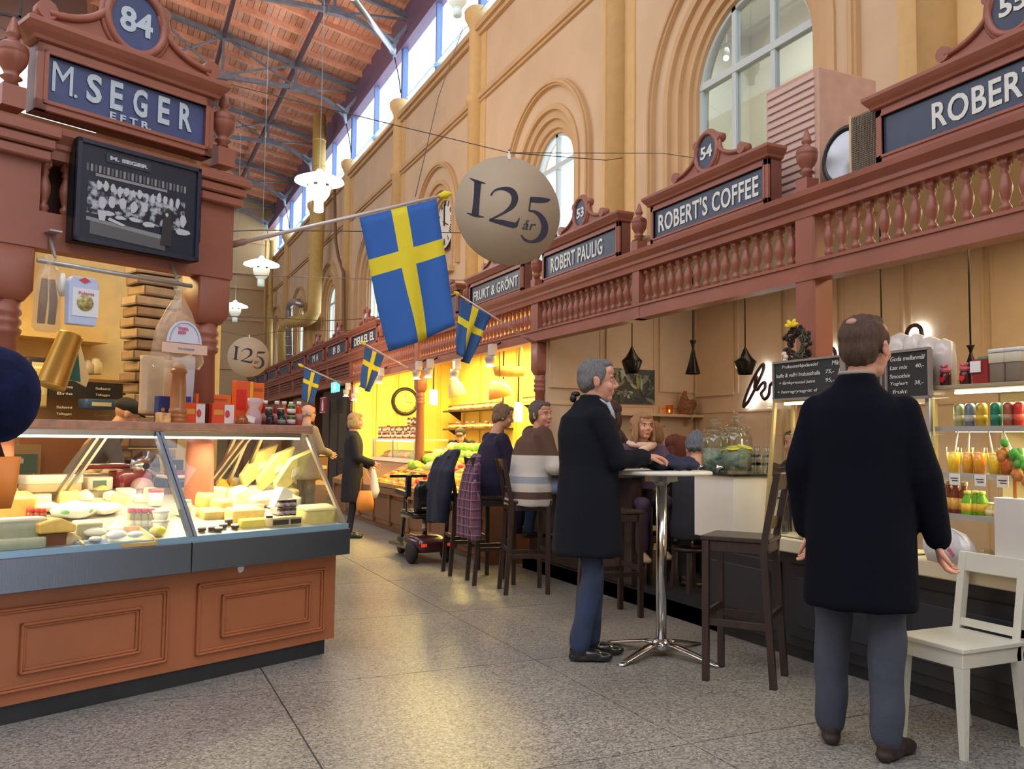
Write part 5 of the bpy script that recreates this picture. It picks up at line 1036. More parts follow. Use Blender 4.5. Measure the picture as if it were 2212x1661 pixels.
# ---- wreath on the post
wc = at(1722, 745, 0, 3.80); wr = thing('wreath', 'dark pinecone wreath with yellow bow on the timber post', 'wreath', wc, 0)
rs = random.Random(3); m = MB()
for k in range(150):
    a = rs.uniform(0, 2*pi); b = rs.uniform(0, 2*pi); R_, r_ = .082, .034*rs.uniform(.5, 1)
    c = Vector((r_*sin(b)*.8, -(R_+r_*cos(b))*cos(a), (R_+r_*cos(b))*1.12*sin(a))); m.ell(c, (.012, .012, .017), 6, 4, Matrix.Rotation(rs.uniform(0, 3), 3, 'X'))
m.build('cones', M('cone_brown', (.035, .018, .018), .7, noise_amt=.4), wr)
m = MB()
for k in range(40): a = rs.uniform(2.4, 4.2); c = Vector((-.03, -.1*cos(a+pi), .1*sin(a))); m.bar(c, c+Vector((rs.uniform(-.03, 0), rs.uniform(-.03, .03), rs.uniform(-.03, .03))), .004)
m.build('sprigs', M('sprig_green', (.10, .14, .06), .7), wr)
for a in (.2, 1.0, pi-.2, pi-1.0): MB().ell((-.045, .03*cos(a), .115+.02*sin(a)), (.012, .03, .014), 10, 6, Matrix.Rotation(a, 3, 'X')).build('bow_loop', M('bow_yellow', (.85, .62, .02), .5), wr)
for k, (y, z) in enumerate(((.045, -.075), (.06, -.055), (.05, -.095))): MB().ell((-.05, y, z), .016, 10, 8).build('egg', M('egg', (.75, .62, .5), .5), wr)
# ---- drinks pedestal
bs_ = thing('base_cabinet', 'dark panelled base cabinet under the white pedestal and cake case', 'cabinet', (3.72, 4.97, 0), -pi/2); BC = M('cabinet_black', (.018, .020, .028), .4, noise_amt=.1)
MB().bb(0, 4.1, .04, .22, .08, .645).bb(.02, 4.08, .08, .22, 0, .08).bb(0, .42, .22, .42, .0, .645).build('carcass', BC, bs_, bev=.004)
for k in range(5): MB().bb(.06+.82*k, .80+.82*k, .022, .04, .14, .57).build('door', BC, bs_, bev=.005); MB().bb(.14+.82*k, .72+.82*k, .012, .024, .21, .50).build('door_panel', M('cabinet_black2', (.024, .028, .04), .4), bs_, bev=.004)
pd = thing('pedestal', 'white box pedestal carrying the glass drink dispensers', 'pedestal', (3.72, 4.97, .647), -pi/2); MB().bb(-.03, .40, 0, .41, .002, .43).build('box', WHITE, pd, bev=.003)
MB().bb(-.06, .42, -.02, .43, .431, .443).build('glass_top', M('dark_glass', (.01, .02, .02), .05), pd)
WATER = M('dispenser_water', (.55, .66, .58), .05, alpha=.35)
def dispenser(x, y, label, lem, sc_=1.0):
    s = 1; q = thing('drink_dispenser', label, 'dispenser', (x, y, 1.091), 0, 'glass drink dispensers'); q.scale = (sc_,)*3
    MB().lathe([(.075*s, 0), (.083*s, .015), (.083*s, .19), (.07*s, .215), (.066*s, .222), (.063*s, .215), (.078*s, .19), (.078*s, .012), (0, .006)], n=28).build('jar', GLASSG, q)
    MB().lathe([(.07*s, .224), (.075*s, .235), (.06*s, .25), (.035*s, .262), (.022*s, .272), (.035*s, .285), (.038*s, .30), (.022*s, .315), (0, .318)], n=24).build('lid', GLASSG, q)
    MB().lathe([(0, .012), (.076*s, .014), (.076*s, .14), (0, .14)], n=24).build('drink', WATER, q)
    m = MB()
    for k in range(9): a = k*.7; m.ell((.035*cos(a), .035*sin(a), .03+.008*k), (.03, .02, .012), 8, 5, Matrix.Rotation(a, 3, 'Z'))
    m.build('mint', M('mint', (.05, .12, .06), .5), q)
    if lem:
        for k in range(5): a = k*1.25; MB().lathe([(.038, 0), (.038, .006)], c=(.05*cos(a), .05*sin(a), .115+.006*k), n=16, axis=(.3*cos(a), .3*sin(a), 1)).build('lemon_slice', M('lemon', (.90, .72, .02), .4, emit=0), q)
    MB().cyl((-.083*s, 0, .03), (-.115*s, .01, .03), .012).cyl((-.115*s, .01, .045), (-.115*s, .01, .005), .009).build('tap', CHROME, q)
dispenser(3.85, 4.70, 'front glass dispenser with yellow lemon slices and mint', True, 1.28); dispenser(3.84, 4.91, 'rear glass dispenser of clear water, left of the lemon one', False, 1.22)
for k, (dx, dy) in enumerate(((0, 0), (.05, -.05), (.06, .02), (.10, -.07))):
    for j in range(3 if k != 1 else 2):
        q = thing('drinking_glass', 'upturned drinking glass, %s, in the stack right of the dispensers' % (('bottom', 'middle', 'top')[j]+' of '+('the left column', 'the front column', 'the back column', 'the right column')[k]), 'glass', (3.95+dx, 4.67+dy*.6, 1.091+.055*j), 0, 'stacked drinking glasses on the pedestal')
        MB().lathe([(.028, 0), (.022, .075), (0, .077), (0, .073), (.020, .072), (.026, 0)], n=14).build('glass', GLASSG, q)
# ---- cake case
ck = thing('cake_case', 'lit glass cake case behind the man looking up', 'display case', (3.72, 4.243, .647), -pi/2); ck.scale = (1.088,)*3
MB().bb(-.0, 2.9, -.045, .2, 0, .075).build('ledge', M('ledge_marble', (.70, .60, .42), .4), ck, bev=.006); MB().bb(0, .97, .0, .2, .08, .085).build('bottom_plate', M('plate_cream', (.75, .66, .42), .4), ck)
CG = M('case_gold', (.62, .52, .28), .35, .6)
for x in (0, .965): MB().bar((x, -.02, .08), (x, .06, .84), .018).build('post', CG, ck); MB().bar((x, .195, .08), (x, .195, .84), .018).build('post', CG, ck)
MB().bb(0, .97, .04, .205, .835, .85).build('top', CG, ck); MB().bb(.05, .93, .08, .10, .82, .832).build('tube_light', TUBE, ck)
for z in (.28, .46, .64): MB().bb(.01, .96, .05, .19, z, z+.008).build('glass_shelf', CASEG, ck)
MB().bb(-.003, .0, 0, .2, .08, .83).build('side_glass', CASEG, ck); MB().add([(x, y+d, z) for x in (0, .97) for y, z in ((-.02, .08), (.05, .84)) for d in (0, .004)], [(0, 1, 3, 2), (4, 6, 7, 5), (0, 4, 5, 1), (2, 3, 7, 6), (0, 2, 6, 4), (1, 5, 7, 3)]).build('front_glass', CASEG, ck)
MB().bb(0, .97, .198, .203, .08, .83).build('back_glass', CASEG, ck)
area('cake_tube', (3.85, 3.72, 1.53), .8, 9, (1, .84, .5), sy=.06).rotation_euler = (0, 0, pi/2)
def onshelf(name, label, cat, x, y, z, grp=None): return thing(name, label, cat, (3.72+y*.55*1.088, 4.243-x*1.088, .647+z*1.088), 0, grp)
q = onshelf('tart', 'golden pie on a white plate at the bottom of the cake case', 'cake', .30, .16, .086); MB().lathe([(.10, 0), (.115, .01), (0, .012)], n=20).build('plate', WHITE, q); MB().lathe([(.085, .01), (.095, .05), (.08, .055), (0, .058)], n=20).build('pie', M('pie_gold', (.78, .46, .14), .6, noise_amt=.3, nscale=30), q); MB().ell((0, 0, .065), (.04, .04, .02), 12, 6).build('egg_topping', M('lemon', (.90, .72, .02), .4), q)
for k, (x, z) in enumerate(((.15, .29), (.3, .29), (.18, .47), (.30, .65), (.14, .65), (.45, .29))):
    q = onshelf('cake_plate', 'small cake on a plate, %s' % ('lower glass shelf at left', 'lower glass shelf in the middle', 'middle glass shelf', 'top glass shelf, right one', 'top glass shelf, left one', 'lower glass shelf at right')[k], 'cake', x, .2, z, 'cakes in the cake case'); MB().lathe([(.05, 0), (.06, .008), (0, .009)], n=16).build('plate', WHITE, q); rbox(.06, .05, .04).build('cake', M('cake_%d' % k, ((.35, .14, .06), (.85, .6, .3), (.75, .65, .45), (.3, .1, .05), (.7, .5, .3), (.8, .7, .5))[k], .6), q, loc=(0, 0, .01))
q = onshelf('tall_glass', 'tall clear glass vase at the left front of the cake case', 'vase', .06, .10, .086); MB().lathe([(.03, 0), (.045, .02), (.038, .08), (.032, .22), (.045, .30), (.042, .30), (.03, .2), (.03, .02)], n=18).build('glass', GLASSG, q)
# ---- chalkboards
CBM = M('chalkboard', (.018, .022, .026), .55, noise_amt=.3, nscale=4); CHW = M('chalk_white', (.66, .66, .62), .9); CBF = M('chalk_frame', (.26, .22, .20), .5)
def chalk(y0, y1, z0, z1, label, lines, X=3.70):
    q = thing('chalkboard', label, 'menu board', (X, y0, z0), -pi/2); q.rotation_euler = (0, 0, -pi/2); L = y0-y1; H = z1-z0
    MB().bb(0, L, .01, .022, 0, H).build('board', CBM, q); f = MB()
    for a, b, c, d in ((0, L, -.008, .004), (0, L, H-.004, H+.010), (-.006, .006, 0, H), (L-.006, L+.006, 0, H)): f.bb(a, b, 0, .026, c, d)
    f.build('frame', CBF, q)
    for s_, x, z, w_, h in lines: text(s_, CHW, q, (w_*L, h), (x*L, .007, z*H), name='chalk_line', bold=.004, shear=.15, depth=.002)
    return q
chalk(4.169, 3.335, 1.571, 1.795, 'left chalkboard with breakfast offers, partly behind the man', [('Frukosterbjudande!', .27, .86, .36, .026), ('Mån-fre 8-11', .70, .86, .24, .026), ('kaffe & valfri frukostfralla', .25, .64, .44, .024), ('75,-', .56, .64, .08, .026), ('Lör 9-', .70, .64, .12, .026), ('+ färskpressad juice', .24, .42, .36, .024), ('95,-', .56, .42, .08, .026), ('+ havregrynsgröt el', .24, .18, .40, .024)])
chalk(3.303, 3.037, 1.545, 1.785, 'right chalkboard with smoothie prices, by the man\'s right ear', [('Goda mellanmål', .5, .85, .8, .024), ('Lax mix', .30, .66, .42, .022), ('40,-', .78, .66, .2, .024), ('Smoothie', .32, .47, .48, .022), ('Yoghurt', .3, .30, .42, .022), ('38,-', .76, .30, .2, .024), ('frukt', .32, .13, .34, .02)])
# ---- open chiller
ch = thing('open_chiller', 'brightly lit open drinks chiller behind the looking man', 'display case', (3.75, 3.083, .727), -pi/2); ch.scale = (1.063,)*3
CW = M('chiller_cream', (.78, .68, .42), .45); HZ = .727; HK = 1.063
MB().bb(0, 1.9, .50, .52, 0, .82).build('back', CW, ch); MB().bb(0, 1.9, 0, .52, .800, .82).build('top', M('chiller_top', (.42, .36, .24), .4, .4), ch, bev=.003); MB().bb(-.0, .012, .0, .5, 0, .8).build('side', CASEG, ch); MB().bb(-.01, .012, -.01, .015, 0, .8).build('post', GREY, ch)
for z in (.622, .405, .215): MB().bb(.01, 1.9, .04, .5, z-.012, z).build('shelf', M('chiller_shelf', (.34, .30, .22), .4, .3), ch); MB().bb(.01, 1.9, .03, .045, z-.02, z+.006).build('shelf_lip', GREY, ch)
for z in (.785, .602, .385): MB().bb(.05, 1.85, .12, .15, z, z+.012).build('tube_light', TUBE, ch)
for z, pw in ((.77, 8), (.59, 8), (.375, 7)): area('chiller_tube', (3.90, 2.2, HZ+z*HK), 1.7, pw, (1, .86, .5), sy=.05).rotation_euler = (0, 0, pi/2)
def cl_(name, label, cat, px, py, X=3.60, grp=None, z=None):
    X += .24; p = at(px, py, 0, X); return thing(name, label, cat, (X, p.y, p.z if z is None else z), 0, grp)
for k, (px, c, c2) in enumerate(((2072, (.45, .46, .22), (.62, .56, .3)), (2096, (.18, .24, .34), (.5, .5, .5)), (2121, (.62, .40, .05), (.8, .5, .05)), (2152, (.02, .22, .14), (.05, .28, .2)), (2180, (.42, .12, .08), (.5, .3, .2)), (2203, (.55, .04, .03), (.7, .1, .06)))):
    q = cl_('drink_can', ('pale yellow-green', 'silver blue', 'golden yellow', 'dark green', 'dull red', 'bright red')[k]+' drink can on the upper chiller shelf', 'can', px, 905, 3.62, 'cans on the upper chiller shelf', HZ+.624*HK)
    MB().lathe([(.022, 0), (.026, .005), (.026, .105), (.021, .115)], n=18).build('can', M('can_%d' % k, c, .3, .3, noise_amt=.25, nscale=30), q); MB().lathe([(.021, .115), (.019, .117), (0, .116)], n=14).build('can_top', CHROME, q); MB().lathe([(.0265, .03), (.0265, .06)], n=18).build('printed_band', M('canb_%d' % k, c2, .4), q)
for k, (px, c) in enumerate(((2060, (.95, .62, .02)), (2092, (.92, .42, .01)), (2116, (.88, .36, .01)), (2150, (.92, .60, .02)), (2175, (.62, .13, .01)), (2200, (.85, .5, .02)))):
    q = cl_('juice_cup', ('yellow juice cup with straw, leftmost', 'orange juice cup, second from the left', 'deep orange juice cup, third from the left', 'yellow juice cup with white straw, fourth', 'dark red-orange juice cup, fifth', 'amber juice cup, rightmost')[k]+' in the chiller', 'cup', px, 1000, 3.62, 'juice cups in the chiller', HZ+.407*HK)
    MB().lathe([(.024, 0), (.034, .105), (.0, .106)], n=18).build('juice', M('juice_%d' % k, c, .25, coat=.5), q); MB().lathe([(.026, 0), (.037, .13), (.036, .13)], n=18).build('cup', GLASS, q)
    if k in (0, 1, 3, 5): MB().cyl((0, 0, .05), (.01, .02*(k-1), .21), .004, n=6).build('straw', PAPER, q)
for k, px in enumerate((2062, 2117, 2166)): q = cl_('price_tag', 'white price card on the middle chiller shelf, %s' % ('left', 'middle', 'right')[k], 'label', px, 1004, 3.52, 'price cards on the chiller shelf', HZ+.385*HK); MB().bb(-.004, 0, -.028, .028, -.03, .025).build('card', PAPER, q); MB().bb(-.006, -.004, -.02, .02, .0, .004).bb(-.006, -.004, -.02, .012, -.012, -.008).build('printed_text', BLACK, q)
for k, (px, z_, c, lab, lid) in enumerate([(px, .216, (.22, .05, .02), (.78, .42, .08), (.5, .42, .3)) for px in (2036, 2050, 2066, 2084)]+[(px, .216, (.16, .42, .02), (.80, .52, .04), (.72, .78, .10)) for px in (2090, 2108, 2122)]+[(px, .216, (.70, .55, .12), (.8, .7, .4), (.85, .8, .7)) for px in (2141, 2156, 2172)]):
    q = cl_('juice_bottle', 'dark red juice bottle with orange label, %s in the chiller row' % ('first', 'second', 'third', 'fourth')[min(k, 3)] if k < 4 else 'green juice bottle with yellow cap, %s of three' % ('left', 'middle', 'right')[(k-4) % 3] if k < 7 else 'small pale yogurt bottle, %s of three' % ('left', 'middle', 'right')[(k-7) % 3], 'bottle', px, 1100, 3.60 if k != 4 else 3.57, ('red juice bottles', 'green juice bottles', 'yogurt bottles')[0 if k < 4 else 1 if k < 7 else 2], HZ+z_*HK)
    h = .16 if k < 4 else .12 if k < 7 else .07; MB().lathe([(.024, 0), (.027, .006), (.027, h*.62), (.014, h*.82), (.014, h*.9)], n=16).build('bottle', M('jb_%d' % (0 if k < 4 else 1 if k < 7 else 2), c, .15), q); MB().lathe([(.0275, h*.15), (.0275, h*.5)], n=16).build('paper_label', M('jbl_%d' % (0 if k < 4 else 1 if k < 7 else 2), lab, .5), q); MB().lathe([(.016, h*.88), (.016, h), (.012, h*1.01)], n=12).build('cap', M('jbc_%d' % (0 if k < 4 else 1 if k < 7 else 2), lid, .4), q)
for k in range(7): q = thing('glass_bowl', 'upturned glass bowl in the bottom of the chiller, %s from the left' % ordinal(k), 'bowl', (3.86+.07*(k % 2), 2.96-.055*k, HZ+.002), 0, 'glass bowls in the chiller bottom'); MB().lathe([(.03, 0), (.034, .04), (.02, .06), (0, .062)], n=14).build('glass', GLASSG, q)
# ---- on top of the case and chiller
TOPZ = HZ+.8215*HK
for k, px in enumerate((2009, 2043, 2086)):
    q = cl_('gift_jar', 'dark sweet jar with a red heart and ribbon, %s of three' % ('left', 'middle', 'right')[k], 'jar', px, 822, 3.56, 'heart jars on the chiller top', TOPZ); MB().lathe([(.024, 0), (.027, .005), (.027, .055), (.022, .065)], n=16).build('jar', M('jam_plum', (.06, .012, .015), .15), q); MB().lathe([(.024, .064), (.028, .085), (.006, .09)], n=12).build('cloth_lid', M('ribbon_pink', (.60, .10, .14), .5), q)
    MB().add([(-.029, y, z) for y, z in ((0, .012), (.016, .03), (.014, .042), (.006, .044), (0, .038), (-.006, .044), (-.014, .042), (-.016, .03))]+[(-.025, y, z) for y, z in ((0, .012), (.016, .03), (.014, .042), (.006, .044), (0, .038), (-.006, .044), (-.014, .042), (-.016, .03))], [tuple(range(8)), tuple(range(8, 16))[::-1]]+[(i, 8+i, 8+(i+1) % 8, (i+1) % 8) for i in range(8)]).build('heart', M('heart_red', (.70, .02, .02), .4), q)
    for d in (-1, 1): MB().ell((-.01, .012*d, .098), (.006, .016, .008), 8, 5, Matrix.Rotation(.5*d, 3, 'X')).build('ribbon_loop', M('ribbon_pink', (.60, .10, .14), .5), q)
q = cl_('gift_box', 'dark red gift box with a white card on the chiller top', 'box', 2126, 818, 3.58, None, TOPZ); MB().bb(-.03, .03, -.042, .042, 0, .12).build('box', M('box_claret', (.30, .015, .02), .45), q, bev=.002); MB().bb(-.04, -.034, -.01, .045, .055, .11).build('card', PAPER, q); MB().bb(-.02, .02, -.03, .02, .12, .132).build('green_tag', M('tag_teal', (.10, .30, .24), .5), q)
for k, px in enumerate((2163, 2198)): q = cl_('gift_bag', 'grey-brown coffee gift bag with white lid, %s one' % ('left', 'right')[k], 'bag', px, 815, 3.56, None, TOPZ); rbox(.07, .08, .095, e=.3).build('bag', M('gift_taupe', (.20, .16, .11), .5), q); rbox(.078, .085, .05, e=.3).build('top_band', M('gift_cream', (.62, .56, .42), .5), q, loc=(0, 0, .09)); rbox(.084, .09, .018, e=.4).build('lid', M('gift_lid', (.66, .70, .70), .4), q, loc=(0, 0, .14))
LIDM = M('clear_plastic', (.80, .74, .70), .12, alpha=.5, coat=.5)
for k, (px, w_, h, pb) in enumerate(((1946, .15, .31, 790), (1978, .14, .30, 775), (2010, .15, .27, 775), (2040, .12, .25, 775))):
    q = cl_('plastic_dome', 'clear plastic cake dome on the case top, %s from the left' % ('first', 'second', 'third', 'fourth')[k], 'dome', px, pb, 3.60, 'clear plastic domes on the case top', TOPZ); MB().lathe([(w_/2, 0), (w_/2*.95, h*.6), (w_/2*.8, h*.9), (0, h), (0, h*.97), (w_/2*.75, h*.88), (w_/2*.92, h*.6), (w_*.48, 0)], n=22).build('dome', LIDM, q)
q = cl_('red_flower', 'small red flower decoration above the left chalkboard', 'decoration', 1822, 768, 3.47, None, 1.81)
for a in range(5): MB().ell((0, .02*cos(a*1.257), .02*sin(a*1.257)), (.012, .014, .014), 8, 6).build('petal', M('heart_red', (.70, .02, .02), .4), q)
MB().bb(-.01, .05, -.02, .02, -.236, -.015).build('holder', CBF, q)
# ---- right pedestal, bottle with bouquet, bags
pd2 = thing('pedestal', 'plain white box pedestal behind the white chair', 'pedestal', (3.672, 2.68, .728), -pi/2); MB().bb(0, .9, 0, .085, .001, .335).build('box', WHITE, pd2, bev=.003)
q = thing('dark_bottle', 'dark bottle with grey label on the right pedestal', 'bottle', (3.714, 2.44, 1.064)); MB().lathe([(.036, 0), (.04, .01), (.04, .15), (.02, .2), (.018, .25)], n=20).build('bottle', M('bottle_dark', (.03, .02, .02), .1), q); MB().lathe([(.041, .03), (.041, .12)], n=20).build('paper_label', M('label_grey', (.40, .38, .34), .6), q)
q = thing('paper_bouquet', 'blurred green and orange paper bouquet beside the dark bottle', 'decoration', (3.71, 2.60, 1.064))
m = MB(); m.cur = 0; rs = random.Random(2)
for k in range(40): t = rs.random(); m.cur = k % 2; m.ell((rs.uniform(-.02, .02), .05-.14*t+(.02 if k % 2 else -.01), .24-.15*t+rs.uniform(-.02, .02)-(.03 if k % 2 else 0)), (.018, .018, .022), 8, 5)
m.tube([(0, 0, 0), (0, .0, .1), (0, -.0, .2)], .008); m.build('crepe', [M('crepe_green', (.12, .42, .06), .8), M('crepe_orange', (.62, .22, .05), .8)], q)
q = thing('plastic_carrier', 'white plastic carrier bag on the ledge by the man\'s right hand', 'bag', (3.70, 2.93, .728)); b_ = MB().loft([((0, 0, 0), .030, .12, 0, .5), ((0, 0, .05), .05, .13, 0, .5), ((0, .02, .10), .045, .12, 0, .5), ((.0, .03, .14), .03, .10, 0, .6), ((0, .05, .17), .010, .05), ((0, .07, .21), .012, .025)], n=26); bumpy(b_, .010, 3).build('bag', M('carrier_white', (.72, .70, .72), .3, noise_amt=.1, coat=.3), q)
MB().box((-.052, .07, .09), (.004, .05, .03), rx=.4).build('orange_print', M('print_coral', (.75, .16, .05), .5), q); MB().box((-.052, -.04, .06), (.004, .04, .018), rx=.8).build('pink_print', M('print_rose', (.72, .12, .25), .5), q)
# ---- bar top along the platform edge
br = thing('bar_counter', 'dark narrow bar counter where the seated guests lean', 'counter', (3.60, 7.95, 0), -pi/2); MB().bb(0, 2.0, 0, .38, 1.0, 1.04).build('top', M('bar_top', (.03, .025, .025), .25), br, bev=.004); MB().bb(.05, 1.95, .24, .34, .125, 1.0).build('front_panel', DWOOD, br)
for x, lb in ((1.35, 'left'),): MB().bb(x, x+.12, .05, .20, 1.04, 1.044).build('napkin', PAPER, br)
# ---- small white table inside
tb = thing('round_table', 'small white table inside the cafe with a white tray edge', 'table', (4.55, 5.75, .12)); MB().lathe([(.30, .70), (.31, .715), (.30, .73), (0, .73)], n=28).build('top', WHITE, tb); MB().cyl((0, 0, .02), (0, 0, .7), .03).build('column', CHROME, tb); MB().lathe([(.2, 0), (.2, .015), (.03, .03)], n=20).build('foot', CHROME, tb)
q = thing('white_cup', 'white paper holder of sugar bags on the round table by the grey-haired man', 'cup', (3.30, 4.60, 1.123)); MB().lathe([(.022, 0), (.026, .05), (.023, .05)], n=12).build('cup', PAPER, q)
for k in range(5): MB().box((.014*cos(k*1.3), .014*sin(k*1.3), .06), (.012, .004, .03), rz=k*1.3, rx=.3).build('sachet', PAPER, q)
# ================================================================ PRODUCE STALL
PC = M('produce_base', (.26, .125, .06), .5, noise_amt=.1); PCD = M('produce_base_face', (.20, .095, .045), .5)
pc_ = thing('produce_counter', 'brown panelled produce counter with a sloping top', 'counter', (3.50, 15.0, 0), -pi/2); LP = 6.75
XZ = Matrix(((0, 1, 0, 0), (1, 0, 0, 0), (0, 0, 1, 0), (0, 0, 0, 1)))
MB().bb(0, LP, .0, 1.0, .08, .52).bb(0, LP, .05, 1.0, 0, .08).build('base', PC, pc_)
MB().prism([(-.06, .52), (1.05, .52), (1.05, 1.10), (-.06, .60)], 0, LP, XZ).build('sloping_top', PC, pc_)
for k in range(8): MB().bb(.06+.84*k, .78+.84*k, -.02, 0, .14, .46).build('panel', PCD, pc_, bev=.006); MB().bb(-.02+.84*k, .04+.84*k, -.05, 0, .08, .56).build('bracket', PC, pc_, bev=.01)
def slopez(x): return .60+(x-3.44)/1.11*.50+.012
CRT = M('crate_wood', (.56, .36, .16), .7, noise_amt=.2)
crm = MB()
for a in ((-.24, -.23), (.23, .24)): crm.bb(a[0], a[1], -.17, .17, 0, .07)
for a in ((-.17, -.16), (.16, .17)): crm.bb(-.24, .24, a[0], a[1], 0, .07)
crm.bb(-.24, .24, -.17, .17, 0, .008); crme = crm.mesh('crate_box', CRT)
def lump(n, r, col, squash=.9, seed=0, bump=.0):
    m = MB(); rs = random.Random(seed); m.ell((0, 0, 0), (r, r, r*squash), 10, 7)
    if bump: m.v = [(x*(1+rs.uniform(-bump, bump)), y*(1+rs.uniform(-bump, bump)), z*(1+rs.uniform(-bump, bump))) for x, y, z in m.v]
    return m.mesh(n, M('prod_'+n, col, .4, noise_amt=.12, nscale=30))
PR = dict(tomato=(lump('tomato', .038, (.72, .05, .02)), 'red tomato'), lemon=(lump('lemon', .036, (.88, .66, .03), .8), 'yellow lemon'), orange=(lump('orange', .040, (.88, .34, .02)), 'orange'), apple=(lump('apple', .038, (.40, .55, .06)), 'green apple'), potato=(lump('potato', .036, (.55, .34, .14), .75, 3, .1), 'brown potato'), lettuce=(lump('lettuce', .092, (.38, .62, .06), .75, 5, .22), 'bright green lettuce'), cabbage=(lump('cabbage', .085, (.66, .68, .30), .9, 6, .08), 'pale cabbage'), pepper=(lump('pepper', .045, (.82, .55, .02), 1.1, 8, .1), 'yellow pepper'), beet=(lump('beet', .045, (.30, .03, .06), .95), 'dark red beet'), mushroom=(lump('mushroom', .03, (.75, .62, .42), .7), 'pale mushroom'))
rs = random.Random(21)
ordn = ['first', 'second', 'third', 'fourth', 'fifth', 'sixth', 'seventh', 'eighth', 'ninth', 'tenth', 'eleventh', 'twelfth']
def crate(kind, x, y, row, idx):
    z = slopez(x); tl = 'produce crate holding %s, %s %s from the scooter end' % (PR[kind][1], ('front row', 'back row', 'middle row')[row], ordn[idx])
    q = thing('produce_crate', tl, 'crate', (x, y, z), -pi/2, 'crates on the produce counter'); q.rotation_euler = (0, -radians(24.2), 0)
    link('crate_box', crme, q)
    me, nm_ = PR[kind]; r = me.vertices[0].co.z*-1; big = r > .06; n = 4 if big else 12
    for k in range(n):
        dx, dy = ((-.11, .11)[k % 2], (-.082, .082)[k//2]) if big else (-.165+.11*(k % 4)+rs.uniform(-.012, .012), -.105+.105*(k//4)+rs.uniform(-.01, .01))
        lx = dx; o = link(kind, me, None, (x+lx, y+dy, z+lx*.45+r+.014), (rs.uniform(-.4, .4), rs.uniform(-.4, .4), rs.uniform(0, 6)))
        tag(o, '%s in the %s %s crate of the produce counter' % (nm_, ('front row', 'back row', 'middle row')[row], ordn[idx]), 'fruit' if kind in ('orange', 'lemon', 'apple') else 'vegetable', '%s pieces in the %s %s crate' % (nm_, ('front row', 'back row', 'middle row')[row], ordn[idx]))
for i in range(11):
    y = 8.5+.37*i if i < 9 else 8.5+.37*i
    crate(['tomato', 'orange', 'lemon', 'pepper', 'apple', 'lemon', 'tomato', 'orange', 'potato', 'lemon', 'orange'][i], 3.66, y, 0, i)
    crate(['lettuce', 'potato', 'tomato', 'orange', 'apple', 'tomato', 'pepper', 'cabbage', 'apple', 'lettuce', 'mushroom'][i], 4.02, y, 2, i)
    crate(['apple', 'tomato', 'cabbage', 'tomato', 'cabbage', 'lettuce', 'lettuce', 'lettuce', 'lettuce', 'cabbage', 'mushroom'][i], 4.38, y, 1, i)
gc = thing('glass_case', 'lit glass case with jars on top on the produce counter', 'display case', (4.12, 14.9, .92), -pi/2); LG = 2.35
MB().bb(0, LG, 0, .55, 0, .06).bb(0, LG, .0, .55, .35, .38).build('shelf', M('case_white', (.75, .68, .5), .4), gc); MB().bb(0, LG, .01, .016, .06, .35).build('glass', CASEG, gc); MB().bb(.05, LG-.05, .05, .09, .33, .348).build('tube_light', TUBE, gc)
for x in (0, LG/2, LG-.02): MB().bb(x, x+.02, 0, .02, .05, .35).build('post', GREY, gc)
for k in range(7): MB().ell((.25+.3*k, .25, .11), (.12, .12, .07), 10, 6).build('salad_heap', M('salad_%d' % (k % 3), ((.55, .30, .10), (.62, .50, .12), (.35, .42, .12))[k % 3], .6, noise_amt=.4, nscale=30), gc)
jr = []
def small_jar(h, r, c, lid):
    q = thing('preserve_jar', '', 'jar', (0, 0, -5)); MB().lathe([(r*.9, 0), (r, .005), (r, h*.75), (r*.8, h*.85)], n=10).build('body', M('pj_%02x%02x' % (int(c[0]*255), int(c[1]*255)), c, .15), q); MB().lathe([(r*.88, h*.84), (r*.9, h), (r*.8, h*1.01)], n=10).build('lid', M('pjl_%02x%02x' % (int(lid[0]*255), int(lid[1]*255)), lid, .4), q); MB().lathe([(r*1.02, h*.2), (r*1.02, h*.6)], n=10).build('paper_label', M('label_cream', (.7, .65, .4), .6), q); return q
kinds_ = [small_jar(.10, .036, (.12, .04, .02), (.3, .05, .03)), small_jar(.10, .034, (.55, .25, .05), (.1, .1, .1)), small_jar(.20, .03, (.04, .05, .02), (.35, .03, .03)), small_jar(.12, .036, (.45, .04, .03), (.7, .6, .4))]
kn = ['brown jam jar', 'amber honey jar', 'dark tall bottle', 'red preserve jar']
first = [True]*4
def nth(n): return '%d%s' % (n, 'th' if 10 < n % 100 < 14 else {1: 'st', 2: 'nd', 3: 'rd'}.get(n % 10, 'th'))
def jarat(kk, loc, lab, grp):
    if first[kk]: q = kinds_[kk]; q.location = loc; q['label'] = lab; q['group'] = grp; first[kk] = False; return q
    return dup(kinds_[kk], loc, 0, lab, grp)
for i in range(26):
    y = 14.8-.088*i; far_ = ('far half', 'near half')[i > 12]
    kk = rs.choice((0, 1, 3, 0, 2)); jarat(kk, (4.22, y, 1.301), '%s in the bottom row on the produce case, %s from far end' % (kn[kk], nth(i+1)), 'jars on the produce case')
    if kk != 2: jarat((kk+1) % 2, (4.22, y, 1.301+.105+.02*(kk == 3)), '%s stacked second high on the produce case, %s from far end' % (kn[(kk+1) % 2], nth(i+1)), 'jars on the produce case')
    if i > 18 and kk != 2: jarat(0, (4.22, y, 1.41+.105+.02*(kk == 3)), 'brown jam jar stacked third high on the produce case, %s from far end' % nth(i+1), 'jars on the produce case')
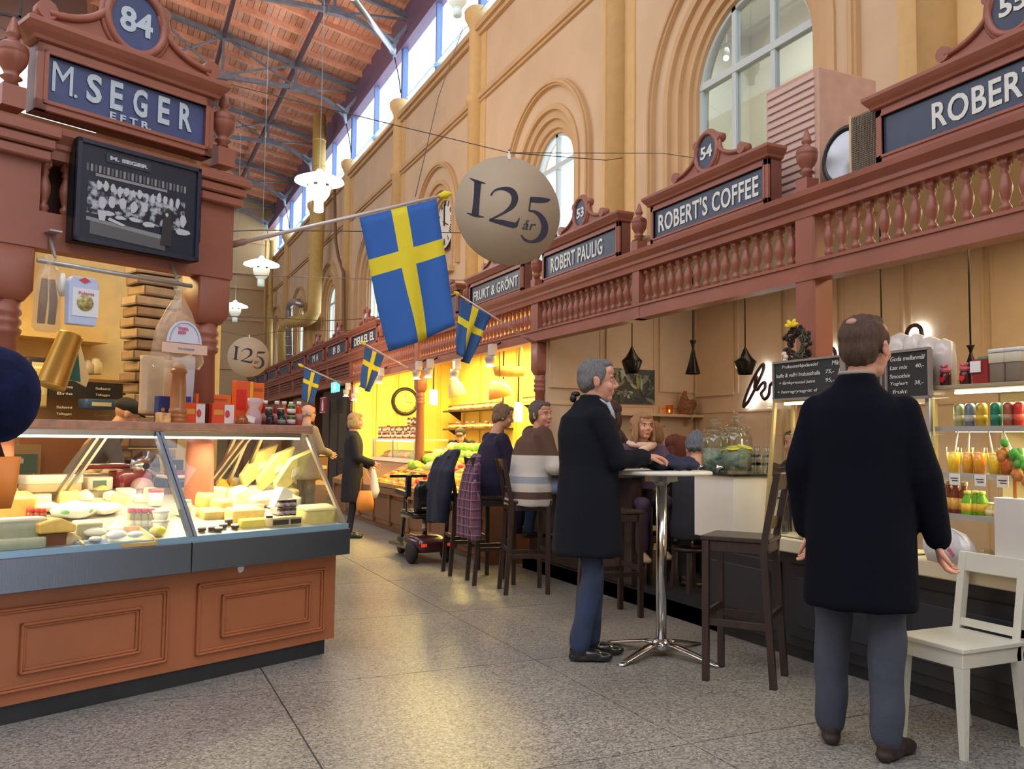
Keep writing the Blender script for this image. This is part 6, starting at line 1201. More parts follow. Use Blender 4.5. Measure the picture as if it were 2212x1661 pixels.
for lev, (z, y0, y1, lb) in enumerate(((1.84, 15.5, 12.9, 'upper dark shelf of jars on the yellow wall'), (1.50, 15.5, 12.9, 'lower dark shelf of jars on the yellow wall'), (1.87, 12.2, 9.4, 'pale shelf with orange bottles near the timber post'))):
    q = thing('wall_shelf', lb, 'shelf', (5.65, y0, z), -pi/2); MB().bb(0, y0-y1, 0, .3, -.03, 0).build('board', DWOOD if lev < 2 else YELW, q)
    for x in (.3, y0-y1-.3): MB().prism([(0, -.03), (.25, -.03), (.25, -.2)], x, x+.02, XZ).build('bracket', DWOOD, q)
    for i in range(int((y0-y1)/.1)):
        kk = rs.choice((1, 1, 3, 0)) if lev < 2 else 1
        jarat(kk, (5.78, y0-.05-.1*i, z+.001), '%s, %s from far end, on the %s' % (kn[kk], nth(i+1), lb.split(' with')[0].split(' of')[0]), 'jars on the %s' % ('upper shelf', 'lower shelf', 'pale shelf')[lev])
# fruit steps further along
for k, (x, y, z, kd) in enumerate(((3.25, 15.9, .72, 'lemon'), (3.35, 16.2, .95, 'potato'), (3.2, 15.7, .45, 'orange'))):
    q = thing('produce_crate', 'crate holding %s on the far fruit steps, %s' % (PR[kd][1], ('middle step', 'top step', 'lowest step')[k]), 'crate', (x, y, z), .2, 'crates on the far fruit steps'); link('crate_box', crme, q); MB().bb(-.22, .22, -.15, .15, -z, -.002).build('stand', PCD, q)
    for j in range(8): o = link(kd, PR[kd][0], None, (x-.15+.1*(j % 4), y-.06+.12*(j//4), z+.05)); tag(o, '%s in the %s crate of the far fruit steps' % (PR[kd][1], ('middle', 'top', 'lowest')[k]), 'fruit', '%ss on the far steps' % kd)
# wall clock on yellow wall
p = at(877, 867, 1, 15.80); wc_ = thing('wall_clock', 'round black-rimmed clock on the yellow end wall', 'clock', (p.x, 15.85, p.z)); R_ = .24
MB().tube([(R_*cos(2*pi*k/36), 0, R_*sin(2*pi*k/36)) for k in range(36)], .036, 8, closed=True).build('rim', BLACK, wc_); MB().lathe([(R_, 0), (R_, .02)], n=36, axis=(0, -1, 0)).build('dial', M('dial_yellow', (.85, .70, .22), .5), wc_)
MB().bar((0, -.026, 0), (.0, -.026, .15), .010, .004).build('minute_hand', BLACK, wc_); MB().bar((0, -.028, 0), (.13, -.028, -.03), .012, .004).build('hour_hand', BLACK, wc_)
for k in range(12): a = k*pi/6; MB().bar((.19*cos(a), -.024, .19*sin(a)), (.215*cos(a), -.024, .215*sin(a)), .008, .004).build('hour_mark', BLACK, wc_)
# spot lamps on the canopy beam
sp0 = thing('spot_lamp', '', 'lamp', (0, 0, 0)); MB().bb(-.03, .05, -.05, .05, 0, .13).build('gear_box', M('spot_white', (.62, .55, .48), .5), sp0, bev=.006); MB().lathe([(.055, 0), (.06, -.05), (.035, -.11), (.03, -.12)][::-1], c=(-.02, 0, -.0), n=16).build('lamp_head', M('spot_grey', (.40, .34, .30), .4), sp0, loc=(0, 0, .0)); MB().cyl((-.02, 0, -.125), (-.02, 0, -.118), .055, n=16).build('lens', M('lens_glow', (1, .95, .8), .4, emit=9, ecol=(1, .93, .75)), sp0); MB().bar((.02, 0, .1), (.12, 0, .16), .02).build('arm', BLACK, sp0)
spl = [(903, 800), (928, 796), (985, 798), (1062, 768), (822, 812), (750, 842), (768, 850)]
spn = ['left of the pair over the yellow clock', 'right of the pair over the yellow clock', 'under the middle of the produce canopy', 'nearest the second small flag', 'right of the middle small flag', 'left of the two beside the exit sign', 'right of the two beside the exit sign']
for k, (px, py) in enumerate(spl):
    p = at(px, py, 0, 3.84); lb = 'white spot lamp on the canopy beam, '+spn[k]
    if k == 0: sp0.location = p; sp0['label'] = lb; sp0['group'] = 'spot lamps on the canopy'
    else: dup(sp0, p, 0, lb)
for k, (px, py, c, r) in enumerate(((1078, 838, (.80, .42, .14), .17), (760, 862, (.85, .62, .22), .18), (985, 838, (.9, .82, .6), .14))):
    p = at(px, py, 0, 4.5); q = thing('shade_lamp', ('tilted orange woven lampshade hanging in the produce stall', 'round cream lampshade by the far yellow corner', 'glaring white lamp in the middle of the produce stall')[k], 'lamp', p); MB().lathe([(r, -.12), (r*.75, .05), (r*.3, .13), (r*.28, .13), (r*.7, .04), (r*.96, -.12)], n=20, axis=(-.3, 0, 1)).build('shade', M('shade_%d' % k, c, .7), q); MB().ell((0, 0, -.02), .06, 10, 8).build('bulb', M('bulb_hot', (1, .9, .6), .4, emit=18, ecol=(1, .88, .55)), q); MB().cyl((0, 0, .12), (0, 0, 2.93-p.z), .006, n=6).build('cord', BLACK, q)
q = thing('shade_lamp', 'wide basket of orange bottles hung by the timber post', 'basket', at(1100, 812, 0, 4.9)); MB().lathe([(.2, 0), (.24, .12), (.235, .12), (.19, .01)], n=20).build('basket', CRT, q); MB().tube([(.23*cos(a*pi/10), 0, .12+.5*sin(a*pi/10)) for a in range(11)], .008, 6).build('handle', CRT, q); MB().cyl((0, 0, .62), (0, 0, 2.94-q.location.z), .006, n=6).build('cord', BLACK, q)
for k, (px, py) in enumerate(((935, 858), (1085, 895), (1118, 890))):
    p = at(px, py, 0, 5.3); q = thing('light_panel', 'bright white square light panel in the produce stall, %s' % ('left of the jars', 'lower one near the post', 'rightmost near the post')[k], 'lamp', p, -pi/2-.7); MB().bb(-.17, .17, 0, .03, -.14, .14).build('panel', M('panel_glow', (1, .98, .85), .4, emit=5, ecol=(1, .95, .75)), q); MB().bb(-.01, .01, .0, .02, .14, 2.93-p.z).build('cord', BLACK, q)
# ================================================================ FLAGS
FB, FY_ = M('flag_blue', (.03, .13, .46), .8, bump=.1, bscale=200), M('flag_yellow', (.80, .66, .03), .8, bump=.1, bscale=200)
def flag(name_lab, pole_a, pole_b, quad, Y, amp, prad, label_pole=None, fold=0, blue=None):
    A, B_ = at(*pole_a, 1, Y), at(*pole_b, 1, Y); q = thing('flag', name_lab, 'flag', A); L = B_-A
    MB().tube([(0, 0, 0), L*.5, L], [prad, prad*.95, prad*.8], 10).build('pole', M('pole_pale', (.62, .56, .54), .35, .3), q); d = L.normalized()
    MB().lathe([(prad*1.2, 0), (prad*1.6, prad*2), (prad*2.2, prad*3.5), (prad*1.2, prad*6), (0, prad*8)], c=L, n=12, axis=d).build('finial', FY_, q)
    MB().lathe([(prad*1.6, -.02), (prad*1.5, .10), (prad, .12)], n=12, axis=d).build('socket', M('socket', (.35, .2, .15), .5), q)
    TL, TR, BR, BL = [at(*p, 1, Y)-A for p in quad]; nu = [0, .1, .2, .3, .4, .5, .6, .7, .8, .9, 1]; nv = [k*5/16/5 for k in range(6)]+[5/16+2/16*k/2 for k in (1, 2)]+[7/16+9/16*k/9 for k in range(1, 10)]
    vs = []; 
    for v_ in nv:
        for u_ in nu:
            top = TL.lerp(TR, u_); bot = BL.lerp(BR, u_); P = top.lerp(bot, v_)
            P.y += amp*v_*(sin(u_*9+v_*2)+.5*sin(u_*17+v_*5))-fold*max(0, .5-u_)*v_; P.x += amp*.25*sin(v_*7+u_*4)*v_; P.z -= .012*sin(pi*u_)*v_
            vs.append(P)
    m = MB(); m.smooth = True; nU = len(nu)
    for j in range(len(nv)-1):
        for i in range(nU-1):
            yel = (3.99 <= i and i < 6) and 0.39 < nu[i] < .59 or 5/16-.001 <= nv[j] < 7/16-.001; m.cur = 1 if yel else 0
            m.f.append([j*nU+i, j*nU+i+1, (j+1)*nU+i+1, (j+1)*nU+i]); m.mi.append(m.cur); m.sm.append(True)
    m.v = [tuple(v_) for v_ in vs]; o = m.build('cloth', [blue or FB, FY_], q); s = o.modifiers.new('s', 'SOLIDIFY'); s.thickness = .004
    q.location = A; return q
flag('large Swedish flag hanging from a long pole beside the round sign', (494, 530), (948, 424), ((776, 470), (943, 430), (982, 704), (839, 759)), 5.62, .035, .014)
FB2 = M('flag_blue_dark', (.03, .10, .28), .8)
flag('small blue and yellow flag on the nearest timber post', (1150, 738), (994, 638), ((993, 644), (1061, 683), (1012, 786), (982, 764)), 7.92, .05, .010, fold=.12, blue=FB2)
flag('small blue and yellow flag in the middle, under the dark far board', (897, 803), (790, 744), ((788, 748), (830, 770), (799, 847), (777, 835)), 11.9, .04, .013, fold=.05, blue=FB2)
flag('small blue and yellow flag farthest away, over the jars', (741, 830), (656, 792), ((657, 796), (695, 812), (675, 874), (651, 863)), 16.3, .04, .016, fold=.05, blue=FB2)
# ================================================================ ROUND 125 SIGNS
def ribbon(par, pts, ws, mat, y=-.006, nm='numeral'):
    P = [];
    for i in range(len(pts)-1):
        for k in range(5):
            t = k/5; g = lambda j: (*pts[max(0, min(len(pts)-1, j))], ws[max(0, min(len(pts)-1, j))]); a, b, c, d = g(i-1), g(i), g(i+1), g(i+2)
            P.append([.5*((2*b[n])+(c[n]-a[n])*t+(2*a[n]-5*b[n]+4*c[n]-d[n])*t*t+(3*b[n]-a[n]-3*c[n]+d[n])*t**3) for n in range(3)])
    P.append([*pts[-1], ws[-1]]); L_, R_2 = [], []
    for i, p in enumerate(P):
        a, b = P[max(0, i-1)], P[min(len(P)-1, i+1)]; d = Vector((b[0]-a[0], b[1]-a[1])).normalized(); n = Vector((-d.y, d.x))*p[2]/2; L_.append((p[0]+n.x, p[1]+n.y)); R_2.append((p[0]-n.x, p[1]-n.y))
    m = MB(); N_ = len(P); vs = [(x, yy, z) for yy in (y, y+.004) for x, z in L_+R_2]; fs = []
    for i in range(N_-1): fs += [(i, i+1, N_+i+1, N_+i), (2*N_+i, 3*N_+i, 3*N_+i+1, 2*N_+i+1), (i, 2*N_+i, 2*N_+i+1, i+1), (N_+i, N_+i+1, 3*N_+i+1, 3*N_+i)]
    fs += [(0, N_, 3*N_, 2*N_), (N_-1, 2*N_-1, 4*N_-1, 3*N_-1)]; return m.add(vs, fs).build(nm, mat, par)
CARD = M('card_tan', (.44, .35, .245), .8, noise_amt=.04, nscale=3); INK = M('ink_navy', (.018, .015, .035), .6)
def disc125(c, r, label, rz=0):
    q = thing('anniversary_sign', label, 'sign', c, rz); MB().lathe([(r, -.004), (r, .012)], n=64, axis=(0, 1, 0)).build('disc', CARD, q)
    for pts, ws in (([(-.585, .47), (-.60, .2), (-.625, -.14)], [.13, .115, .13]), ([(-.74, .52), (-.60, .475), (-.44, .455)], [.01, .05, .012]), ([(-.78, -.12), (-.63, -.15), (-.46, -.165)], [.012, .05, .012]),
                    ([(-.34, .24), (-.27, .34), (-.14, .39), (.0, .385), (.09, .33), (.12, .22), (.07, .09), (-.06, -.03), (-.22, -.13), (-.35, -.205)], [.03, .03, .05, .10, .125, .125, .10, .05, .035, .03]), ([(-.36, -.205), (-.1, -.235), (.11, -.262), (.17, -.21), (.215, -.12)], [.05, .10, .105, .05, .012]),
                    ([(.42, .245), (.60, .25), (.74, .262), (.81, .285)], [.10, .11, .08, .01]), ([(.43, .27), (.41, .15), (.395, .03)], [.035, .03, .03]), ([(.39, .03), (.50, .025), (.62, -.05), (.70, -.2), (.68, -.37), (.58, -.49), (.44, -.54), (.32, -.51), (.245, -.43)], [.03, .055, .10, .13, .13, .09, .05, .05, .02])):
        ribbon(q, [(x*r, z*r) for x, z in pts], [w_*r for w_ in ws], INK)
    text('år', INK, q, (.27*r, .18*r), (.40*r, -.006, -.235*r), name='small_word', bold=0, shear=.3)
    MB().cyl((0, 0, r-.01), (0, 0, r+.04), .008).bb(-.01, .01, -.008, .016, r-.02, r+.02).build('clip', PAPER, q); return q
p = at(1098, 455, 1, 5.8); disc125(p, .415, 'large round tan sign reading 125 år beside the big flag', -.12)
MB().tube([(p.x, 5.8, p.z+.44), (p.x, 5.8, p.z+.47)], .006).build('hook', BLACK)['label'] = 'tiny hook holding the large round sign to its cable'; tag(bpy.data.objects['hook'], None, 'hook')
p = at(537, 771, 1, 16.5); disc125(p, .375, 'small round tan sign reading 125 år near the far wall', 0)
# ================================================================ HALL LAMPS
def hall_lamp(px, py, wpx, Y, label, hang=3.0):
    p = at(px, py, 1, Y); s = (p-CAMP).dot(CF)/1850; r = wpx*s/2; q = thing('hall_lamp', label, 'lamp', p, 0, 'large white hall lamps')
    MB().lathe([(r*1.0, -.03*r), (r*.97, .05*r), (r*.6, .22*r), (r*.2, .34*r), (r*.1, .5*r), (0, .5*r)], n=32).build('reflector', LAMPW, q); MB().lathe([(r*.98, -.03*r), (r*.5, -.10*r), (r*.46, -.12*r)], n=32).build('under_reflector', LAMPW, q)
    MB().lathe([(r*.46, -.10*r), (r*.47, -.30*r), (r*.42, -.55*r), (r*.26, -.78*r), (r*.17, -.82*r)], n=24).build('bowl', M('lamp_bowl', (.86, .90, .78), .3, emit=.25, ecol=(.9, 1, .85)), q)
    MB().lathe([(r*.20, -.80*r), (r*.20, -1.22*r), (r*.17, -1.26*r), (0, -1.26*r)], n=18).build('tube', M('lamp_tube', (.66, .78, .74), .25, emit=.1, ecol=(.8, 1, .95)), q)
    for k in range(6): a = k*pi/3; MB().box((r*.46*cos(a), r*.46*sin(a), -.2*r), (r*.14, r*.05, r*.07), rz=a+pi/2).build('vent_slot', BLACK, q)
    MB().cyl((0, 0, .5*r), (0, 0, hang), .005, n=6).build('hanging_rod', STEELB, q)
    return p
hall_lamp(690, 392, 106, 12.4, 'biggest glowing white hall lamp above the flag pole', 7.4); hall_lamp(565, 572, 76, 17.4, 'white hall lamp under the flag pole, middle in size', 7.8); hall_lamp(508, 662, 54, 25.4, 'smallest white hall lamp next to the timber post', 8.1)
p = hall_lamp(989, -20, 92, 10.5, 'white hall lamp cut by the top edge of the picture', 3.0)
point('hall_lamp_glow', at(690, 395, 1, 12.4)+Vector((0, 0, -.6)), 60, (1, .95, .85), .3)
# clock on the high wall
p = at(967, 481, 0, 6.47); hc = thing('tower_clock', 'large white Roman numeral clock half hidden by the round sign', 'clock', (6.44, p.y, p.z), -pi/2); R_ = .60
MB().lathe([(R_, 0), (R_, .03), (R_*.98, .035), (0, .035)], n=48, axis=(0, -1, 0)).build('dial', M('dial_white', (.80, .77, .68), .5), hc); MB().tube([(R_*cos(2*pi*k/40), -.02, R_*sin(2*pi*k/40)) for k in range(40)], .022, 8, closed=True).build('rim', BLACK, hc)
for k, s_ in enumerate(('XII', 'I', 'II', 'III', 'IIII', 'V', 'VI', 'VII', 'VIII', 'IX', 'X', 'XI')):
    a = pi/2-k*pi/6; o = text(s_, BLACK, hc, (.055*len(s_)**.8, .15), (.44*cos(a), -.04, .44*sin(a)), (pi/2, 0, 0), name='numeral', bold=.03); o.rotation_euler = Matrix.Rotation(-(k*pi/6), 3, 'Y').to_4x4().to_euler(); o.rotation_euler = (Matrix.Rotation(k*pi/6, 3, 'Y') @ Matrix.Rotation(pi/2, 3, 'X')).to_euler()
MB().bar((-.0, -.05, -.08), (-.02, -.05, .40), .03, .012).build('minute_hand', BLACK, hc); MB().bar((-.06, -.055, .03), (.22, -.055, -.10), .045, .012).build('hour_hand', BLACK, hc)
# back of the niche
struct(MB().bb(XW+.30, XW+.34, 16.4, 18.8, 4.8, 7.2), 'wall_niche', CREAM)
# ================================================================ FURNITURE
def stool(loc, rz, label, group='dark wooden bar stools', back=True):
    q = thing('bar_stool', label, 'stool', loc, rz, group); W_, D_ = .155, .175
    MB().bb(-W_-.012, W_+.012, -D_-.012, D_+.012, .760, .785).bb(-W_, W_, -D_, D_, .70, .76).build('seat', DWOOD, q, bev=.004)
    for sx in (-1, 1):
        MB().add([(x, y, z) for z, o in ((0, .01), (.76, 0)) for y in (D_-.035, D_) for x in (sx*W_-.018+sx*o, sx*W_+.018+sx*o)], [(0, 2, 3, 1), (4, 5, 7, 6), (0, 1, 5, 4), (2, 6, 7, 3), (0, 4, 6, 2), (1, 3, 7, 5)]).build('leg', DWOOD, q)
        m = MB(); P = [(-D_-.045, 0), (-D_, .70), (-D_-.01, .80), (-D_-.075, 1.14)]
        for a, b in zip(P[:-1], P[1:]): m.add([(x, y, z) for (yy, z) in (a, b) for y in (yy, yy+.036) for x in (sx*W_-.018, sx*W_+.018)], [(0, 2, 3, 1), (4, 5, 7, 6), (0, 1, 5, 4), (2, 6, 7, 3), (0, 4, 6, 2), (1, 3, 7, 5)])
        m.build('leg', DWOOD, q); MB().bb(sx*W_-.01, sx*W_+.01, -D_-.02, D_, .30, .335).build('stretcher', DWOOD, q)
    MB().bb(-W_, W_, D_-.028, D_-.008, .34, .38).build('stretcher', DWOOD, q); MB().bb(-W_, W_, -D_-.02, -D_, .36, .39).build('stretcher', DWOOD, q)
    MB().bb(-W_, W_, -.012, .012, -.045, .045).build('top_rail', DWOOD, q, loc=(0, -D_-.045, 1.09), rot=(radians(11), 0, 0)); MB().bb(-W_, W_, -.01, .01, -.03, .03).build('lower_rail', DWOOD, q, loc=(0, -D_+.006, .86), rot=(radians(11), 0, 0))
    return q
stool((3.20, 3.87, 0), radians(37.3), 'empty espresso bar stool in front of the cake case')
def dstool(loc, rz, lab): return stool(loc, rz, lab)
dstool((3.24, 6.74, 0), radians(-104), 'dark bar stool under the woman in the striped cardigan')
dstool((3.16, 7.28, 0), radians(-100), 'dark bar stool with the plaid jacket over its back')
dstool((3.14, 7.86, 0), radians(-98), 'dark bar stool with the navy coat over its back')
dstool((3.42, 5.62, 0), radians(-95), 'dark bar stool half hidden right of the grey-haired man')
dstool((4.12, 6.28, .12), radians(-150), 'dark bar stool under the curly-haired woman')
# high table
ht = thing('high_table', 'high round white cafe table on a chrome column', 'table', (3.07, 4.46, 0), 0)
MB().lathe([(.29, 1.098), (.31, 1.102), (.31, 1.118), (.30, 1.122), (0, 1.122)], n=44).build('table_top', WHITE, ht); MB().lathe([(.032, .05), (.032, 1.03)], n=24).build('column', CHROME, ht); MB().bb(-.10, .10, -.03, .03, 1.055, 1.098).bb(-.03, .03, -.10, .10, 1.055, 1.098).build('spider_plate', GALV, ht); MB().lathe([(.034, 1.03), (.06, 1.06)], n=20).build('collar', GREY, ht); MB().lathe([(.07, .04), (.06, .07), (.034, .10)], n=24).build('hub', CHROME, ht)
for a in (200, 290, 20, 110):
    a = radians(a); m = MB(); pr = [(.03, .075), (.12, .07), (.24, .045), (.36, .018), (.41, .008)]; n = 8; vs = []
    for r, z in pr:
        w_ = .035-.02*(r/.41)+.008; h = .022
        for i in range(n): t = 2*pi*i/n; x, y = r, w_*cos(t); vs.append((x*cos(a)-y*sin(a), x*sin(a)+y*cos(a), max(0.001, z+h*.5*sin(t)-.004)))
    m.smooth = True; m.add(vs, [(j*n+i, j*n+(i+1) % n, (j+1)*n+(i+1) % n, (j+1)*n+i) for j in range(4) for i in range(n)]+[tuple(range(n))[::-1], tuple(4*n+i for i in range(n))]); m.build('foot', CHROME, ht)
# white chair
wch = thing('white_chair', 'white wooden chair with open back at the right edge', 'chair', (3.41, 2.67, 0), pi/2); W_, D_ = .165, .19
MB().bb(-W_-.01, W_+.01, -D_, D_+.01, .435, .455).bb(-W_, W_, -D_+.01, D_, .37, .436).build('seat', WHITEC, wch, bev=.003)
for sx in (-1, 1):
    MB().add([(x, y, z) for z, e in ((0, .012), (.37, .022)) for y in (D_-2*e, D_) for x in ((sx*W_-e*2, sx*W_) if sx > 0 else (-W_, -W_+2*e))], [(0, 2, 3, 1), (4, 5, 7, 6), (0, 1, 5, 4), (2, 6, 7, 3), (0, 4, 6, 2), (1, 3, 7, 5)]).build('leg', WHITEC, wch)
    m = MB(); P = [(-D_-.035, 0), (-D_+.02, .40), (-D_, .46), (-D_-.055, .80)]
    for (a, za), (b, zb3) in zip(P[:-1], P[1:]): m.add([(x, y, z) for (yy, z) in ((a, za), (b, zb3)) for y in (yy-.02, yy+.02) for x in ((W_-.035, W_) if sx > 0 else (-W_, -W_+.035))], [(0, 2, 3, 1), (4, 5, 7, 6), (0, 1, 5, 4), (2, 6, 7, 3), (0, 4, 6, 2), (1, 3, 7, 5)])
    m.build('leg', WHITEC, wch)
MB().bb(-W_, W_, -.014, .014, -.045, .045).build('top_rail', WHITEC, wch, loc=(0, -D_-.048, .757), rot=(radians(9), 0, 0), bev=.003); MB().bb(-W_, W_, -.012, .012, -.018, .018).build('lower_rail', WHITEC, wch, loc=(0, -D_-.002, .485), rot=(radians(9), 0, 0))
# mobility scooter
sc = thing('mobility_scooter', 'black mobility scooter parked before the produce counter', 'scooter', (3.02, 8.85, 0), radians(4)); BP = M('scooter_black', (.012, .014, .02), .25, coat=.5); TY = M('tyre', (.02, .02, .02), .7)
for x in (-.20, .20): MB().lathe([(.05, -.04), (.10, -.035), (.115, -.015), (.115, .015), (.10, .035), (.05, .04)], c=(x, -.18, .115), n=24, axis=(1, 0, 0)).build('wheel', TY, sc)
MB().lathe([(.05, -.03), (.10, -.02), (.10, .02), (.05, .03)], c=(0, .62, .10), n=24, axis=(1, 0, 0)).build('wheel', TY, sc)
MB().loft([((0, -.10, .12), .19, .22, 0, .5), ((0, -.10, .20), .21, .25, 0, .5), ((0, -.08, .27), .19, .22, 0, .5), ((0, -.06, .29), .14, .18, 0, .6)], n=28).build('rear_body', M('scooter_maroon', (.05, .01, .02), .25, coat=.6), sc); MB().bb(-.16, .16, .05, .62, .11, .15).build('footboard', BP, sc, bev=.01)
for x in (-.13, .13): MB().box((x, -.35, .20), (.06, .012, .03)).build('rear_light', M('rear_light', (.6, .02, .02), .3, emit=.6, ecol=(1, .05, .02)), sc)
MB().cyl((0, -.05, .27), (0, -.05, .46), .03).build('seat_post', CHROME, sc); MB().loft([((0, 0, .46), .20, .21, 0, .4), ((0, 0, .50), .22, .22, 0, .4), ((0, 0, .54), .20, .20, 0, .5)], n=26).build('seat', BP, sc)
m = MB(); m.loft([((0, -.20, .53), .18, .035, 0, .5), ((0, -.23, .60), .21, .045, 0, .5), ((0, -.26, .78), .21, .045, 0, .5), ((0, -.27, .86), .17, .03, 0, .6)], n=26).build('backrest', BP, sc)
for x in (-.26, .26): MB().tube([(x*.75, -.15, .52), (x, -.16, .54), (x, -.17, .70)], .012, 8).build('arm_bracket', BP, sc); MB().bar((x, -.20, .72), (x*.98, .12, .74), .055, .05).build('armrest', BP, sc)
MB().bar((-.265, -.22, .70), (-.265, -.23, .92), .05, .04).build('armrest_raised', BP, sc); MB().tube([(0, .6, .18), (0, .52, .6), (0, .46, .86)], .025, 8).build('tiller', BP, sc); MB().bar((-.22, .44, .88), (.22, .44, .88), .03).build('handlebar', BP, sc)
for x in (-.1, .12): MB().ell((x, -.31, .58), (.05, .01, .012), 10, 6).build('chrome_trim', CHROME, sc)
# draped coats
def plaid():
    m = M('plaid', (.16, .06, .16), .9); nt = m.node_tree; L = nt.links; b = nt.nodes['Principled BSDF']; tc = nt.nodes.new('ShaderNodeTexCoord'); sp = nt.nodes.new('ShaderNodeSeparateXYZ'); L.new(tc.outputs['Object'], sp.inputs[0]); fac = []
    for ax, f in (('Y', 17), ('Z', 13)):
        mu = nt.nodes.new('ShaderNodeMath'); mu.operation = 'MULTIPLY'; mu.inputs[1].default_value = f; L.new(sp.outputs[ax], mu.inputs[0]); fr = nt.nodes.new('ShaderNodeMath'); fr.operation = 'FRACT'; L.new(mu.outputs[0], fr.inputs[0]); fac.append(fr)
    def th(n, t, op='GREATER_THAN'): x = nt.nodes.new('ShaderNodeMath'); x.operation = op; x.inputs[1].default_value = t; L.new(n.outputs[0], x.inputs[0]); return x
    mx0 = nt.nodes.new('ShaderNodeMix'); mx0.data_type = 'RGBA'; mx0.inputs['A'].default_value = (.075, .028, .10, 1); mx0.inputs['B'].default_value = (.20, .075, .11, 1); L.new(th(fac[0], .5).outputs[0], mx0.inputs[0])
    mx1 = nt.nodes.new('ShaderNodeMix'); mx1.data_type = 'RGBA'; L.new(mx0.outputs['Result'], mx1.inputs['A']); mx1.inputs['B'].default_value = (.045, .03, .09, 1); s1 = th(fac[1], .62); k5 = nt.nodes.new('ShaderNodeMath'); k5.operation = 'MULTIPLY'; k5.inputs[1].default_value = .6; L.new(s1.outputs[0], k5.inputs[0]); L.new(k5.outputs[0], mx1.inputs[0])
    a = th(fac[0], .90); c = th(fac[1], .91); ad = nt.nodes.new('ShaderNodeMath'); ad.operation = 'MAXIMUM'; L.new(a.outputs[0], ad.inputs[0]); L.new(c.outputs[0], ad.inputs[1]); k6 = nt.nodes.new('ShaderNodeMath'); k6.operation = 'MULTIPLY'; k6.inputs[1].default_value = .55; L.new(ad.outputs[0], k6.inputs[0])
    mx2 = nt.nodes.new('ShaderNodeMix'); mx2.data_type = 'RGBA'; L.new(mx1.outputs['Result'], mx2.inputs['A']); mx2.inputs['B'].default_value = (.42, .34, .42, 1); L.new(k6.outputs[0], mx2.inputs[0]); L.new(mx2.outputs['Result'], b.inputs['Base Color']); return m
m = MB(); m.loft([((-.06, 0, .42), .075, .20, 0, .7), ((-.06, 0, .75), .07, .185, 0, .7), ((-.03, 0, 1.0), .055, .15, 0, .8), ((0, 0, 1.13), .04, .12), ((.01, 0, 1.17), .02, .08)], n=26); m.loft([((-.10, -.15, .50), .03, .045), ((-.09, -.14, .9), .035, .05), ((-.03, -.10, 1.1), .03, .04)], n=12)
o = remesh(m, 'plaid_jacket', plaid(), .014, 3, .010, None, fscale=(6, 34, 2)); o.location = (2.96, 7.22, 0); tag(o, 'purple plaid jacket draped over a bar stool back', 'jacket')
m = MB(); m.loft([((-.05, .05, .50), .08, .17, 0, .7), ((-.05, 0, .75), .08, .20, 0, .7), ((-.03, -.02, 1.0), .07, .22, 0, .7), ((.03, 0, 1.12), .06, .17), ((.08, 0, 1.19), .04, .10)], n=26); m.loft([((-.07, .25, .80), .04, .06), ((-.05, .22, .95), .05, .06), ((.0, .12, 1.12), .05, .06)], n=12)
o = remesh(m, 'navy_coat', M('navy_cloth', (.016, .022, .055), .8, bump=.3, bscale=80), .014, 3, .014, None, fscale=(6, 30, 4)); o.location = (2.90, 7.84, 0); tag(o, 'dark navy coat draped over the stool beside the scooter', 'coat')
m = MB(); m.ell((0, 0, .035), (.20, .10, .035), 20, 8); m.ell((.06, .03, .06), (.12, .07, .03), 16, 8); o = remesh(m, 'folded_coat', M('navy_cloth', (.016, .022, .055), .8, bump=.3, bscale=80), .008, 2, .010, None, fscale=(30, 30, 20)); o.location = (3.14, 4.48, 1.123); o.rotation_euler = (0, 0, -.4); tag(o, 'crumpled navy coat lying on the high round table', 'coat')
# bags on the floor near the stools
for k, (px, py, c, w_, h, lb) in enumerate(((1207, 1215, (.55, .02, .03), .10, .15, 'red shopping bag on the floor behind the grey-haired man'), (1183, 1225, (.05, .32, .12), .07, .10, 'green and red wrapped packet beside the red bag'), (1236, 1225, (.62, .50, .42), .14, .14, 'beige handbag on the floor behind the jeans'))):
    p = at(px, py+10, 2, .001); q = thing('floor_bag', lb, 'bag', (p.x, p.y, 0)); bumpy(rbox(w_, w_*.6, h, e=.5, tw=.8), .005).build('bag', M('fbag_%d' % k, c, .45), q); MB().tube([(-w_*.25, 0, h*.9), (-.01, 0, h*1.35), (w_*.25, 0, h*.9)], .005, 6).build('handle', M('fbag_%d' % k, c, .45), q)
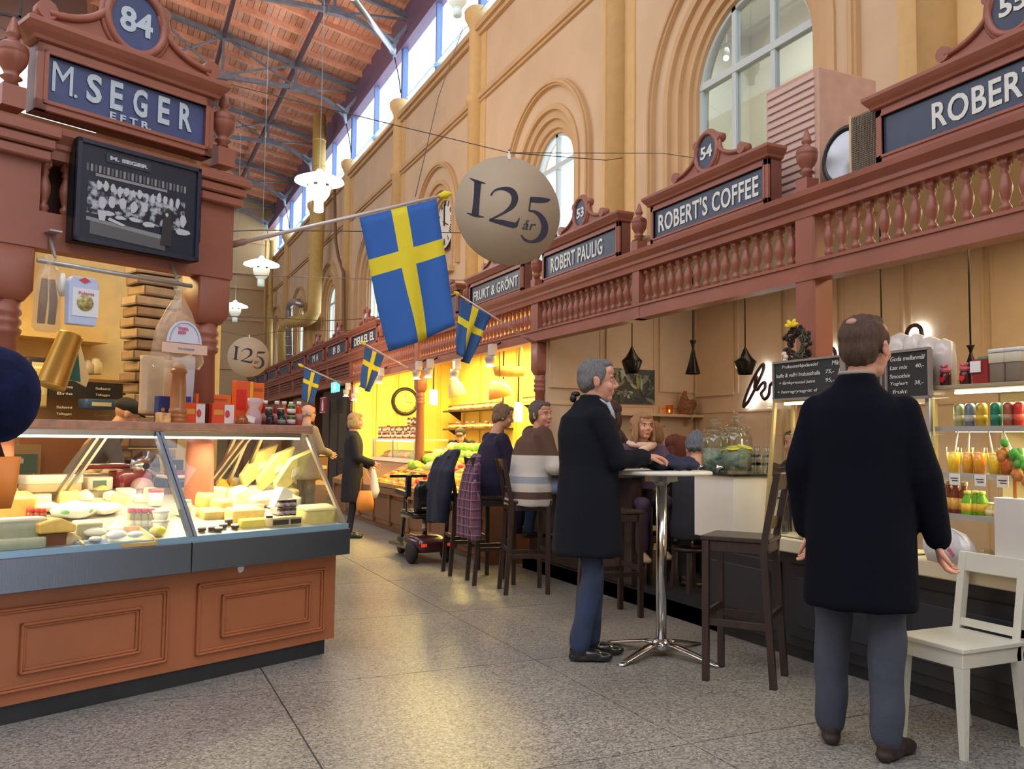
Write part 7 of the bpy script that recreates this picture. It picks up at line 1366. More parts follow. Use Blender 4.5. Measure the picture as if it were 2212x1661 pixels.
# ================================================================ PEOPLE (local: facing +y, right hand at +x, z up)
SK = M('skin', (.62, .33, .22), .5, noise_amt=.06, nscale=20); SK2 = M('skin_pink', (.68, .34, .24), .5, noise_amt=.06, nscale=20)
EYW, EYD, LIP = M('eye_white', (.7, .66, .6), .3), M('eye_dark', (.03, .02, .015), .2), M('lips', (.42, .14, .10), .5)
def V(*a): return Vector(a)
def limb(mb, pts, rs, n=14):
    mb.tube(pts, list(rs), n)
    for p, r in zip(pts, rs): mb.ell(p, r*.99, 12, 8)
def hand_mb(wrist, d, nrm, side, curl=.5, s=1.0):
    """palm, four unequal bent fingers, thumb leaving the side of the palm"""
    d = Vector(d).normalized(); nrm = Vector(nrm); nrm = (nrm-d*nrm.dot(d)).normalized(); sd = d.cross(nrm)*side; m = MB(); W = Vector(wrist)
    rot = Matrix((sd, d, nrm)).transposed(); m.ell(W+d*.045*s, (.040*s, .055*s, .016*s), 14, 10, rot); m.ell(W+d*.02*s, (.030*s, .04*s, .018*s), 12, 8, rot)
    for k, (o, L) in enumerate(((.029, .072), (.010, .080), (-.010, .075), (-.028, .058))):
        p = W+d*.075*s+sd*o*s; dd = (d+sd*o*3).normalized(); pts = [W+d*.04*s+sd*o*.8*s, p]; a = 0
        for j, f in enumerate((.42, .32, .26)):
            a += curl*(.7, .9, .7)[j]; q = dd*cos(a)-nrm*sin(a); p = p+q*L*f*s; pts.append(p)
        rr = [.0085*s, .0092*s, .0086*s, .0078*s, .006*s]; m.tube(pts, rr, 8)
        for pt, r in zip(pts[1:], rr[1:]): m.ell(pt, r*1.0, 8, 6)
    p0 = W+d*.018*s+sd*.024*s; p1 = p0+(sd*.8+d*.5-nrm*.3).normalized()*.034*s; p2 = p1+(sd*.25+d*.8-nrm*(.3+curl*.3)).normalized()*.030*s; p3 = p2+(d*.8-nrm*.4-sd*.1).normalized()*.022*s
    m.tube([p0, p1, p2, p3], [.014*s, .0115*s, .0098*s, .0075*s], 8); m.ell(p3, .0075*s, 8, 6); m.ell(p1, .0115*s, 8, 6); return m
def head_prims(m, T, f=1.0, nose=1.0, jaw=1.0):
    def e(c, r): m.ell(T @ Vector(c), tuple(x*f for x in r), 18, 12, T.to_3x3().normalized())
    def k(*pts): m.tube([T @ Vector(p) for p, r in pts], [r*f for p, r in pts], 10)
    e((0, -.012, .032), (.076, .094, .088)); e((0, .022, -.030), (.062*jaw, .066, .080)); e((0, .060, -.088), (.030*jaw, .022, .022)); e((0, .010, -.075), (.054*jaw, .055, .035))
    e((0, .074, .030), (.052, .016, .011)); e((0, .060, .062), (.058, .026, .035))
    k(((0, .082, .018), .007), ((0, .100*nose, -.012), .011), ((0, .103*nose, -.024), .013)); e((.011, .090, -.028), (.008, .008, .007)); e((-.011, .090, -.028), (.008, .008, .007)); k(((0, .104*nose, -.022), .013), ((0, .075, -.03), .014))
    for sx in (-1, 1): e((sx*.036, .062, -.028), (.024, .022, .026)); e((sx*.079, -.008, -.004), (.009, .019, .031)); e((sx*.083, -.014, .012), (.006, .014, .014))
    e((0, .083, -.054), (.021, .010, .007)); e((0, .080, -.066), (.018, .010, .007)); e((0, .074, -.045), (.022, .014, .010))
HAIRS = {}
def hair(par, T, kind, mat, f=1.0, vox=.007):
    m = MB(); R3 = T.to_3x3().normalized()
    def e(c, r): m.ell(T @ Vector(c), tuple(x*f for x in r), 18, 12, R3)
    if kind in ('short', 'thin'):
        e((0, -.024, .050), (.082, .094, .080)); e((0, -.052, .005), (.074, .064, .075)); e((0, .020, .096), (.058, .062, .030))
        for sx in (-1, 1): e((sx*.066, -.012, .035), (.018, .05, .05)); e((sx*.070, .004, -.004), (.009, .012, .024))
    elif kind == 'bob':
        e((0, -.020, .050), (.090, .100, .085)); e((0, -.060, -.030), (.085, .058, .090)); e((0, .05, .085), (.066, .045, .032))
        for sx in (-1, 1): e((sx*.078, -.01, -.02), (.022, .060, .080))
    elif kind == 'crop':
        e((0, -.024, .054), (.084, .096, .080)); e((0, -.060, -.015), (.074, .052, .075)); e((0, .045, .090), (.060, .045, .026))
        for sx in (-1, 1): e((sx*.072, -.02, .01), (.016, .045, .050))
    elif kind in ('long', 'curly'):
        e((0, -.022, .052), (.092, .104, .086)); e((0, -.070, -.06), (.088, .055, .14)); e((0, .05, .088), (.066, .045, .030))
        for sx in (-1, 1): e((sx*.084, .0, -.05), (.026, .055, .125))
        if kind == 'curly':
            rs_ = random.Random(4)
            for k in range(46): a = rs_.uniform(0, 2*pi); z = rs_.uniform(-.16, .09); r = .098*sqrt(max(.1, 1-(max(0, z)/.125)**2)); c = (r*cos(a), -.025+r*sin(a), z); (e(c, (.022, .022, .024)) if not (c[1] > .03 and abs(c[0]) < .075 and z < .075) else None)
    elif kind == 'beanie':
        e((0, -.020, .052), (.094, .106, .094)); e((0, -.030, .015), (.093, .098, .045)); e((0, -.03, .12), (.05, .05, .05))
    elif kind == 'cap':
        e((0, -.018, .058), (.088, .102, .075)); e((0, .075, .045), (.060, .060, .010))
    elif kind == 'fringe':
        for sx in (-1, 1): e((sx*.070, -.025, .005), (.014, .045, .035))
        e((0, -.085, -.005), (.06, .022, .035))
    nm = 'hat' if kind in ('beanie', 'cap') else 'hair'
    amt = 0 if kind in ('cap',) else .0035
    return remesh(m, nm, mat, vox*f, 2, amt, par, fscale=(90, 90, 30))
def face(par, T, f=1.0):
    R3 = T.to_3x3().normalized()
    for sx in (-1, 1):
        MB().ell(T @ V(sx*.031, .076, .010), tuple(x*f for x in (.012, .006, .006)), 10, 8, R3).build('eye', EYW, par); MB().ell(T @ V(sx*.031, .0800, .010), tuple(x*f for x in (.0055, .0035, .0055)), 8, 6, R3).build('iris', EYD, par)
        MB().ell(T @ V(sx*.031, .084, .031), tuple(x*f for x in (.018, .005, .0035)), 8, 6, R3).build('eyebrow', M('brow', (.10, .06, .04), .8), par)
    MB().ell(T @ V(0, .089, -.060), tuple(x*f for x in (.019, .007, .0055)), 10, 6, R3).build('lips', LIP, par)
def person(label, loc, rz, s=1.0, J={}, yaw=0, pitch=0, roll=0, vox=.011, skin=SK, hairkind='short', haircol=(.3, .3, .3), torso=None, legs=True, sleeve=None, top_mat=None, leg_mat=None, shoe_mat=None, hands=(.5, .5), hdir=(None, None), hnrm=(None, None), topname='coat', collar=0, tvox=.012, fold=.006, sl_r=(.066, .060, .052), leg_r=(.085, .066, .055), nose=1.0, jaw=1.0, hl=1.0, shoes=True, eyes=True, extra_top=None, fsc=(20, 20, 7), hs=1.0):
    q = thing('person', label, 'person', loc, rz)
    P = dict(pel=V(0, 0, .96), chest=V(0, 0, 1.28), neck=V(0, -.015, 1.46), head=V(0, .02, 1.635), shL=V(-.175, 0, 1.41), shR=V(.175, 0, 1.41), elL=V(-.215, -.03, 1.13), elR=V(.215, -.03, 1.13), wrL=V(-.215, .03, .88), wrR=V(.215, .03, .88),
             hipL=V(-.09, 0, .90), hipR=V(.09, 0, .90), knL=V(-.10, .02, .49), knR=V(.10, .02, .49), anL=V(-.10, -.03, .09), anR=V(.10, -.03, .09), toL=None, toR=None)
    P.update({k: (Vector(v) if v is not None else None) for k, v in J.items()}); P = {k: (v*s if v is not None else None) for k, v in P.items()}
    T = Matrix.Translation(P['head']) @ Matrix.Rotation(yaw, 4, 'Z') @ Matrix.Rotation(roll, 4, 'Y') @ Matrix.Rotation(pitch, 4, 'X') @ Matrix.Scale(s*hs, 4)
    b = MB(); head_prims(b, T, s*hs, nose, jaw); hb = P['head']+(T.to_3x3() @ V(0, -.02, -.05))
    b.tube([hb, P['neck'], P['neck']+(P['chest']-P['neck'])*.4], [.052*s, .058*s, .09*s], 16)
    b.tube([P['neck']+(P['chest']-P['neck'])*.35, P['chest'], P['pel']], [.10*s, .115*s, .10*s], 16)
    for a, e_, w_ in (('shL', 'elL', 'wrL'), ('shR', 'elR', 'wrR')): limb(b, [P['chest'].lerp(P['neck'], .6), P[a], P[e_], P[w_]], [.06*s, .045*s, .036*s, .024*s], 12)
    if legs:
        for a, k_, n_ in (('hipL', 'knL', 'anL'), ('hipR', 'knR', 'anR')): limb(b, [P['pel'], P[a], P[k_], P[n_]], [.08*s, .068*s, .045*s, .032*s], 12)
    body = remesh(b, 'body', skin, vox*s*.62 if vox < .01 else vox*.72, 2, 0, q)
    for i, (w_, e_, sd_) in enumerate((('wrL', 'elL', -1), ('wrR', 'elR', 1))):
        if hands[i] is None: continue
        d = Vector(hdir[i]) if hdir[i] else P[w_]-P[e_]; nr = Vector(hnrm[i]) if hnrm[i] else V(-sd_, 0, 0) 
        h = hand_mb(P[w_], d, nr, -sd_ if not hnrm[i] else sd_, hands[i], s); me = h.mesh('hand', skin)
        ho = remesh(h, 'hand', skin, .0045, 1, 0, q)
        bpy.ops.object.select_all(action='DESELECT'); ho.select_set(True); body.select_set(True); bpy.context.view_layer.objects.active = body; bpy.ops.object.join()
    if hairkind: hair(q, T, hairkind, M('hair_%02x%02x%02x' % tuple(int(c*255) for c in haircol), haircol, .55, noise_amt=.45, nscale=30, bump=.6, bscale=90, stretch=(6, 6, 1)), s*hs)
    if eyes: face(q, T, s*hs)
    if top_mat:
        t = MB(); rings = torso
        t.loft([((V(*g[0])*s), g[1]*s, g[2]*s, *(g[3:] or ())) for g in rings], n=30)
        for a, e_, w_ in (('shL', 'elL', 'wrL'), ('shR', 'elR', 'wrR')):
            wv = P[e_].lerp(P[w_], hl); limb(t, [P[a]+(P['chest']-P[a])*.22, P[a], P[e_], wv], [sl_r[0]*1.05*s, sl_r[0]*s, sl_r[1]*s, sl_r[2]*s], 16)
        if collar > .015 and not extra_top: t.loft([(P['neck']+V(0, .012, -.03)*s, .118*s, .100*s), (P['neck']+V(0, .010, .0)*s, .100*s, .088*s), (P['neck']+V(0, -.004, .045+collar*.5)*s, .070*s, .064*s)], n=24)
        elif collar: t.tube([P['neck']+V(.078*s*cos(k*pi/6), .072*s*sin(k*pi/6)+.012*s, .015*s-.020*s*sin(k*pi/6)+collar*s*.5) for k in range(12)], .019*s, 8, closed=True)
        if extra_top: extra_top(t, P, s)
        o = remesh(t, topname, top_mat, tvox, 3, fold, q, fscale=fsc)
    if legs and leg_mat:
        t = MB()
        for a, k_, n_ in (('hipL', 'knL', 'anL'), ('hipR', 'knR', 'anR')):
            limb(t, [P['pel'], P[a], P[k_], P[n_]], [.11*s, leg_r[0]*s, leg_r[1]*s, leg_r[2]*s], 16)
        remesh(t, 'trousers', leg_mat, tvox, 3, .006, q, fscale=(16, 16, 30))
    if legs and shoes:
        for n_, k_, t_ in (('anL', 'knL', 'toL'), ('anR', 'knR', 'toR')):
            A = P[n_]; td = (P[t_]/s if P[t_] is not None else V(0, 1, 0)).normalized(); sd = V(td.y, -td.x, 0).normalized(); up = sd.cross(td).normalized(); R3 = Matrix((sd, td, up)).transposed(); m = MB(); zb = -(.09)*s
            def E(y, z, r): m.ell(A+td*y*s+up*(z*s), tuple(x*s for x in r), 16, 10, R3)
            E(-.005, -.030, (.040, .055, .055)); E(.07, -.052, (.043, .075, .036)); E(.135, -.062, (.043, .060, .026)); E(.02, -.070, (.040, .075, .018)); E(.12, -.076, (.042, .07, .012)); E(-.035, -.065, (.034, .03, .025))
            remesh(m, 'shoe', shoe_mat or BLACK, .007, 2, 0, q)
    return q, T, P
def ring(*a): return a
COATW = M('coat_black', (.0075, .009, .016), .9, bump=.35, bscale=120, spec=.2); JEAN = M('jeans', (.024, .042, .10), .8, noise_amt=.35, nscale=7, bump=.3, bscale=150); SHOE = M('shoe_leather', (.012, .013, .018), .25, coat=.4)
def coat_rings(hem=.60, w=1.0, d=1.0, lean=0):
    return [((0, .0, hem), .215*w, .150*d, 0, .8), ((0, .0, hem+.02), .22*w, .155*d, 0, .8), ((0, 0, .95), .205*w, .140*d, 0, .85), ((0, 0, 1.12), .190*w, .128*d, 0, .85), ((0, 0, 1.30), .205*w, .135*d, 0, .85), ((0, -.005, 1.40), .190*w, .115*d, 0, .8), ((0, -.01, 1.46), .120, .090), ((0, -.012, 1.495), .072, .070)]
# -- grey-haired man at the high table
q, T, P = person('grey-haired man in long dark coat and jeans leaning on the high white table', (2.60, 4.55, 0), radians(-113), 1.03,
    J=dict(chest=(0, .02, 1.28), neck=(0, .02, 1.46), head=(0, .055, 1.612), shL=(-.165, .05, 1.40), shR=(.165, .03, 1.40), elL=(-.20, .17, 1.16), elR=(.17, .16, 1.15), wrL=(-.07, .34, 1.17), wrR=(.04, .33, 1.17), hipL=(-.08, 0, .9), hipR=(.08, 0, .9), knL=(-.09, .05, .49), knR=(.07, .02, .49), anL=(-.10, .04, .09), anR=(.06, -.05, .09)),
    vox=.007, yaw=-.10, pitch=-.03, hairkind='short', haircol=(.17, .17, .185), skin=SK2, hs=1.07, torso=coat_rings(.60, .92, 1.34), top_mat=COATW, leg_mat=JEAN, shoe_mat=SHOE, collar=.05, hands=(.35, .5), hdir=((.4, 1, .05), (-.3, 1, .02)), hnrm=((0, .1, 1), (0, .1, 1)), fold=.005, hl=.93, nose=1.03, leg_r=(.080, .064, .056))
m = MB(); m.tube([P['neck']+V(.062*cos(k*pi/8)+.0, .066*sin(k*pi/8)+.016, .052-.034*max(0, sin(k*pi/8))) for k in range(16)], .014, 8, closed=True); m.build('shirt_collar', M('shirt_blue', (.50, .56, .70), .7), q)
m = MB(); m.tube([P['neck']+V(.03, .095, .03), P['neck']+V(0, .115, -.03), P['neck']+V(0, .135, -.07)], [.012, .022, .012], 10); m.build('shirt_front', M('shirt_blue', (.50, .56, .70), .7), q)
m = MB(); m.ell(P['neck']+V(0, -.115, .055), (.026, .022, .026), 10, 8); m.ell(P['neck']+V(.0, -.10, .08), (.02, .03, .016), 10, 8); m.build('rolled_hood_tie', BLACK, q)
for w_ in ('wrL', 'wrR'): e_ = 'elL' if w_ == 'wrL' else 'elR'; d = (P[w_]-P[e_]).normalized(); MB().cyl(P[w_]-d*.02, P[w_]+d*.008, .034, n=16).build('shirt_cuff', M('shirt_pink', (.72, .52, .54), .7), q)
# -- man seen from behind
NAVC = M('coat_navy', (.0035, .0042, .010), .95, bump=.35, bscale=120, spec=.15); JN2 = M('trousers_grey_blue', (.045, .055, .085), .85, noise_amt=.15, nscale=9, bump=.3, bscale=150)
q, T, P = person('man in black overcoat seen from behind, looking up at the chalkboards', (2.93, 2.77, 0), radians(-50), 1.06,
    J=dict(shL=(-.165, 0, 1.36), shR=(.175, 0, 1.36), elL=(-.222, -.03, 1.13), elR=(.255, -.02, 1.10), wrL=(-.205, .05, .86), wrR=(.290, .05, .84), head=(.035, .03, 1.622), anL=(-.12, .04, .09), anR=(.10, -.07, .09), knL=(-.105, .04, .49), knR=(.10, .0, .49), toL=(-.1, 1, 0), toR=(.45, 1, 0)),
    vox=.007, yaw=-.45, pitch=.12, hairkind='short', haircol=(.085, .045, .03), skin=SK2, torso=[((0, .0, .57), .215, .165, 0, .75), ((0, 0, .60), .22, .17, 0, .75), ((0, 0, .95), .208, .145, 0, .8), ((0, 0, 1.12), .198, .135, 0, .8), ((0, 0, 1.28), .208, .135, 0, .8), ((0, -.005, 1.37), .190, .12, 0, .85), ((0, -.01, 1.425), .145, .098), ((0, -.012, 1.475), .08, .075)], top_mat=NAVC, leg_mat=JN2, shoe_mat=M('shoe_brown', (.03, .018, .018), .6), collar=.02, hands=(.6, .6), fold=.0045, leg_r=(.088, .072, .062), hl=.94, hs=1.12)
MB().ell(T @ V(.0, -.085, .100), (.026, .022, .018), 12, 8, T.to_3x3().normalized()).build('bald_patch', M('scalp', (.48, .28, .21), .5), q)
MB().tube([P['neck']+V(.070*cos(k*pi/8), .062*sin(k*pi/8)+.0, .060) for k in range(16)], .009, 6, closed=True).build('shirt_collar', M('shirt_beige', (.32, .29, .24), .7), q)
# -- foreground sleeve at the left edge
FGM = M('fleece_navy', (.006, .010, .045), .9, noise_amt=.4, nscale=30, bump=.5, bscale=40, spec=.2)
e0 = Vector((-.085, 1.62, 0))
q, T, P = person('person in fuzzy navy coat at the left edge, only a bent elbow in view', (-.53, 1.60, .04), radians(30), 1.06,
    J=dict(shR=(.19, .0, 1.40), elR=(.335, -.02, 1.255), wrR=(.10, .22, 1.36), shL=(-.19, 0, 1.40), elL=(-.3, .06, 1.2), wrL=(-.06, .27, 1.36)), hairkind='short', haircol=(.08, .05, .03), torso=coat_rings(.75, 1.12, 1.2), top_mat=FGM, leg_mat=JN2, sl_r=(.09, .082, .07), tvox=.014, fold=.006, collar=.02)
# -- customer in black coat with orange bag
BK2 = M('coat_black_soft', (.012, .010, .016), .85, bump=.3, bscale=90)
q, T, P = person('blonde woman in a knee-length black coat with an orange shoulder bag', (2.82, 11.15, 0), radians(-105), .93,
    J=dict(elR=(.20, .06, 1.13), wrR=(.12, .26, 1.05), elL=(-.2, .04, 1.12), wrL=(-.12, .22, 1.0), head=(0, .03, 1.63)), vox=.011, hairkind='bob', haircol=(.46, .30, .13), torso=coat_rings(.50, .92, 1.0), top_mat=BK2, leg_mat=M('trousers_black', (.015, .014, .02), .8), hands=(.5, .5), leg_r=(.07, .055, .045), tvox=.014)
bg = thing('shoulder_bag', 'orange leather bag hanging from the blonde woman\'s arm', 'bag', at(789, 1068, 1, 10.95), radians(-20)); MB().loft([((0, 0, -.20), .11, .05, 0, .5), ((0, 0, -.10), .115, .055, 0, .5), ((0, 0, .03), .085, .04, 0, .6), ((0, 0, .05), .07, .02, 0, .6)], n=22).build('bag_body', M('bag_orange', (.72, .26, .04), .45, noise_amt=.1), bg); MB().tube([(-.07, 0, .04), (-.05, 0, .2), (0, 0, .30), (.05, 0, .2), (.07, 0, .04)], .008, 6).build('strap', M('bag_orange', (.72, .26, .04), .45, noise_amt=.1), bg)
bg = thing('carrier_bag', 'white carrier bag held beside the orange bag', 'bag', at(806, 1040, 1, 11.1), radians(-20)); bumpy(MB().loft([((0, 0, -.22), .05, .05), ((.02, 0, -.12), .07, .05), ((0, 0, .05), .05, .03), ((0, 0, .18), .02, .015)], n=16), .006).build('bag', PAPER, bg)
# -- far customers
q, T, P = person('bald man with glasses in a beige jacket beyond the cheese counter', (2.30, 11.6, 0), radians(-70), .99, J=dict(elR=(.2, .1, 1.15), wrR=(.1, .3, 1.1)), hairkind='fringe', haircol=(.4, .36, .32), torso=coat_rings(.75, .95, 1.05), top_mat=M('jacket_beige', (.36, .27, .17), .85), leg_mat=M('trousers_brown', (.09, .07, .05), .8), vox=.012, tvox=.016, hands=(None, .4))
for sx in (-1, 1): MB().tube([T @ V(sx*.032+.02*cos(k*pi/5), .092, .01+.016*sin(k*pi/5)) for k in range(10)], .002, 5, closed=True).build('glasses_rim', BLACK, q); MB().bar(T @ V(sx*.052, .09, .012), T @ V(sx*.078, .0, .014), .003).build('glasses_arm', BLACK, q)
# -- staff
p = S(-.62, 2.15); q, T, P = person('stall keeper in grey shirt and black cap bending behind the cheese counter', (p.x, p.y, .07), SA-pi/2-.35, .95, J=dict(pel=(0, 0, .93), chest=(0, .16, 1.18), neck=(0, .26, 1.33), head=(0, .35, 1.45), shL=(-.17, .22, 1.28), shR=(.17, .22, 1.28), elL=(-.2, .3, 1.02), elR=(.2, .3, 1.02), wrL=(-.1, .5, 1.05), wrR=(.1, .5, 1.05)), pitch=-.45, hairkind='cap', haircol=(.012, .011, .013),
    torso=[((0, 0, .86), .17, .12), ((0, .05, 1.02), .17, .125), ((0, .14, 1.15), .185, .13), ((0, .20, 1.25), .19, .12), ((0, .25, 1.33), .11, .09), ((0, .27, 1.37), .065, .065)], top_mat=M('shirt_grey', (.16, .15, .16), .85), leg_mat=BLACK, topname='shirt', vox=.011, tvox=.014, sl_r=(.062, .055, .045), shoes=False)
p = at(950, 950, 1, 12.3); q, T, P = person('produce seller in black leaning over behind the jar-topped case', (4.95, 12.6, 0), radians(150), .95, J=dict(chest=(0, .15, 1.2), neck=(0, .27, 1.33), head=(.0, .38, 1.42), shL=(-.17, .22, 1.30), shR=(.17, .22, 1.30), elL=(-.2, .35, 1.05), elR=(.2, .35, 1.05), wrL=(-.1, .5, .98), wrR=(.1, .5, .98)), pitch=-.4, hairkind='cap', haircol=(.01, .01, .012), torso=[((0, 0, .86), .17, .12), ((0, .05, 1.02), .17, .125), ((0, .14, 1.15), .185, .13), ((0, .20, 1.27), .19, .12), ((0, .25, 1.35), .11, .09), ((0, .27, 1.39), .065, .065)], top_mat=BK2, leg_mat=BLACK, topname='shirt', vox=.013, tvox=.016, shoes=False)
# -- seated guests
def seat_J(sz=.80, spread=.10, kn=.42, back=0, foot=.36, hx=0, hy=.03, arms=((-.22, .16, 1.06), (.22, .16, 1.06), (-.12, .36, 1.07), (.12, .36, 1.07))):
    z = sz-.80
    return dict(pel=(0, 0, .90+z), chest=(0, .03+back, 1.20+z), neck=(0, .05+back, 1.37+z), head=(hx, .08+back+hy, 1.545+z), shL=(-.165, .05+back, 1.32+z), shR=(.165, .05+back, 1.32+z), elL=arms[0], elR=arms[1], wrL=arms[2], wrR=arms[3], hipL=(-.09, .02, .88+z), hipR=(.09, .02, .88+z), knL=(-spread, kn, .88+z), knR=(spread, kn, .86+z), anL=(-spread, kn-.08, .47+z), anR=(spread, kn-.05, .45+z))
def seat_rings(sz=.80, w=1.0, d=1.0, back=0, hem=.80):
    z = sz-.80
    return [((0, -.02, hem+z), .20*w, .165*d), ((0, -.01, .90+z), .205*w, .165*d), ((0, 0, 1.02+z), .185*w, .145*d), ((0, .02+back, 1.18+z), .19*w, .14*d), ((0, .03+back, 1.29+z), .185*w, .12*d), ((0, .04+back, 1.36+z), .11*w, .085*d), ((0, .05+back, 1.40+z), .07, .068)]
STR = bands('striped_cardigan', [(.70, (.50, .46, .44)), (.80, (.10, .05, .045)), (.86, (.58, .54, .50)), (.93, (.30, .34, .42)), (.99, (.62, .60, .58)), (1.17, (.115, .06, .045))], bump=.5, bscale=160)
q, T, P = person('short-haired woman in brown and white striped cardigan looking over her shoulder', (3.28, 6.74, 0), radians(-100), 1.0, J=dict(seat_J(.82, arms=((-.24, .16, 1.10), (.25, .14, 1.08), (-.12, .36, 1.14), (.10, .36, 1.12))), neck=(0, .07, 1.37), head=(.01, .085, 1.52)), yaw=-.95, roll=.06, vox=.008, hairkind='crop', haircol=(.13, .11, .10), skin=SK2, torso=seat_rings(.80, 1.18, 1.25, 0, .74), top_mat=STR, leg_mat=M('jeans_faded', (.16, .22, .36), .8, noise_amt=.2), topname='cardigan', sl_r=(.088, .080, .062), fold=.008, hands=(.6, .8), tvox=.012)
for i, (o, c) in enumerate(((.35, (.58, .52, .48)), (.55, (.12, .06, .05)), (.72, (.62, .56, .5)), (.86, (.12, .06, .05)))):
    a, b = P['elR'].lerp(P['wrR'], o-.08), P['elR'].lerp(P['wrR'], o+.08); MB().cyl(a, b, .088-.02*o, n=20).build('sleeve_stripe', M('stripe_%d' % (i % 2), c, .85, bump=.4, bscale=160), q)
q, T, P = person('person with short brown hair in a dark navy jumper, back half turned', (3.22, 7.50, 0), radians(-92), .97, J=seat_J(.82, hy=.05), yaw=-.25, pitch=-.22, vox=.009, hairkind='crop', haircol=(.22, .14, .08), torso=seat_rings(.80, 1.0, 1.05, 0, .74), top_mat=M('jumper_navy', (.018, .014, .045), .85, bump=.3), leg_mat=JEAN, topname='jumper', sl_r=(.075, .066, .052))
q, T, P = person('guest in grey top across the bar, mostly behind the grey-haired man', (4.30, 7.35, .12), radians(100), .95, J=seat_J(.68), yaw=.2, hairkind='bob', haircol=(.16, .08, .05), torso=seat_rings(.68), top_mat=M('top_grey', (.26, .20, .20), .85), leg_mat=BK2, topname='top', vox=.011, tvox=.015)
q, T, P = person('dark-haired guest right behind the grey-haired man\'s shoulder', (4.25, 6.85, .12), radians(70), .99, J=seat_J(.70), hairkind='long', haircol=(.06, .022, .018), torso=seat_rings(.70), top_mat=M('top_maroon', (.05, .02, .025), .85), leg_mat=BK2, topname='top', vox=.011, tvox=.015)
SCF = M('scarf_cream', (.78, .55, .42), .85, bump=.4, bscale=60)
q, T, P = person('curly blonde woman in a purple top with a cream scarf, looking at the camera', (4.10, 6.28, .12), radians(165), .93, J=seat_J(.66), yaw=.12, vox=.009, hairkind='curly', haircol=(.40, .21, .09), skin=SK2, torso=seat_rings(.66, 1.05, 1.1), top_mat=M('top_purple', (.10, .06, .10), .85), leg_mat=M('skirt_purple', (.05, .025, .05), .8), topname='top', sl_r=(.075, .066, .05), shoe_mat=M('boot_beige', (.42, .30, .18), .6), tvox=.013)
MB().tube([P['neck']+V(-.11, .0, -.0), P['neck']+V(-.05, .09, .0), P['neck']+V(.03, .115, -.04), P['chest']+V(.10, .135, .02), P['chest']+V(.16, .15, -.10)], [.03, .036, .036, .032, .02], 10).build('scarf', SCF, q); MB().tube([P['neck']+V(.11*cos(k*pi/6), .10*sin(k*pi/6), .015-.01*sin(k*pi/6)) for k in range(12)], .026, 8, closed=True).build('scarf_wrap', SCF, q)
q, T, P = person('guest with light brown hair just left of the curly blonde woman', (4.62, 6.95, .12), radians(-90), .93, J=seat_J(.60), hairkind='bob', haircol=(.30, .17, .08), torso=seat_rings(.60), top_mat=M('top_brown', (.10, .06, .04), .85), leg_mat=BK2, topname='top', vox=.012, tvox=.016)
q, T, P = person('red-haired woman in black seated before the cream wall, facing right', (4.47, 6.40, .12), radians(-95), .92, J=dict(seat_J(.48), anR=(.10, .36, .09), anL=(-.10, .40, .09)), yaw=-.1, hairkind='long', haircol=(.13, .025, .012), skin=SK2, torso=seat_rings(.48), top_mat=BK2, leg_mat=BK2, topname='top', vox=.01, tvox=.015)
q, T, P = person('person in grey knitted beanie and dark coat beside the pedestal', (4.15, 5.55, .12), radians(-35), .93, J=dict(seat_J(.46), anR=(.10, .36, .09), anL=(-.10, .40, .09)), yaw=.2, pitch=-.1, hairkind='beanie', haircol=(.13, .15, .19), torso=seat_rings(.46, 1.1, 1.15, 0, .80), top_mat=M('coat_dark_navy', (.010, .010, .018), .85), leg_mat=M('trousers_black', (.015, .014, .02), .8), vox=.01, tvox=.014)
q, T, P = person('dark-haired staff member just visible behind the cake case', (5.0, 5.45, .12), radians(120), .90, J={}, hairkind='short', haircol=(.05, .02, .015), torso=coat_rings(.8, .9, 1), top_mat=BK2, leg_mat=BK2, topname='shirt', vox=.012, tvox=.016); q.location = (5.05, 5.45, -.18)
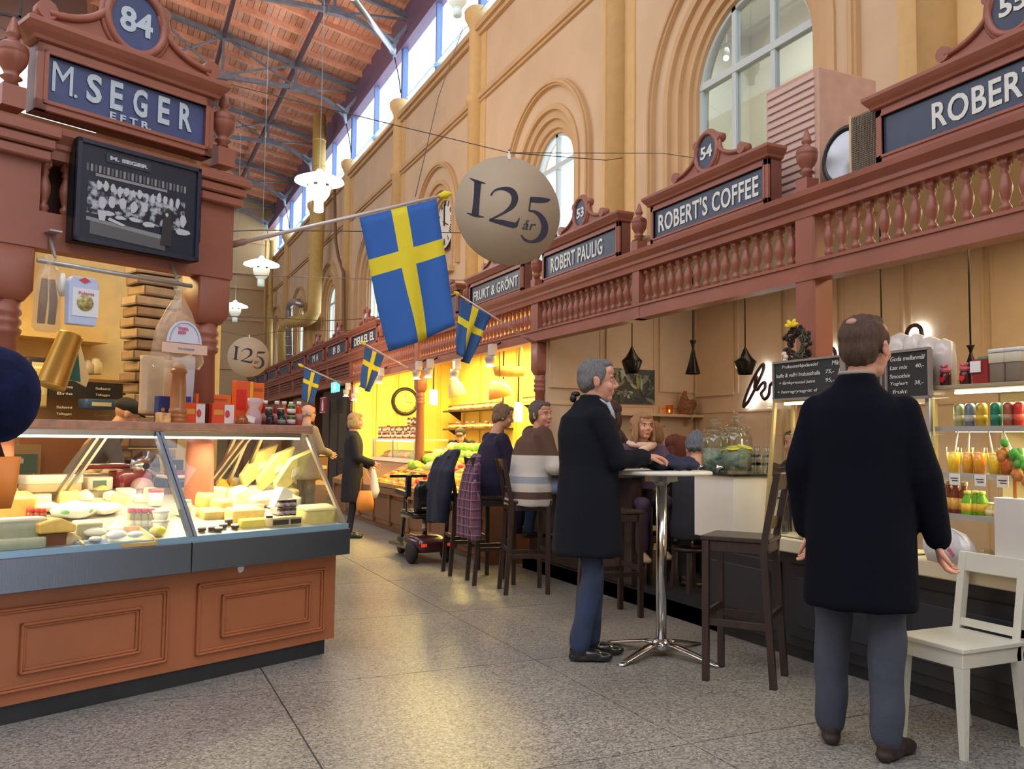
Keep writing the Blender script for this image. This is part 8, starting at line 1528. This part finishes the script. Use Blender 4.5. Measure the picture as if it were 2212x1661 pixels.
for (x, y, z0, h, lb) in ((4.30, 7.35, .12, .56, 'dark stool under the guest in grey across the bar'), (4.25, 6.85, .12, .60, 'dark stool under the dark-haired guest'), (4.62, 6.95, .12, .48, 'dark stool under the light brown-haired guest'), (4.47, 6.40, .12, .38, 'dark low stool under the red-haired woman'), (4.12, 5.58, .12, .36, 'dark low stool under the person with the beanie')):
    k = thing('round_stool', lb, 'stool', (x, y, z0)); MB().lathe([(.15, h-.03), (.16, h-.01), (.15, h)], n=20).build('seat', DWOOD, k)
    for a in range(4): MB().bar((.13*cos(a*pi/2+.78), .13*sin(a*pi/2+.78), h-.03), (.16*cos(a*pi/2+.78), .16*sin(a*pi/2+.78), .015), .025).build('leg', DWOOD, k)
p = at(4, 1022, 1, 1.60); ob = thing('orange_bag', 'orange bag with metal clasp under the navy elbow at the left edge', 'bag', p, radians(15)); ob.scale = (.66,)*3; MB().loft([((0, 0, -.085), .022, .02, 0, .5), ((0, 0, -.04), .032, .026, 0, .5), ((0, 0, .04), .038, .03, 0, .5)], n=20).build('bag_body', M('bag_bright', (.78, .24, .03), .5), ob); MB().box((.036, -.01, .03), (.014, .01, .012)).build('clasp', CHROME, ob); MB().tube([(0, 0, .03), (-.03, 0, .12), (-.06, .02, .18)], .008, 6).build('strap', BLACK, ob)
# ================================================================ parts that belong to parts
PMAP = dict(door_panel='door', rear_light='rear_body', chrome_trim='backrest', paper_label=('body', 'bottle', 'jar', 'tub'), number='oval_plate', oval_plate='crest_board', lettering='panel', chalk_word='board', chalk_line='board', iris='eye', vent_slot='bowl', numeral='dial', hour_mark='dial', shelf_label='riser', heart='jar', bald_patch='hair', printed_peak='box', printed_panel=('box', 'packet'), printed_seal='box', printed_word='box', print_figures='print_ground', print_caption='print_signboard', blade_hub='blade', purple_tray='pan', backlight='letter_stroke', printed_leaves='canvas', shade_lining='shade', half_moon_label='film', can_top='can', printed_band='can', sleeve_stripe='cardigan', glasses_arm='body', glasses_rim='body')
for root in [o for o in SC.objects if o.parent is None]:
    kids_ = list(root.children); by = {}
    for c in kids_: by.setdefault(c.name.split('.')[0], []).append(c)
    cnt = {}
    for c in kids_:
        b = c.name.split('.')[0]; t = PMAP.get(b)
        if not t or c.children: continue
        for tn in (t if isinstance(t, tuple) else (t,)):
            if tn in by:
                lst = by[tn]; i = cnt.get(b, 0); cnt[b] = i+1; p = lst[i % len(lst)]
                if p is c or (p.parent is not root): break
                c.matrix_basis = p.matrix_basis.inverted() @ c.matrix_basis; c.parent = p; break
if 'hook' in bpy.data.objects: pass
